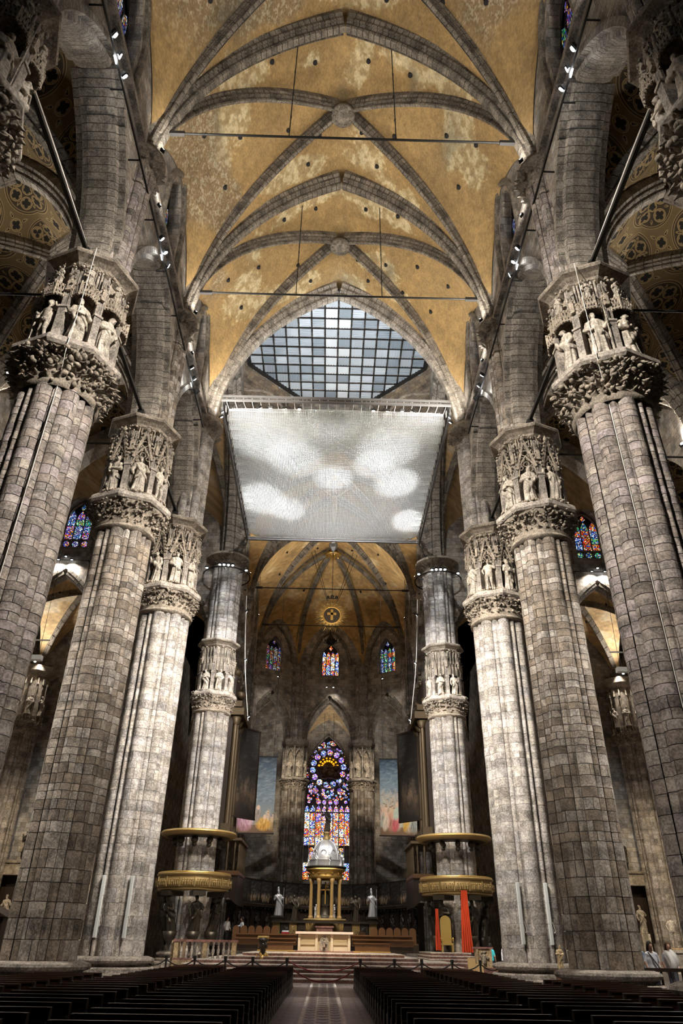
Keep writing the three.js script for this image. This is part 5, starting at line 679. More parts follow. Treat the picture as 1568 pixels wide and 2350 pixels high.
// ---------------------------------------------------------------- lamps
srand(401);
for (const s of [-1, 1]) {
  const X = -s * W, K = (cd, angle = 0.42) => ({ ...LAMP.clerestory, cd, angle }), BAY = ['bay behind the frame-edge column', 'bay two before the crossing', 'bay between the hooded and gabled columns', 'bay beside the crossing pier'];
  const rows = [[3.2, [X, 17.5, -PD[2]], K(2300, 0.36)], [4.0, [X, 12, -PD[2]], K(1500, 0.4)], [5.0, [X, 26.5, -(PD[2] - 1.8)], K(700, 0.25)], [12.4, [X, 18, -PD[3]], K(1900, 0.34)], [13.1, [X, 26, -(PD[3] - 1.6)], K(900, 0.22)], [13.8, [X, 12, -D3], K(2600, 0.3)], [20.9, [X, 15, -D3], K(3300, 0.34)], [21.65, [X, 6, -D3], K(2200, 0.3)], [22.4, [X, 26, -(D3 - 1.6)], K(1000, 0.22)], [29.4, [X, 13, -D4], K(4600, 0.22)], [30.3, [X, 20, -D4], K(3600, 0.17)], [31.3, [0, 46, -D3 - 12], K(700, 0.5)]];
  for (const [d, tgt, L] of rows) { const k = d < 9 ? 0 : d < 18 ? 1 : d < 27 ? 2 : 3; flood('clerestory_floodlight', 'white floodlight on the wall rail of the ' + BAY[k], 'clerestory floodlights', [s * 8.22, 29.12, -d], tgt, L, 'cool', 0.24); }
  // added glowing strips standing in for floodlight spill on the wall
  for (const [d, y] of [[13.1, 29], [21.65, 28.9], [30.3, 28.8]]) { const t = thing('added_spill_strip', 'short glowing strip added for floodlight spill on the nave wall', 'lamp', [s * 8.36, y - 0.12, -d], 0, 'added spill strips'); part('tube', box(0.04, 0.04, 0.3), LENS.cool, t); const l = new THREE.PointLight(new THREE.Color().setRGB(...COOL), 2.6); l.name = 'spill_light'; l.position.set(-s * 0.08, 0, 0); l.castShadow = true; l.shadow.radius = 6; t.add(l); }
  for (const k of [1, 2, 3, 4]) { const d = PD[k], L = { ...LAMP.vault, cd: LAMP.vault.cd * [0, 0.5, 0.75, 1, 1][k] }; flood('capital_uplight', ['', 'small uplight on the upper capital of the frame-edge column', 'small uplight on the upper capital over the hooded column', 'small uplight on the upper capital over the gabled column', 'small uplight on the upper capital beside the net'][k], 'vault uplights', [s * 8.0, 31.55, -d + 0.5], [s * 1.5, 45, -d - (k === 4 ? -5 : 2)], L, 'cool', 0.14); if (k < 4) flood('capital_uplight', ['', 'small lamp under the upper capital of the frame-edge column', 'small lamp under the upper capital over the hooded column', 'small lamp under the upper capital over the gabled column'][k], 'vault uplights', [s * 8.3, 30.2, -d - 1.3], [-s * 3, 45, -d - 6], L, 'cool', 0.12); }
  { const r = thing('lamp_rail', 'dark rail along the nave wall that carries the floodlights', 'rail', [0, 0, 0], 0, 'lamp rails'); part('bar', box(0.07, 0.09, 33, s * 8.34, 28.97, -18), M.iron, r); for (let k = 0; k < 12; k++) part('stay', box(0.5, 0.05, 0.05, s * 8.6, 28.97, -3 - k * 2.8), M.iron, r); }
  // lamps under the net corners and round the eastern piers
  for (const [i, y] of [33.15, 32.7].entries()) flood('net_corner_lamp', 'bright white lamp under the corner of the net frame', 'lamps at the net corners', [s * 8.0, y, -(D3 + 0.7)], i ? [-s * W, 9, -D4] : [-s * W, 21, -D4], { ...LAMP.pier, cd: 2600, angle: 0.16 }, 'cool', 0.22);
  const ring = thing('lamp_ring', 'dark steel ring round the eastern crossing pier that carries lamps', 'bracket', [s * W, 29.7, -D4], 0, 'lamp rings'); part('hoop', fin(new THREE.TorusGeometry(2.1, 0.06, 6, 32).applyMatrix4(M4(0, 0, 0, 0, 1, PI / 2))), M.iron, ring); for (let k = 0; k < 6; k++) part('stay', bar(V(0, 0, 1.4).applyAxisAngle(V(0, 1, 0), k), V(0, 0, 2.1).applyAxisAngle(V(0, 1, 0), k), 0.05, 0.05), M.iron, ring);
  for (let k = 0; k < 6; k++) { const a = [-0.28, -0.1, 0.08, 0.26, -0.95, 0.95][k] - s * 0.1; flood('pier_lamp', 'white lamp of the cluster ringing the eastern crossing pier', 'lamps ringing the eastern piers', [s * W + Math.sin(a) * 2.15, 29.85, -D4 + Math.cos(a) * 2.15], [s * W + Math.sin(a) * 1.2, 18, -D4 + Math.cos(a) * 1.2], { ...LAMP.pier, cd: 170, angle: 0.5 }, 'cool', 0.24, k === 1 || k === 2); }
  for (const [x, y, d] of [[-7.6, 26.6, 57.6], [-7.4, 22.4, 58.5], [-6.9, 17.9, 60]]) flood('choir_side_lamp', 'small white lamp on the pole beside the choir organ', 'lamps on the choir poles', [-s * x, y, -d], y > 25 ? [s * 4.0, 16.5, -83] : [0, 6, -66], { ...LAMP.pier, cd: y > 25 ? 2600 : 200, angle: y > 25 ? 0.16 : 0.4, color: y > 25 ? [1, 0.86, 0.66] : COOL }, 'cool', 0.18, y < 20 || y > 25);
  single('lamp_pole', 'thin pale pole carrying small lamps beside the choir organ', 'pole', tube([V(s * 7.7, 28, -57.4), V(s * 7.45, 22.2, -58.6), V(s * 6.95, 17.6, -60.1)], 0.04, 5, 12), M.cable, [0, 0, 0], 0, 'lamp poles');
  for (const [i, x] of [23.5, 24.1, 24.7, 25.6].entries()) flood('transept_lamp', 'white lamp on the bar over the transept arch', 'lamps over the transept arches', [s * x, 30.55 + (i === 1 ? 0.35 : 0), -(D4 - 1.0)], [s * x, 27, -(D4 - 0.2)], LAMP.transept, 'cool', 0.2, i % 2 === 0);
  single('lamp_bar', 'thin dark bar over the transept arch that carries lamps', 'rail', [box(5, 0.06, 0.06, s * 24.3, 30.5, -(D4 - 1.0)), box(0.06, 0.06, 0.9, s * 22, 30.5, -(D4 - 0.6)), box(0.06, 0.06, 0.9, s * 26.6, 30.5, -(D4 - 0.6))], M.iron, [0, 0, 0], 0, 'lamp bars');
  flood('pier_top_lamp', 'starry white lamp on top of the lit wall pier', 'lamps on the wall piers', [s * 28.2, 24.0, -64.6], [s * 27, 5, -58], LAMP.aisle, 'cool', 0.22); flood('pier_top_lamp', 'white lamp standing on the lit wall pier behind the starry one', 'lamps on the wall piers', [s * 28.9, 24.0, -64.8], [s * 26, 31, -62], { ...LAMP.aisle, cd: 120 }, 'cool', 0.14);
  flood('pier_top_lamp', 'small lamp on a bracket washing the niche capital of the wall pier', 'lamps on the wall piers', [s * 27.4, 24.1, -64.2], [s * 28, 19, -64.8], { ...LAMP.aisle, cd: 60, angle: 0.8 }, 'cool', 0.12); flood('aisle_lamp', 'bright lamp in the inner aisle beyond the hooded column', 'inner aisle lamps', [s * 18.6, 24.6, -29.4], [s * 13, 31, -23], { ...LAMP.aisle, cd: 150 }, 'cool', 0.3); flood('aisle_lamp', 'lamp on the aisle pier turned towards the painted vault', 'inner aisle lamps', [s * 17.6, 23.6, -20], [s * 12.5, 31, -16], { ...LAMP.aisle, cd: 90 }, 'cool', 0.2);
  flood('aisle_lamp', 'lamp high in the outer aisle turned down on the side altar', 'inner aisle lamps', [s * 21, 22, -47], [s * 25, 4, -66], { ...LAMP.aisle, cd: 1200, angle: 0.4, color: [1, 0.84, 0.6] }, 'warm', 0.2); flood('aisle_lamp', 'lamp on the aisle arcade turned on the outer face of the brown-stained column', 'inner aisle lamps', [s * 18.4, 21.5, -24.6], [s * 10.4, 9, -PD[3]], { ...LAMP.aisle, cd: 1100, angle: 0.3 }, 'cool', 0.2);
  flood('apse_lamp', 'small lamp over the slanted apse arch', 'apse lamps', [s * 6.0, 27.6, -78.4], [s * 7.4, 24, -80.5], { ...LAMP.transept, cd: 14, angle: 0.9 }, 'white', 0.2); flood('apse_lamp', 'small lamp pair over the middle apse arch', 'apse lamps', [s * 0.4, 27.6, -82.0], [s * 0.5, 25, -83], { ...LAMP.transept, cd: 12, angle: 0.9 }, 'white', 0.18, s > 0);
  flood('added_ambulatory_lamp', 'hidden lamp added behind the apse pier to brighten the ambulatory vault', 'ambulatory lamps', [s * 7.8, 19, -83.0], [s * 10.2, 28, -87.0], { ...LAMP.vault, cd: 70, angle: 1.2 }, 'warm', 0.14); flood('added_ambulatory_lamp', 'hidden lamp added in the ambulatory to brighten its middle vault', 'ambulatory lamps', [s * 3.5, 19.6, -85.2], [0, 28, -87.5], { ...LAMP.vault, cd: 70, angle: 1.0 }, 'warm', 0.14);  // both added out of view to brighten the ambulatory vaults
  for (const d of [60, 70]) flood('added_choir_uplight', 'hidden uplight added to brighten the choir vault', 'choir vault lamps', [s * 7.9, 31.6, -d], [s * 1, 45, -d - 4], { ...LAMP.vault, cd: 230, angle: 0.8 }, 'warm', 0.14);  // uplights added out of sight so the choir vault is lit
}
// added floodlights, mostly out of view, that brighten net, altar and deck
for (const [x, tx, td, a] of [[-3.6, -5.2, 41.0, 0.15], [-3, -3.1, 43.3, 0.11], [-3.4, -6.1, 49.6, 0.085], [-0.8, -0.6, 39.3, 0.12], [2.4, 3.9, 42.1, 0.12], [3.4, 5.0, 46.5, 0.085], [3.6, 6.6, 53.0, 0.055], [0.2, -0.1, 45.6, 0.075], [-2.4, -4.0, 50.9, 0.06], [3, 3.0, 43.9, 0.08]]) flood('added_net_flood', 'unseen floodlight added behind the western crossing arch for a bright net patch', 'added net floods', [x, 47.2, -38.5], [tx, 33.3, -td], { ...LAMP.net, angle: a * 1.55 }, 'white', 0.3);
for (const s of [-1, 1]) {
  flood('added_net_flood', 'unseen floodlight added behind the western crossing arch to brighten the whole net', 'added net floods', [s * 2, 47.8, -38.5], [s * 2.5, 33, -48], { ...LAMP.net, cd: LAMP.net.cd * 0.24, angle: 0.6 }, 'white', 0.3); flood('added_deck_uplight', 'floodlight added on the net frame to brighten the scaffold deck', 'deck uplights', [s * 7.6, 34.6, -(D3 + 0.9)], [s * 1.5, 50, -(D3 + 8)], { ...LAMP.pier, cd: 420, angle: 0.8 }, 'cool', 0.16);  // net-wide flood and deck uplight, both added to brighten them
  flood('added_altar_flood', 'floodlight under the western net beam turned on the altar', 'floodlights on the altar', [s * 2.6, 33.3, -(D3 + 0.35)], [s * 1.6, 1, -51], LAMP.altar, 'warm', 0.26); flood('added_altar_flood', 'floodlight under the western net beam added to light the altar temple', 'floodlights on the altar', [s * 3.6, 33.3, -(D3 + 0.35)], [s * 0.6, 5, -67], { ...LAMP.altar, cd: 2200, angle: 0.13 }, 'warm', 0.26); flood('added_altar_flood', 'floodlight under the western net beam added to light the pulpit', 'floodlights on the altar', [s * 4.6, 33.3, -(D3 + 0.35)], [s * 8.6, 4.5, -55], { ...LAMP.altar, cd: 2600, angle: 0.13 }, 'warm', 0.26); flood('added_altar_flood', 'floodlight under the western net beam added to light the hanging canvas', 'floodlights on the altar', [s * 5.4, 33.3, -(D3 + 0.35)], [-s * 6.6, 13.6, -72], { ...LAMP.altar, cd: 4200, angle: 0.1, color: WHITE }, 'white', 0.26);  // added floods for altar, temple, pulpit and canvases, lenses facing away
  flood('added_sunburst_spot', 'small spot added on the choir tie rod to light the gilt sunburst', 'sunburst spots', [s * 3, 33.35, -(D5 + 0.2)], [0, 35, -77.7], { ...LAMP.altar, cd: 130, angle: 0.22 }, 'warm', 0.16); flood('aisle_lamp', 'unseen lamp added high in the inner aisle to brighten the visitors', 'inner aisle lamps', [s * 15, 23.5, -24], [s * 12.2, 1, -30], { ...LAMP.aisle, cd: 900, angle: 0.22 }, 'white', 0.2);  // both lamps added: one brightens the sunburst, the other the visitors
}
const CHOIRP = {}, PEOPLE = []; let BRANGEL = null;
// ---------------------------------------------------------------- painted canvases: loose brushwork with generic standing figures
function painting(w, h, seed0, sky, ground, cloths, dark, figs = { n: 34, low: 0.62, small: 0.14, big: 0.34 }) {
  return canvasTex(w, h, (x) => {
    srand(seed0); const g = x.createLinearGradient(0, 0, 0, h); sky.forEach((c, i) => g.addColorStop(i / (sky.length - 1), c)); x.fillStyle = g; x.fillRect(0, 0, w, h);
    for (let i = 0; i < 500; i++) { x.globalAlpha = 0.12; x.fillStyle = pick(sky.concat(['#e8e0d0', '#20242c'])); x.beginPath(); x.ellipse(rr(0, w), rr(0, h * 0.62), rr(6, 46), rr(3, 16), rr(-0.6, 0.2), 0, TAU); x.fill(); }
    x.globalAlpha = 0.9; x.fillStyle = ground; x.fillRect(0, h * 0.9, w, h * 0.1);
    const soft = (c, a, px, py, rx, ry, rot = 0) => { x.fillStyle = c; for (let k = 0; k < 3; k++) { x.globalAlpha = a * 0.45; x.beginPath(); x.ellipse(px, py, rx * (1.15 - k * 0.2), ry * (1.12 - k * 0.14), rot, 0, TAU); x.fill(); } };
    const low = figs.low, cnt = figs.n; for (let i = 0; i < cnt; i++) { const d = i / cnt, px = rr(-0.02, 1.02) * w, ph = h * lerp(figs.small, figs.big, d), py = h * lerp(low, 0.98, d), c = d < 0.5 ? pick(['#8f8472', '#a39684', '#6e665a', '#b8a890']) : pick(cloths), a = lerp(0.25, 0.8, d) * (dark ? 0.5 : 1), lean = rr(-0.3, 0.3); soft(c, a, px, py - ph * 0.3, ph * rr(0.15, 0.24), ph * 0.33, lean); soft('#c8aa8c', a * 0.8, px + lean * ph * 0.4, py - ph * 0.56, ph * 0.11, ph * 0.17, lean); for (let k = 0; k < 5; k++) soft(k % 2 ? '#f4e6cc' : '#2a2018', a * 0.3, px + rr(-0.16, 0.16) * ph, py - ph * rr(0.05, 0.55), ph * 0.02, ph * rr(0.1, 0.22), lean + rr(-0.3, 0.3)); soft('#cfa886', a, px + lean * ph * 0.55, py - ph * 0.79, ph * 0.05, ph * 0.065); soft('#4a3628', a * 0.7, px + lean * ph * 0.55, py - ph * 0.84, ph * 0.05, ph * 0.03); x.globalAlpha = a * 0.6; x.strokeStyle = '#c8a488'; x.lineWidth = ph * 0.035; x.lineCap = 'round'; x.beginPath(); x.moveTo(px + lean * ph * 0.4, py - ph * 0.64); x.quadraticCurveTo(px + rr(-0.3, 0.3) * ph, py - ph * 0.6, px + rr(-0.35, 0.35) * ph, py - ph * rr(0.4, 1.05)); x.stroke(); }
    for (const [c, px, py, rx, ry] of figs.mass || []) { soft(c, 0.9, px * w, py * h, rx * w, ry * h, 0.2); for (let k = 0; k < 14; k++) soft(k % 2 ? '#fff0d8' : '#3a2418', 0.16, (px + rr(-0.8, 0.8) * rx) * w, (py + rr(-0.7, 0.7) * ry) * h, rx * w * 0.08, ry * h * rr(0.2, 0.5), rr(-0.5, 0.5)); soft('#d8b090', 0.9, px * w + rx * w * 0.2, (py - ry * 1.15) * h, 0.045 * w, 0.032 * h); }
    x.globalAlpha = 0.14; x.fillStyle = sky[1]; x.fillRect(0, h * 0.2, w, h * 0.45);
    if (dark) { x.globalAlpha = 0.45; x.fillStyle = '#120d09'; x.fillRect(0, 0, w, h); } x.globalAlpha = 0.08; for (let i = 0; i < 1500; i++) { x.fillStyle = i % 2 ? '#000' : '#fff'; x.fillRect(rr(0, w), rr(0, h), 2, 2); }
  });
}
function uvFit(g, w, h) { const p = g.attributes.position, u = g.attributes.uv; for (let i = 0; i < p.count; i++) u.setXY(i, p.getX(i) / w + 0.5, p.getY(i) / h + 0.5); return g; }
const canvasMat = (t) => mat(0xffffff, { map: t, roughness: 0.7 });
// ---------------------------------------------------------------- pulpits round the eastern crossing piers
srand(501);
const reliefFig = (x, y, z, s) => [ball(0.055 * s, x, y + 0.24 * s, z, 6), fin(new THREE.CapsuleGeometry(0.07 * s, 0.2 * s, 2, 6).applyMatrix4(M4(x, y + 0.03 * s, z))), bar(V(x, y + 0.12 * s, z + 0.03), V(x + 0.13 * s * (rnd() > 0.5 ? 1 : -1), y + rr(0, 0.22) * s, z + 0.05), 0.04 * s, 0.04 * s)];
for (const s of [-1, 1]) {
  const word = s < 0 ? 'behind the marble balustrade' : 'above the throne and orange curtains', c = [s * 9.42, 0, -(D4 - 0.5)];
  const t = thing('pulpit', 'round gilt relief pulpit on dark bronze figures ' + word, 'pulpit', c), R = 2.5;
  part('floor_slab', lathe([[1.5, 4.52], [R - 0.1, 4.5], [R + 0.02, 4.6], [R - 0.05, 4.7], [1.5, 4.72]], 40), M.giltOld, t); part('parapet', lathe([[R - 0.1, 4.66], [R + 0.04, 4.72], [R + 0.12, 4.85], [R + 0.1, 5.2], [R - 0.02, 5.38], [R + 0.1, 5.44], [R + 0.16, 5.52], [R + 0.1, 5.58], [R - 0.25, 5.58], [R - 0.25, 4.7]], 48), M.giltOld, t, 'gilt bronze parapet'); part('hand_rail', fin(new THREE.TorusGeometry(R, 0.09, 8, 48).applyMatrix4(M4(0, 5.6, 0, 0, 1, PI / 2))), M.gold, t);
  for (let k = 0; k < 16; k++) { const a = k / 16 * TAU, g = []; for (let j = -2; j <= 2; j++) g.push(...reliefFig(j * 0.17, 4.92, R + 0.12, 1)); g.push(box(0.06, 0.62, 0.08, 0.47, 5.03, R + 0.12)); part('relief_panel', cat(g).applyMatrix4(M4(0, 0, 0, a)), M.giltOld, t, 'gilt relief with small figures'); }
  for (let k = 0; k < 6; k++) { const a = k / 6 * TAU + 0.35, g = at(FIG[[5, 3, 0][k % 3]], M4(0, 2.05, 1.55, 0, [1.35, 1.2, 1.3], 0.22)); part('bronze_bearer', cat([g, lathe([[0.1, 1.3], [0.35, 1.7], [0.5, 2.1], [0, 2.1]], 8, 0, 0, 1.62), box(0.9, 0.3, 1.3, 0, 4.35, 1.85)]).applyMatrix4(M4(0, 0, 0, a)), M.bronze, t, 'dark bronze bearer figure'); }
  const u = thing('sounding_board', 'dark gilt-rimmed round canopy over the pulpit ' + word, 'canopy', c); part('disc', lathe([[1.45, 8.05], [2.5, 8.0], [2.72, 8.12], [2.76, 8.25], [2.7, 8.36], [1.45, 8.42]], 44), M.giltOld, u); part('rim', fin(new THREE.TorusGeometry(2.74, 0.045, 6, 48).applyMatrix4(M4(0, 8.24, 0, 0, 1, PI / 2))), M.gold, u); for (let k = 0; k < 10; k++) part('bracket', [blob(0.26, Math.sin(k / 10 * TAU) * 1.75, 7.75, Math.cos(k / 10 * TAU) * 1.75, 1), blob(0.17, Math.sin(k / 10 * TAU) * 1.7, 7.42, Math.cos(k / 10 * TAU) * 1.7, 1)], M.bronze, u); part('soffit', lathe([[1.48, 7.9], [2.4, 8.02]], 32), M.bronze, u);
  // organ gallery behind the pier
  const g = thing('organ_gallery', 'wooden balcony with gilt balusters under the organ ' + word, 'balcony', [s * 7.9, 0, -61.6]); part('deck', box(2.6, 0.3, 5.4, 0, 5.95, 0), M.walnut, g); part('rail', box(2.8, 0.18, 5.6, 0, 8.25, 0), M.giltDark, g); part('underside', extr([[-1.3, 5.85], [1.3, 5.85], [1.3 * -s, 3.9]], 5.2, [], M4(0, 0, -2.6)), M.darkwood, g); for (let k = 0; k < 9; k++) part('baluster', lathe([[0.05, 6.1], [0.12, 6.35], [0.05, 6.7], [0.05, 7.4], [0.1, 7.8], [0.06, 8.2]], 8, -s * 1.2, 0, -2.4 + k * 0.6), M.giltDark, g); for (let k = 0; k < 4; k++) part('baluster', lathe([[0.05, 6.1], [0.12, 6.35], [0.05, 6.7], [0.05, 7.4], [0.1, 7.8], [0.06, 8.2]], 8, -s * 0.9 + s * k * 0.55, 0, 2.55), M.giltDark, g);
  const o = thing('organ_case', 'tall dark organ case with gilt columns ' + word, 'organ', [s * 8.9, 0, -62.6]); part('case', box(2.4, 13, 5.2, s * 0.5, 15, 0), M.darkwood, o); for (const z of [-2.3, -0.8, 0.8, 2.3]) part('column', [cyl(0.22, 0.19, 8, -s * 0.9, 9.4, z, 12), lathe([[0.26, 17.3], [0.5, 17.9], [0, 17.9]], 10, -s * 0.9, 0, z), box(0.8, 1.2, 0.8, -s * 0.9, 8.9, z)], M.giltDark, o); part('cornice', [box(3, 0.6, 5.8, -s * 0.1, 18.3, 0), box(2.6, 0.5, 5.4, -s * 0.05, 19, 0)], M.giltDark, o); part('crest', [...Array.from({ length: 26 }, () => blob(rr(0.15, 0.4), rr(-1, 1), rr(19.3, 22.5), rr(-2.4, 2.4), 1))], M.giltDark, o, 'gilt carved crest'); for (let k = 0; k < 9; k++) part('pipe', cyl(0.14, 0.14, 5 - Math.abs(k - 4) * 0.4, -s * 0.82, 9.6, -0.7 + k * 0.17, 8), M.silver, o);
  // opened painted shutters
  const sh = thing('organ_shutter', s < 0 ? 'dark painted organ shutter hanging open over the balustrade side' : 'grey-brown painted organ shutter hanging open over the throne side', 'painting', [s * 8.5, 14.2, -62.6], s * -0.85), w = 3.3, h = 7.4, tx = painting(384, 768, 600 + s, ['#16130f', '#241c15', '#1a140f'], '#1d140d', ['#5a2f22', '#6a5638', '#3a2f28', '#7a5a3c', '#8a6a4c'], true);
  part('frame', [box(w + 0.2, 0.14, 0.16, 0, h / 2, 0), box(w + 0.2, 0.14, 0.16, 0, -h / 2, 0), box(0.14, h, 0.16, w / 2, 0, 0), box(0.14, h, 0.16, -w / 2, 0, 0)].map((q) => q.applyMatrix4(M4(-s * w / 2, 0, 0))), M.darkwood, sh); part('canvas', uvFit(box(w, h, 0.06), w, h).applyMatrix4(M4(-s * w / 2, 0, 0)), canvasMat(tx), sh, 'dark figure painting');
  const bt = s < 0 ? painting(448, 896, 611, ['#3f4f5e', '#66727a', '#8a8678'], '#6e5138', ['#a8707a', '#b08a50', '#7f6a72', '#a8a088'], false, { n: 14, low: 0.74, small: 0.12, big: 0.26, mass: [['#b0788a', 0.22, 0.88, 0.2, 0.1], ['#c8a0a8', 0.38, 0.8, 0.1, 0.1], ['#d8962c', 0.72, 0.89, 0.19, 0.08], ['#8a7a70', 0.55, 0.78, 0.1, 0.09]] }) : painting(448, 896, 622, ['#2f4658', '#7e8a92', '#b0a896'], '#7a5a40', ['#b08a78', '#9a8a70', '#8f9a90', '#c8b49a', '#b87a68'], false, { n: 40, low: 0.5, small: 0.14, big: 0.36, mass: [['#c8505a', 0.42, 0.86, 0.09, 0.1], ['#d8a030', 0.72, 0.8, 0.08, 0.15], ['#9fb8a8', 0.45, 0.72, 0.08, 0.09], ['#d8c0a8', 0.15, 0.85, 0.08, 0.1]] });
  const b = thing('hanging_painting', s < 0 ? 'tall hanging canvas with blue-grey sky and figures in rose and orange' : 'tall hanging canvas crowded with figures, one in yellow and one in red', 'painting', [s * 6.85, 13.75, -72]); part('canvas', uvFit(box(3.5, 6.9, 0.06), 3.5, 6.9), canvasMat(bt), b); part('batten', [box(3.7, 0.1, 0.12, 0, 3.5, 0), box(3.7, 0.1, 0.12, 0, -3.5, 0)], M.darkwood, b); for (const q of [-1.4, 1.4]) part('wire', tube([V(q, 3.5, 0), V(q, 23.4, 0)], 0.02, 4), M.iron, b);
}
// ---------------------------------------------------------------- choir screen: dark stalls with a row of paintings, in a half ring
{
  const ringAt = (q) => { const a = q * PI / 2 * 0.98, rx = 7.6, rd = 12; return [Math.sin(a) * rx, 62.5 + Math.cos(a) * rd, a]; }, t = thing('choir_stalls', 'dark carved wooden choir stalls curving behind the high altar', 'stalls');
  for (let k = 0; k < 18; k++) { const q = (k + 0.5) / 9 - 1, [x, d] = ringAt(q), [x0, e0] = ringAt(k / 9 - 1), [x1, e1] = ringAt((k + 1) / 9 - 1), L = Math.hypot(x1 - x0, e1 - e0), ang = Math.atan2(e1 - e0, x1 - x0), m = M4(x, 0, -d, ang); part('stall_panel', cat([box(L, 3.2, 0.25, 0, 2.6, 0), box(L * 0.7, 1.6, 0.12, 0, 2.9, 0.16), box(0.14, 3.2, 0.4, L / 2, 2.6, 0.1)]).applyMatrix4(m), M.darkwood, t); part('cornice', cat([box(L + 0.1, 0.22, 0.7, 0, 4.25, 0.12), ...[-0.3, 0, 0.3].map((u) => blob(0.1, u * L, 4.05, 0.35))]).applyMatrix4(m), M.darkwood, t); part('niche_figure', at(FIG[k % 6], m.clone().multiply(M4(0, 2.2, 0.3, 0, 0.8))), M.darkwood, t);
    if (k > 1 && k < 16) { const p = thing('choir_painting', 'small dark figure canvas in the row above the choir stalls', 'painting', [x, 5.35, -d], ang, 'canvases above the choir stalls'); const tx = [0, 1, 2].map((i) => i)[k % 3]; part('canvas', uvFit(box(L - 0.08, 1.75, 0.06), L, 1.75), canvasMat(CHOIRP[tx] ||= painting(256, 256, 640 + tx, ['#1c1712', '#2c241b', '#1a1511'], '#2a1d12', ['#8a5a30', '#7a3a28', '#9a8050', '#5a5a48', '#b09060'], tx === 2)), p); part('frame', [box(L, 0.07, 0.1, 0, 0.89, 0), box(L, 0.07, 0.1, 0, -0.89, 0), box(0.07, 1.8, 0.1, -L / 2 + 0.03, 0, 0)], M.darkwood, p); } }
}
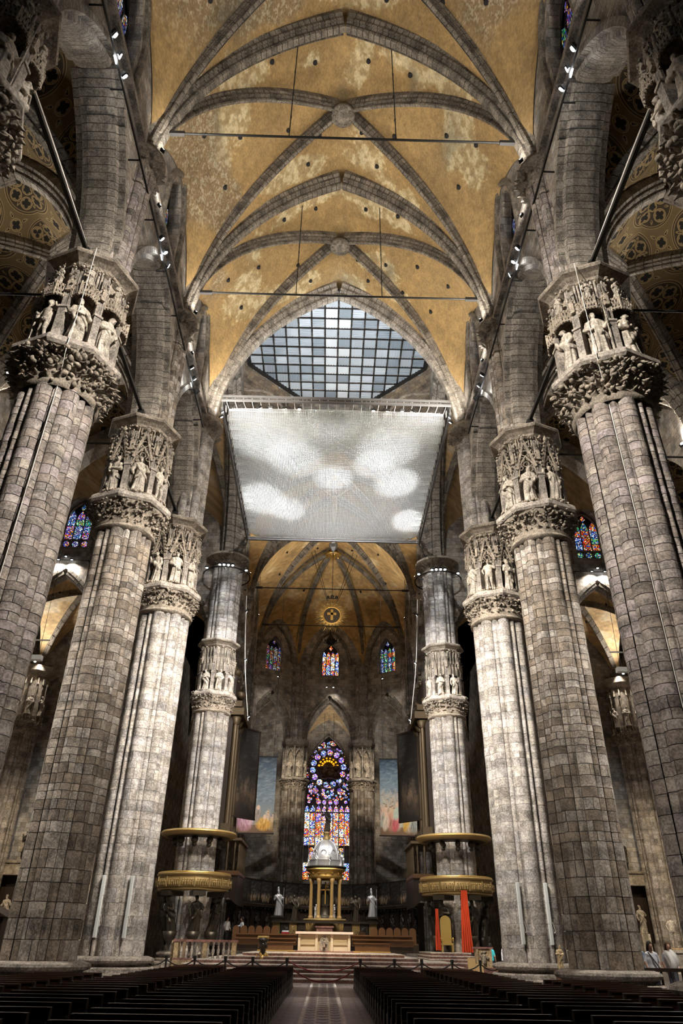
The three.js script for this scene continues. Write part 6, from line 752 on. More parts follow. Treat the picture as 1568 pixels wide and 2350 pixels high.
// ---------------------------------------------------------------- high altar: round temple with silver dome
{
  const t = thing('altar_temple', 'round gilt altar temple with columns and silver ribbed dome', 'altar', [0, SANCT, -67]);
  part('podium', prism([[3.2, 0], [3.2, 1.0], [3.0, 1.05], [0, 1.05]], 8), M.darkwood, t); part('base_drum', lathe([[1.7, 1.0], [1.75, 1.1], [1.6, 1.2], [1.6, 1.95], [1.75, 2.05], [1.75, 2.2], [0, 2.2]], 24), M.giltOld, t); for (let k = 0; k < 12; k++) part('base_panel', cat([box(0.5, 0.62, 0.08, 0, 1.58, 1.62), ...reliefFig(0, 1.5, 1.68, 0.9)]).applyMatrix4(M4(0, 0, 0, k / 12 * TAU)), M.honey, t);
  for (let k = 0; k < 8; k++) { const a = (k % 2 ? 0.36 : -0.36) + Math.floor(k / 2) * PI / 2 + PI / 4, x = Math.sin(a) * 1.3, z = Math.cos(a) * 1.3; part('column', [cyl(0.15, 0.13, 2.35, x, 2.4, z, 12), lathe([[0.2, 2.2], [0.22, 2.3], [0.15, 2.42], [0, 2.42]], 12, x, 0, z), lathe([[0.13, 4.7], [0.16, 4.8], [0.24, 5.1], [0, 5.12]], 10, x, 0, z)], M.honey, t, 'honey-coloured column'); }
  part('entablature', lathe([[1.1, 5.1], [1.48, 5.1], [1.5, 5.3], [1.44, 5.34], [1.44, 5.62], [1.62, 5.72], [1.72, 5.86], [1.1, 5.9]], 36), M.gold, t); part('cornice', lathe([[1.5, 5.86], [1.76, 5.95], [1.78, 6.05], [1.4, 6.1]], 36), M.bronze, t); part('attic', lathe([[1.42, 6.08], [1.42, 6.5], [1.5, 6.55], [1.2, 6.6]], 16), M.silver, t); for (let k = 0; k < 16; k++) part('frieze_boss', blob(0.11, Math.sin(k / 16 * TAU) * 1.5, 5.48, Math.cos(k / 16 * TAU) * 1.5), M.gold, t);
  const dome = []; for (let i = 0; i <= 12; i++) { const q = i / 12 * PI / 2; dome.push([1.2 * Math.cos(q), 6.55 + 1.65 * Math.sin(q)]); } part('dome', lathe(dome, 32), M.silver, t, 'silver dome'); for (let k = 0; k < 8; k++) { const a = k / 8 * TAU + 0.2, p = []; for (let i = 0; i <= 10; i++) { const q = i / 10 * PI / 2 * 0.95; p.push(V(Math.sin(a) * 1.22 * Math.cos(q), 6.55 + 1.67 * Math.sin(q), Math.cos(a) * 1.22 * Math.cos(q))); } part('dome_rib', tube(p, 0.05, 5, 14), M.silver, t); part('medallion', fin(new THREE.TorusGeometry(0.22, 0.05, 5, 12).applyMatrix4(M4(Math.sin(a + 0.39) * 1.12, 7.1, Math.cos(a + 0.39) * 1.12, a + 0.39))), M.silver, t); part('angel_ornament', at(FIG[(k * 2) % 6], M4(Math.sin(a) * 1.5, 6.08, Math.cos(a) * 1.5, a, 0.48)), M.silver, t); }
  part('lantern', [lathe([[0.3, 8.15], [0.34, 8.25], [0.26, 8.35], [0.26, 8.7], [0.36, 8.8], [0, 8.85]], 14)], M.giltOld, t); part('tabernacle', [lathe([[0.7, 2.2], [0.72, 2.4], [0.45, 2.5], [0.42, 3.1], [0.55, 3.2], [0, 3.25]], 12), lathe([[0.4, 3.2], [0.42, 3.9], [0.3, 4.1], [0.06, 4.5], [0, 4.9]], 10)], M.bronze, t); part('tabernacle_cross', [box(0.09, 1.5, 0.07, 0, 4.0, 0.62), box(0.9, 0.09, 0.07, 0, 4.3, 0.62), ...[[-0.48, 4.3], [0.48, 4.3], [0, 4.8]].map(([x, y]) => blob(0.09, x, y, 0.62))], M.gold, t, 'gilt altar cross'); for (const q of [-1, 1]) part('kneeling_angel', at(FIG[4], M4(q * 0.75, 2.2, 0.7, -q, 0.55)), M.silver, t); part('garland', Array.from({ length: 18 }, () => blob(rr(0.04, 0.09), rr(-0.6, 0.6), rr(4.5, 5.1), 0.9)), M.gold, t); part('altar_front', [box(1.3, 0.5, 0.5, 0, 1.3, 1.75), box(1.5, 0.12, 0.6, 0, 1.6, 1.75)], M.marblePink, t);
  single('dome_statue', 'dark figure standing on the silver dome of the altar temple', 'statue', FIG[2], M.bronze, [0, SANCT + 8.85, -67], 0);
  const f = thing('altar_screen', 'low dark relief screen flanking the altar temple', 'screen', [0, SANCT, -65.2]); for (const s of [-1, 1]) for (let k = 0; k < 4; k++) part('relief_panel', [box(0.62, 1.0, 0.16, s * (1.85 + k * 0.68), 1.35, 0), box(0.46, 0.7, 0.06, s * (1.85 + k * 0.68), 1.35, 0.1), ...reliefFig(s * (1.85 + k * 0.68), 1.25, 0.13, 1.2)], k % 2 ? M.giltOld : M.bronze, f); part('coping', box(8.6, 0.14, 0.5, 0, 1.92, 0), M.bronze, f); part('plinth', box(8.4, 0.85, 0.5, 0, 0.42, 0), M.darkwood, f);
  const bishop = robed({ ph: 0.9, beard: 1, mitre: 1, girth: 1.18, staff: 0.4, staffTop: 2.0, arms: [[-1, [-0.34, 1.18, 0.06], [-0.32, 1.42, 0.2]], [1, [0.34, 1.2, 0.06], [0.4, 1.25, 0.2]]] });
  for (const s of [-1, 1]) { const p = thing('statue_pedestal', 'dark carved pedestal under the silver bishop ' + (s < 0 ? 'beside the red lectern cloth' : 'beside the wooden chair'), 'pedestal', [s * 3.85, SANCT, -65.8]); part('block', [box(0.8, 2.2, 0.8, 0, 1.1, 0), box(1.0, 0.14, 1.0, 0, 2.28, 0), box(1.0, 0.2, 1.0, 0, 0.1, 0)], M.darkwood, p); part('ornament', [ball(0.2, 0, 1.7, 0.42, 8), box(0.4, 0.5, 0.1, 0, 1.2, 0.42), blob(0.14, 0, 0.75, 0.42, 1)], M.giltOld, p); const st = single('silver_bishop', 'silver statue of a mitred bishop with a staff ' + (s < 0 ? 'near the red cloth' : 'near the wooden chair'), 'statue', bishop, M.silver, [s * 3.85, SANCT + 2.35, -65.8], 0); if (s < 0) st.rotation.y = 0.15;
    single('bronze_angel', 'winged dark bronze angel on the altar screen ' + (s < 0 ? 'near the red cloth' : 'near the wooden chair'), 'statue', BRANGEL ||= robed({ ph: 2.9, wings: 1, arms: [[-1, [-0.36, 1.25, 0.06], [-0.46, 1.3, 0.24]], [1, [0.34, 1.15, 0.05], [0.3, 0.95, 0.2]]] }), M.bronze, [s * 2.5, SANCT + 1.99, -65.2], 0, 'bronze angels'); single('bronze_candelabrum', 'twisted bronze candelabrum at the end of the altar screen', 'candelabrum', [lathe([[0.3, 0], [0.34, 0.1], [0.12, 0.3], [0.2, 0.6], [0.1, 0.9], [0.26, 1.2], [0.08, 1.35], [0.2, 1.5], [0, 1.55]], 12), ...Array.from({ length: 14 }, (_, k) => blob(0.1, Math.sin(k) * 0.26, 0.2 + k * 0.09, Math.cos(k) * 0.26))], M.bronze, [s * 3.0, SANCT, -63.6], 0, 'bronze candelabra'); }
}
{
  const t = thing('altar_table', 'pale stone altar table with carved front and pink-white top slab', 'altar', [0, SANCT, -53.6]); part('top_slab', box(3.75, 0.13, 1.5, 0, 1.07, 0), M.altarTop, t); part('block', box(3.2, 1.0, 1.1, 0, 0.5, 0), M.altarStone, t); for (const x of [-1.62, -0.5, 0.5, 1.62]) part('pilaster', box(0.16, 1.0, 0.12, x, 0.5, 0.58), M.altarPale, t); for (const s of [-1, 1]) { part('panel', box(0.9, 0.55, 0.06, s * 1.06, 0.68, 0.57), M.altarStone, t); part('panel', box(0.9, 0.26, 0.08, s * 1.06, 0.17, 0.58), M.altarPale, t); } const sp = pointed(0.3, 0.55, 0.95), pts = [[-0.3, 0.08]]; for (let i = -6; i <= 6; i++) pts.push(sp(i / 6)); pts.push([0.3, 0.08]); part('carved_shield', [extr(pts, 0.1, [], M4(0, 0, 0.56)), ...reliefFig(0, 0.4, 0.67, 1.3)], M.carved, t); part('step_slab', box(4.6, 0.1, 2.4, 0, 0.02, 0.3), M.marblePink, t);
}
// ---------------------------------------------------------------- wooden stalls and benches beside the altar table
for (const s of [-1, 1]) {
  const who = s < 0 ? 'behind the bronze lectern' : 'before the throne steps', t = thing('choir_bench', 'row of tall round-topped walnut seats ' + who, 'bench', [0, SANCT, -53]); for (let k = 0; k < 6; k++) { const x = s * (3.25 + k * 0.5), f = pointed(0.22, 1.2, 1.42), p = [[-0.23, 0.1]]; for (let i = -5; i <= 5; i++) p.push(f(i / 5)); p.push([0.23, 0.1]); part('seat_back', extr(p, 0.07, [], M4(x, 0, 0)), M.walnut, t); } part('seat_board', box(3.1, 0.08, 0.5, s * 4.5, 0.5, 0.3), M.walnut, t); part('front_board', box(3.1, 0.45, 0.06, s * 4.5, 0.25, 0.5), M.darkwood, t);
  const b = thing('low_bench', 'low panelled walnut bench between the altar table and the tall seats ' + who, 'bench', [0, SANCT, -50.6]); for (let k = 0; k < 5; k++) part('front_panel', [box(0.4, 0.34, 0.04, s * (2.1 + k * 0.43), 0.3, 0.02), box(0.03, 0.42, 0.06, s * (2.32 + k * 0.43), 0.28, 0.03)], M.walnut, b); part('top_rail', box(2.3, 0.06, 0.4, s * 2.95, 0.52, -0.1), M.walnut, b); part('kneel_rail', box(2.3, 0.07, 0.14, s * 2.95, 0.08, 0.06), M.gold, b); for (const [z, y] of [[-0.9, 0.72], [-1.7, 0.95]]) part('rear_rail', [box(3.9, 0.07, 0.3, s * 3.7, y, z), box(3.9, 0.3, 0.05, s * 3.7, y - 0.2, z)], M.walnut, b);
}
for (const [x, d, lab] of [[-7.2, 60, 'person in a white shirt sitting upright behind the walnut seats'], [-5.9, 58.6, 'person in a pale blue shirt bending over behind the walnut seats']]) PEOPLE.push([x, SANCT + 0.3, d, lab, 'seat']);
// ---------------------------------------------------------------- balustrade, lectern, ambo, throne, curtains
srand(701);
{
  const t = thing('balustrade', 'yellow and pink marble balustrade with turned balusters before the pulpit', 'balustrade', [-6.7, 0, -46.5]); part('plinth_slab', box(3.5, 0.66, 0.6, 0, 0.32, 0), M.marbleYellow, t); part('base_course', box(3.5, 0.1, 0.5, 0, 0.7, 0), M.marblePink, t); part('top_rail', box(3.6, 0.12, 0.5, 0, 1.58, 0), M.marblePink, t); for (const x of [-1.62, 0, 1.62]) part('post', box(0.24, 0.8, 0.4, x, 1.13, 0), M.marbleYellow, t); for (let k = 0; k < 10; k++) { const x = -1.33 + k * 0.295 + (k > 4 ? 0.01 : -0.01); part('baluster', lathe([[0.08, 0.75], [0.08, 0.82], [0.045, 0.88], [0.1, 1.05], [0.085, 1.16], [0.045, 1.24], [0.07, 1.32], [0.045, 1.36], [0.08, 1.46], [0.08, 1.53]], 10, x, 0, 0), M.marbleWhite, t); } part('return_wall', box(0.4, 1.55, 2.4, -1.75, 0.8, -1.4), M.marbleYellow, t);
  const l = thing('bronze_lectern', 'sculpted dark bronze lectern with gilt edge and base on the steps', 'lectern', [-3.4, 0.75, -45.6]); part('stem', [lathe([[0.3, 0], [0.2, 0.15], [0.13, 0.4], [0.2, 0.7], [0.34, 1.0], [0, 1.02]], 10), ...Array.from({ length: 20 }, () => blob(rr(0.05, 0.12), rr(-0.22, 0.22), rr(0.25, 0.95), rr(-0.1, 0.25)))], M.bronze, l); part('desk', box(0.62, 0.06, 0.46, 0, 1.04, 0, 0, 0.2), M.gold, l); part('gilt_base', Array.from({ length: 22 }, (_, k) => blob(rr(0.06, 0.13), Math.sin(k) * rr(0.12, 0.32), rr(0.02, 0.34), Math.cos(k) * 0.25)), M.gold, l, 'gilt scrolled base');
  const a = thing('marble_ambo', 'carved pinkish marble ambo beside the throne steps', 'ambo', [8.55, 0, -44.2]); part('foot_block', box(1.1, 0.55, 0.9, 0.1, 0.3, 0), M.marblePink, a); part('body', [box(0.8, 0.85, 0.6, 0, 0.98, 0), box(0.1, 0.85, 0.1, -0.36, 0.98, 0.32), box(0.1, 0.85, 0.1, 0.36, 0.98, 0.32)], M.marbleYellow, a); part('carved_front', [...reliefFig(0, 0.9, 0.33, 1.5), ...Array.from({ length: 8 }, () => blob(0.06, rr(-0.25, 0.25), rr(0.7, 1.3), 0.32))], M.carved, a); part('desk', box(1.0, 0.08, 0.75, 0, 1.46, 0), M.marblePink, a);
  for (const [x, y, w, h] of [[7.75, 0.5, 0.4, 0.8], [8.15, 0.3, 0.42, 0.75]]) single('leaning_board', w > 0.41 ? 'small blond wooden board leaning on the marble ambo' : 'small blond wooden board beside the throne steps', 'board', box(w, h, 0.08), mat(lin(0.5, 0.33, 0.14)), [x, y + h / 2 - 0.3, -43.3], 0.2).rotation.x = -0.12;
  const st = thing('throne_steps', 'side flight of pale marble steps up to the throne', 'steps', [8.0, 0, 0]); for (let k = 0; k < 4; k++) { const d = 49 + k * 0.9, h = SANCT - 0.55 + k * 0.16; part('tread', box(3.6 - k * 0.35, 0.05, 7, 0, h + 0.14, -d - 3.5), M.marbleWhite, st); part('riser', box(3.55 - k * 0.35, 0.14, 6.95, 0, h + 0.05, -d - 3.5), M.marblePink, st); } part('core', box(3.4, 0.5, 8, 0, 0.25, -53), M.marblePink, st);
  const th = thing('throne', 'high-backed gilt throne under the pulpit', 'chair', [8.15, 1.15, -54.2]), gt = mat(lin(0.3, 0.2, 0.05), { roughness: 0.5 }); const f = pointed(0.36, 1.75, 1.98), p = [[-0.36, 0.4]]; for (let i = -5; i <= 5; i++) p.push(f(i / 5)); p.push([0.36, 0.4]); part('backrest', extr(p, 0.1, [], M4(0, 0, -0.3)), gt, th); part('seat', box(0.8, 0.12, 0.62, 0, 0.46, 0), gt, th); for (const s of [-1, 1]) { part('armrest', [box(0.08, 0.07, 0.55, s * 0.38, 0.78, 0), fin(new THREE.TorusGeometry(0.1, 0.04, 5, 10).applyMatrix4(M4(s * 0.38, 0.72, 0.28, PI / 2)))], M.gold, th); part('leg', box(0.09, 0.42, 0.09, s * 0.34, 0.21, 0.24), gt, th); part('leg', box(0.09, 0.42, 0.09, s * 0.34, 0.21, -0.24), gt, th); }
  const drape = mat(lin(0.6, 0.065, 0.012), { roughness: 0.9, side: THREE.DoubleSide });
  const curtain = (w, h, folds, flare) => { const P = [], idx = [], nu = 60, nv = 12; for (let j = 0; j <= nv; j++) for (let i = 0; i <= nu; i++) { const u = i / nu - 0.5, v = j / nv, k = lerp(1, flare, 1 - v); P.push(u * w * k, v * h, 0.1 * Math.sin(u * folds * TAU) * (0.6 + 0.6 * (1 - v)) + 0.03 * Math.sin(u * 31 + v * 5)); } for (let j = 0; j < nv; j++) for (let i = 0; i < nu; i++) { const a2 = j * (nu + 1) + i; idx.push(a2, a2 + 1, a2 + nu + 2, a2, a2 + nu + 2, a2 + nu + 1); } const g = new THREE.BufferGeometry(); g.setAttribute('position', new THREE.Float32BufferAttribute(P, 3)); g.setIndex(idx); g.computeVertexNormals(); return fin(g); };
  single('orange_curtain', 'broad orange curtain falling in folds from the pulpit to the steps', 'curtain', curtain(0.42, 3.6, 5, 1.85), drape, [9.45, 1.16, -53.9], 0); single('orange_curtain', 'narrow orange curtain strip beside the throne', 'curtain', curtain(0.2, 2.4, 3, 1.9), drape, [7.6, 1.25, -54.4], 0);
  const lec = thing('red_lectern', 'small stand with red and white cloth beside the dark pedestal', 'lectern', [-2.95, SANCT, -61.5]); part('stand', box(0.5, 1.05, 0.4, 0, 0.5, 0), M.walnut, lec); part('cloth', [box(0.56, 0.32, 0.46, 0, 1.0, 0.02)], mat(lin(0.5, 0.02, 0.02)), lec); part('book', box(0.5, 0.06, 0.4, 0, 1.2, 0, 0, 0.25), M.whitePaint, lec);
  const ch = thing('side_chair', 'small walnut chair beside the silver bishop pedestal', 'chair', [2.85, SANCT, -61.5]); part('seat', box(0.5, 0.07, 0.45, 0, 0.48, 0), M.walnut, ch); part('backrest', box(0.5, 0.75, 0.06, 0, 0.9, -0.2), M.walnut, ch); for (const [x, z] of [[-0.21, 0.18], [0.21, 0.18], [-0.21, -0.18], [0.21, -0.18]]) part('leg', box(0.06, 0.46, 0.06, x, 0.23, z), M.walnut, ch);
}
// ---------------------------------------------------------------- sunburst, hanging lamp, cloud relief
{
  const t = thing('sunburst_reliquary', 'round gilt sunburst with a cross hanging in the apse vault', 'ornament', [0.02, 35.0, -77.7]); t.scale.setScalar(1.15); part('disc', fin(new THREE.CylinderGeometry(0.85, 0.85, 0.2, 28).applyMatrix4(M4(0, 0, 0, 0, 1, PI / 2))), M.bronze, t); part('inner_ring', fin(new THREE.TorusGeometry(0.92, 0.12, 6, 32)), M.gold, t); part('cross', [box(0.26, 1.2, 0.12, 0, 0, 0.14), box(0.95, 0.26, 0.12, 0, 0.12, 0.14)], M.gold, t); for (let k = 0; k < 56; k++) { const a = k / 56 * TAU, L = k % 2 ? 0.8 : 1.08; part('ray', fin(new THREE.ConeGeometry(0.12, L, 4).applyMatrix4(M4(0, 1.0 + L / 2, 0, 0)).applyMatrix4(M4(0, 0, 0, 0, 1, 0, a))), k % 3 ? M.giltOld : M.gold, t); } for (let k = 0; k < 18; k++) { const a = k / 18 * TAU; part('cherub_head', [ball(0.13, Math.sin(a) * 1.32, Math.cos(a) * 1.32, 0.08, 8), blob(0.1, Math.sin(a) * 1.32 + 0.14, Math.cos(a) * 1.32, 0.05), blob(0.1, Math.sin(a) * 1.32 - 0.14, Math.cos(a) * 1.32, 0.05)], M.giltOld, t); } part('crest', [ball(0.2, 0, 2.15, 0, 8), ball(0.16, -0.45, 2.1, 0, 8), ball(0.16, 0.45, 2.1, 0, 8), box(1.2, 0.08, 0.1, 0, 1.95, 0)], M.bronze, t); for (const x of [-2.6, -2.2, 0, 2.4, 2.9]) part('hanging_wire', tube([V(x ? x * 0.2 : 0, x ? 1.6 : 2.2, 0), V(x, 9.4 - Math.abs(x) * 0.5, 0)], 0.025, 4), M.iron, t);
  const h = thing('hanging_candelabrum', 'black hanging candelabrum below the gilt sunburst', 'candelabrum', [-0.05, 31.3, -77.7]); part('body', [lathe([[0.05, 1.3], [0.3, 0.9], [0.55, 0.3], [0.3, 0], [0, -0.1]], 12), ...Array.from({ length: 8 }, (_, k) => blob(0.12, Math.sin(k / 8 * TAU) * 0.6, 0.5, Math.cos(k / 8 * TAU) * 0.6))], M.iron, h); for (const s of [-1, 1]) { part('arm', tube([V(0, 0.5, 0), V(s * 0.5, 0.1, 0), V(s * 0.85, 0.35, 0)], 0.04, 5, 10), M.iron, h); part('candle', cyl(0.05, 0.05, 0.4, s * 0.85, 0.35, 0, 6), M.whitePaint, h); } part('wire', tube([V(0, 1.2, 0), V(0, 1.75, 0)], 0.03, 4), M.iron, h);
  const cl = []; for (let k = 0; k < 40; k++) cl.push(fin(new THREE.IcosahedronGeometry(rr(0.25, 0.55), 1).applyMatrix4(M4(rr(-1.05, 1.05), rr(-0.55, 0.4), rr(-0.15, 0.15), 0, [1, 0.8, 0.6])))); single('cloud_relief', 'dark carved cloud hanging before the rose of the great window', 'relief', cl, M.walnut, [0.05, 20.05, -92.6], 0); single('cloud_wire', 'thin wire holding the carved cloud', 'wire', [tube([V(-0.6, 20.3, -92.6), V(-0.6, 27, -91)], 0.02, 4), tube([V(0.6, 20.3, -92.6), V(0.6, 27, -91)], 0.02, 4)], M.iron);
}
// ---------------------------------------------------------------- loudspeaker strips on the western crossing piers
for (const s of [-1, 1]) for (const [i, x] of [[0, 8.82], [1, 10.1]]) { const t = thing('column_loudspeaker', i ? 'white strip loudspeaker on the aisle side of the pale crossing pier' : 'white strip loudspeaker on the nave side of the pale crossing pier', 'loudspeaker', [s * x, 1.62, -(D3 - 1.42 + (i ? 0.12 : 0.1))], 0, 'white strip loudspeakers'); for (let k = 0; k < 3; k++) part('speaker_box', box(0.16, 0.8, 0.12, 0, 0.41 + k * 0.82, 0), M.whitePaint, t); part('grille', box(0.11, 2.4, 0.02, 0, 1.23, 0.07), mat(lin(0.55, 0.55, 0.52)), t); part('cable', tube([V(0.12, 0.9, 0.02), V(0.2, 0.55, 0.02), V(0.14, 0.45, 0.02), V(0.1, 0.7, 0.02)], 0.012, 4, 12), M.cable, t); part('wall_bracket', [box(0.1, 0.06, 0.2, 0, 0.3, -0.12), box(0.1, 0.06, 0.2, 0, 2.1, -0.12)], M.iron, t); }
// ---------------------------------------------------------------- pews
{
  const wood = texture(256, 256, (u, v) => { const n = fbm(u * 4, v * 40, 4, 131, 4), c = 0.6 + 0.8 * (n - 0.3); return [74 * c, 44 * c, 28 * c]; }, true, 0.6, 2), pw = mat(0xffffff, { map: wood, roughness: 0.36 }), dark = M.darkwood;
  const pew = (L) => { const t = new THREE.Group(); t.name = 'pew'; part('backrest', [box(L, 0.4, 0.035, 0, 0.5, 0.02), box(L, 0.035, 0.09, 0, 0.715, 0.02)], pw, t); part('seat', box(L, 0.045, 0.36, 0, 0.4, -0.2), pw, t); part('kneeler', box(L - 0.1, 0.05, 0.16, 0, 0.16, 0.28), pw, t); part('book_shelf', box(L, 0.03, 0.16, 0, 0.55, 0.1), dark, t); for (const s of [-1, 1]) part('end_panel', [extr([[-0.36, 0.06], [0.36, 0.06], [0.36, 0.14], [0.12, 0.22], [0.09, 0.73], [-0.02, 0.73], [-0.08, 0.46], [-0.36, 0.42]], 0.05, [], M4(s * (L / 2 - 0.02), 0, 0, -PI / 2).multiply(M4(0, 0, -0.025))), box(0.08, 0.06, 0.8, s * (L / 2 - 0.02), 0.03, 0)], dark, t); shade(t); return t; };
  const A = pew(2.15), B = pew(2.0), place = (src, x, d, label, group) => { const c = src.clone(); c.name = numbered('pew'); c.position.set(x, 0, -d); c.userData = { label, category: 'pew', group }; scene.add(c); };
  const ord = ['front', 'second', 'third', 'fourth', 'fifth', 'sixth', 'seventh', 'eighth', 'ninth', 'tenth', 'eleventh', 'twelfth', 'thirteenth', 'fourteenth', 'fifteenth', 'sixteenth', 'seventeenth', 'eighteenth', 'nineteenth', 'twentieth', 'twenty-first', 'twenty-second', 'twenty-third', 'twenty-fourth', 'twenty-fifth', 'twenty-sixth', 'twenty-seventh', 'twenty-eighth'];
  for (const s of [-1, 1]) { for (let k = 0; k < 28; k++) { const d = 34.3 - k * 0.94; place(A, s * 2.33, d, 'dark wooden pew on the centre aisle, ' + ord[k] + ' row back from the altar steps', 'pews along the centre aisle'); place(B, s * 5.0, d, 'dark wooden pew of the middle block, ' + ord[k] + ' row back from the altar steps', 'pews of the middle blocks'); } for (let k = 0; k < 14; k++) { const d = 25.2 - k * 0.94; place(B, s * 7.65, d, 'dark wooden pew of the outer block by the columns, ' + ord[k] + ' row from the front', 'pews of the outer blocks'); } }
}
// ---------------------------------------------------------------- rope barriers
{
  const post = new THREE.Group(); post.name = 'rope_post'; part('base', lathe([[0.16, 0], [0.16, 0.03], [0.05, 0.06], [0, 0.06]], 12), M.iron, post); part('stem', cyl(0.045, 0.045, 0.86, 0, 0.04, 0, 8), M.iron, post); part('head', cyl(0.075, 0.075, 0.14, 0, 0.86, 0, 8), M.iron, post); const spots = []; for (const s of [-1, 1]) for (const [x, d] of [[1.62, 36.6], [3.2, 37.4], [4.5, 38.0], [5.9, 38.0], [7.2, 38.0], [8.3, 38.0]]) spots.push([s * x, d, s]);
  for (const [x, d] of spots) { const c = post.clone(); c.name = numbered('rope_post'); c.position.set(x, 0, -d); c.userData = { label: 'short black rope post between the pews and the altar steps', category: 'post', group: 'rope posts' }; scene.add(c); }
  const rope = (a, b, sag, label, m) => single('barrier_rope', label, 'rope', tube(Array.from({ length: 9 }, (_, k) => { const q = k / 8; return V(lerp(a[0], b[0], q), lerp(a[1], b[1], q) - sag * 4 * q * (1 - q), -lerp(a[2], b[2], q)); }), 0.028, 6, 16), m, [0, 0, 0], 0, 'barrier ropes'); const red = mat(lin(0.16, 0.02, 0.02)); rope([-1.62, 0.9, 36.6], [1.62, 0.9, 36.6], 0.42, 'dark red rope sagging across the centre aisle before the steps', red); rope([-1.45, 0.75, 34.6], [1.45, 0.75, 34.6], 0.55, 'dark red rope tied between the front pews across the aisle', red);
  for (const s of [-1, 1]) for (let k = 0; k < 5; k++) { const a = spots[k + (s > 0 ? 6 : 0)], b = spots[k + 1 + (s > 0 ? 6 : 0)]; rope([a[0], 0.86, a[1]], [b[0], 0.86, b[1]], 0.25, 'thin dark rope between two posts in front of the altar steps', M.iron); }
}
// ---------------------------------------------------------------- side altars, confessional, free statues
for (const s of [-1, 1]) {
  const t = thing('side_altar', 'tall dark side altar with columns and pale pilaster in the aisle behind the columns', 'altar', [s * 25.9, 0, -(D5 - 0.1)], 0, 'side altars'); part('back', box(4.6, 7, 0.3, 0, 3.5, -0.2), M.darkwood, t); for (const q of [-1, 1]) { part('pilaster', box(0.45, 7, 0.7, q * 2.4, 3.5, 0.3), M.marbleYellow, t); part('column', [cyl(0.26, 0.22, 4, q * 1.6, 2.0, 0.7, 12), lathe([[0.22, 5.9], [0.36, 6.2], [0, 6.2]], 10, q * 1.6, 0, 0.7)], M.marbleYellow, t); part('pedestal', box(0.8, 1.9, 0.8, q * 1.6, 0.95, 0.7), M.marbleWhite, t); } part('entablature', [box(4.6, 0.9, 1.1, 0, 6.5, 0.4), box(5.2, 0.22, 1.3, 0, 7.05, 0.4)], M.carved, t); part('mensa', box(2.2, 1.1, 0.9, 0, 0.55, 0.8), M.marbleWhite, t);
  single('altar_statue', 'pale draped statue standing on the side altar', 'statue', FIG[5], M.statue, [s * 26.1, 2.55, -(D5 - 1.3)], 0, 'side altar statues').scale.setScalar(1.1);
  const pd = thing('altar_statue_block', 'plain pale block under the side altar statue', 'pedestal', [s * 26.1, 0, -(D5 - 1.3)], 0, 'side altar blocks'); part('block', box(0.7, 2.55, 0.7, 0, 1.27, 0), M.marbleWhite, pd);
  single('bracket_figure', 'small dark figure on the wall above the side altar', 'statue', FIG[2], M.bronze, [s * 26.3, 7.9, -(D5 + 0.5)], 0, 'dark figures above the side altars').scale.setScalar(0.9); single('wall_bracket', 'dark stone bracket under the small dark figure', 'bracket', [lathe([[0.05, 0], [0.16, 0.4], [0.3, 0.75], [0, 0.75]], 10)], M.bronze, [s * 26.3, 7.15, -(D5 + 0.55)], 0, 'brackets above the side altars');
  const p2 = thing('statue_pedestal', 'pale stepped pedestal of the standing nude statue', 'pedestal', [s * 26.15, 0, -60.5], 0, 'nude statue pedestals'); part('block', [box(1.1, 1.3, 1.1, 0, 0.65, 0), box(1.4, 0.18, 1.4, 0, 1.38, 0), box(1.4, 0.2, 1.4, 0, 0.1, 0)], M.marbleWhite, p2); part('top_slab', [box(1.2, 0.12, 1.0, 0, 1.55, 0)], M.marbleYellow, p2); single('nude_statue', 'pale standing statue with bare chest and legs holding a cloth on a pedestal', 'statue', FIG[6], M.statue, [s * 26.15, 1.62, -60.5], -s * 0.3, 'nude statues').scale.setScalar(1.15);
}
single('gilt_statuette', 'small painted and gilt statue at the foot of the brown-stained column', 'statue', FIG[1], M.marbleYellow, [9.55, 0.8, -33.2], -0.2).scale.setScalar(0.45); single('statuette_stand', 'dark wooden stand under the small gilt statue', 'stand', [box(0.4, 0.72, 0.4, 0, 0.36, 0), box(0.5, 0.08, 0.5, 0, 0.76, 0)], M.walnut, [9.55, 0, -33.2]);
{
  const t = thing('confessional', 'dark wooden confessional with gabled roof in the aisle', 'confessional', [-14.2, 0, -33.5]); part('cabin', box(2.4, 2.3, 1.3, 0, 1.15, 0), M.darkwood, t); part('roof', extr([[-1.35, 2.3], [1.35, 2.3], [0, 2.95]], 1.5, [], M4(0, 0, -0.75)), M.darkwood, t); for (const x of [-0.75, 0, 0.75]) part('door', [box(0.62, 1.9, 0.06, x, 1.0, 0.68), box(0.4, 0.6, 0.05, x, 1.3, 0.72)], M.walnut, t);
  for (const s of [-1, 1]) { const b = thing('wooden_barrier', 'dark wooden barrier beside the base of the brown-stained column', 'barrier', [s * 10.9, 0, -31.5], 0, 'dark barriers by the columns'); part('board', box(2.6, 0.75, 0.06, 0, 0.55, 0), M.walnut, b); part('rail', box(2.7, 0.07, 0.14, 0, 0.95, 0), M.walnut, b); for (const q of [-1.2, 1.2]) part('foot', box(0.08, 0.95, 0.4, q, 0.47, 0), M.darkwood, b); }
  for (const s of [-1, 1]) { const b = thing('aisle_barrier', 'long dark wooden rail closing the aisle behind the outer pews', 'barrier', [s * 13.2, 0, -27.2], 0, 'aisle rails'); part('rail', box(6, 0.1, 0.14, 0, 0.98, 0), M.darkwood, b); for (let k = 0; k < 9; k++) part('post', box(0.06, 0.95, 0.06, -2.8 + k * 0.7, 0.48, 0), M.darkwood, b); }
}
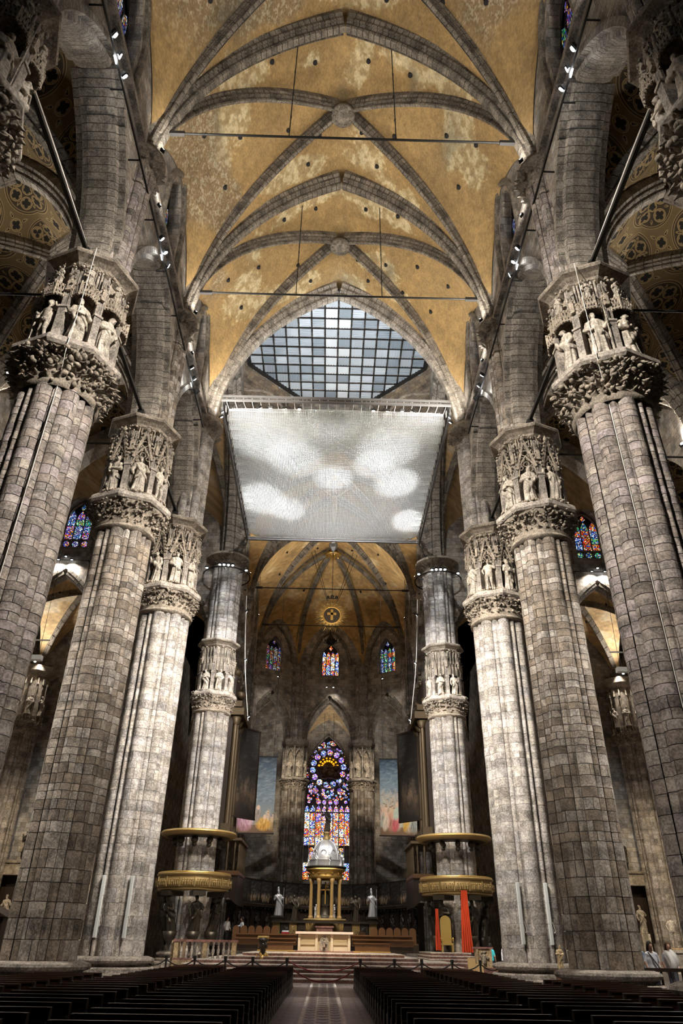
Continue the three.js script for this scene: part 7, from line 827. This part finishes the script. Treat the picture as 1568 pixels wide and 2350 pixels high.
// ---------------------------------------------------------------- people
{
  const skin = [0.45, 0.26, 0.18], body = walker({ h: 0.017, legs: [[-1, [-0.1, 0.5, 0.03], [-0.1, 0.07, 0]], [1, [0.11, 0.5, -0.02], [0.11, 0.07, -0.04]]], arms: [[-1, [-0.27, 1.16, 0.0], [-0.24, 0.92, 0.12]], [1, [0.27, 1.16, 0.0], [0.22, 0.95, 0.16]]] }), reach = walker({ h: 0.017, legs: [[-1, [-0.1, 0.5, 0.12], [-0.1, 0.07, 0.02]], [1, [0.11, 0.5, -0.06], [0.11, 0.07, -0.16]]], arms: [[-1, [-0.26, 1.2, 0.1], [-0.16, 1.22, 0.3]], [1, [0.27, 1.16, -0.02], [0.26, 0.9, 0.06]]] });
  const dressed = (g, top, legs) => { g = g.clone(); const p = g.attributes.position, a = new Float32Array(p.count * 3); for (let i = 0; i < p.count; i++) { const x = p.getX(i), y = p.getY(i), ax = Math.abs(x), c = y > 1.52 || (y > 1.46 && ax < 0.06) ? skin : ax > 0.235 && y < 1.2 && y > 0.7 ? skin : ax > 0.15 && y < 1.03 && y > 0.78 && p.getZ(i) > 0.06 ? skin : y > 0.93 ? top : y > 0.09 ? legs : [0.03, 0.03, 0.03]; a.set(c, i * 3); } g.setAttribute('color', new THREE.BufferAttribute(a, 3)); return g; };
  const cloth = mat(0xffffff, { vertexColors: true, roughness: 0.9 }), hairGeo = netsMesh((x, y, z) => Math.max(ell(x, y, z, [0, 1.72, 0.0], [0.1, 0.125, 0.115]), -(ell(x, y, z, [0, 1.64, 0.13], [0.085, 0.11, 0.1]))), [-0.13, 1.55, -0.14], [0.13, 1.88, 0.16], 0.012), longHair = netsMesh((x, y, z) => Math.max(smin(ell(x, y, z, [0, 1.72, 0.0], [0.105, 0.13, 0.12]), ell(x, y, z, [0, 1.56, -0.06], [0.12, 0.17, 0.07]), 0.04), -(ell(x, y, z, [0, 1.64, 0.14], [0.085, 0.12, 0.105]))), [-0.15, 1.36, -0.16], [0.15, 1.88, 0.16], 0.013);
  const person = (x, y, d, turn, label, top, legs, o = {}) => { const t = thing('person', label, 'person', [x, y, -d], turn); part('body', dressed(o.reach ? reach : body, top, legs), cloth, t); part('hair', o.long ? longHair : hairGeo, mat(lin(...(o.hair || [0.02, 0.014, 0.01]))), t); if (o.bag) part('shoulder_strap', tube([V(-0.14, 1.5, 0.06), V(0, 1.25, 0.15), V(0.18, 1.0, 0.12)], 0.018, 5, 10), M.iron, t); if (o.scarf) part('shawl', netsMesh((a, b, c) => Math.max(Math.abs(ell(a, b, c, [0.02, 1.22, 0.0], [0.27, 0.34, 0.19]) + 0.012 * Math.sin(30 * a + 14 * b)) - 0.016, -(a + 0.16 + (b - 1.2) * 0.3)), [-0.34, 0.86, -0.24], [0.34, 1.6, 0.24], 0.02), mat(lin(0.6, 0.58, 0.54)), t, 'pale draped shawl'); t.scale.setScalar(o.s || 0.98); return t; };
  person(11.75, 0, 29.4, 0.1, 'woman in a white short-sleeved top with a dark shoulder strap', [0.7, 0.72, 0.78], [0.05, 0.06, 0.1], { bag: 1, long: 1 }); person(12.5, 0, 29.6, -0.2, 'woman wrapped in a pale draped shawl', [0.5, 0.5, 0.52], [0.1, 0.1, 0.12], { scarf: 1, hair: [0.1, 0.06, 0.03], long: 1 }); person(11.2, 0, 30.4, 2.6, 'person in black clothes turned away beside the column base', [0.02, 0.02, 0.025], [0.02, 0.02, 0.02], { s: 1.02 }); person(11.55, 0, 31.0, 2.9, 'person in dark clothes turned away behind the woman in white', [0.025, 0.02, 0.03], [0.02, 0.02, 0.02], { s: 1.0, reach: 1 }); person(12.1, 0, 31.4, 0.4, 'person in a pale blue shirt between the two women', [0.3, 0.42, 0.6], [0.08, 0.08, 0.12], { s: 0.99 }); person(13.0, 0, 30.8, 0.2, 'person in a dark purple top beside the woman with the shawl', [0.1, 0.05, 0.1], [0.05, 0.05, 0.06], { long: 1 });
  person(9.75, 0, 44.6, 1.2, 'person in a long white shirt walking beside the pale crossing pier', [0.75, 0.73, 0.76], [0.02, 0.02, 0.025], { reach: 1, s: 0.95 }); person(9.35, 0, 46.0, 2.4, 'person in a turquoise top behind the marble ambo', [0.05, 0.5, 0.55], [0.05, 0.05, 0.08], { s: 0.92 });
  { const pf = thing('choir_platform', 'low dark wooden platform behind the tall walnut seats', 'platform', [-6.5, SANCT, -59.5]); part('boards', box(3.4, 0.3, 3.2, 0, 0.15, 0), M.darkwood, pf); } person(PEOPLE[0][0], SANCT + 0.3, PEOPLE[0][2], 0.8, PEOPLE[0][3], [0.7, 0.7, 0.7], [0.02, 0.02, 0.02]); person(PEOPLE[1][0], SANCT + 0.3, PEOPLE[1][2], -1.2, PEOPLE[1][3], [0.6, 0.68, 0.78], [0.02, 0.02, 0.02], { reach: 1 }).rotation.x = 0.3;
}
shade(scene);
renderer.render(scene, camera);
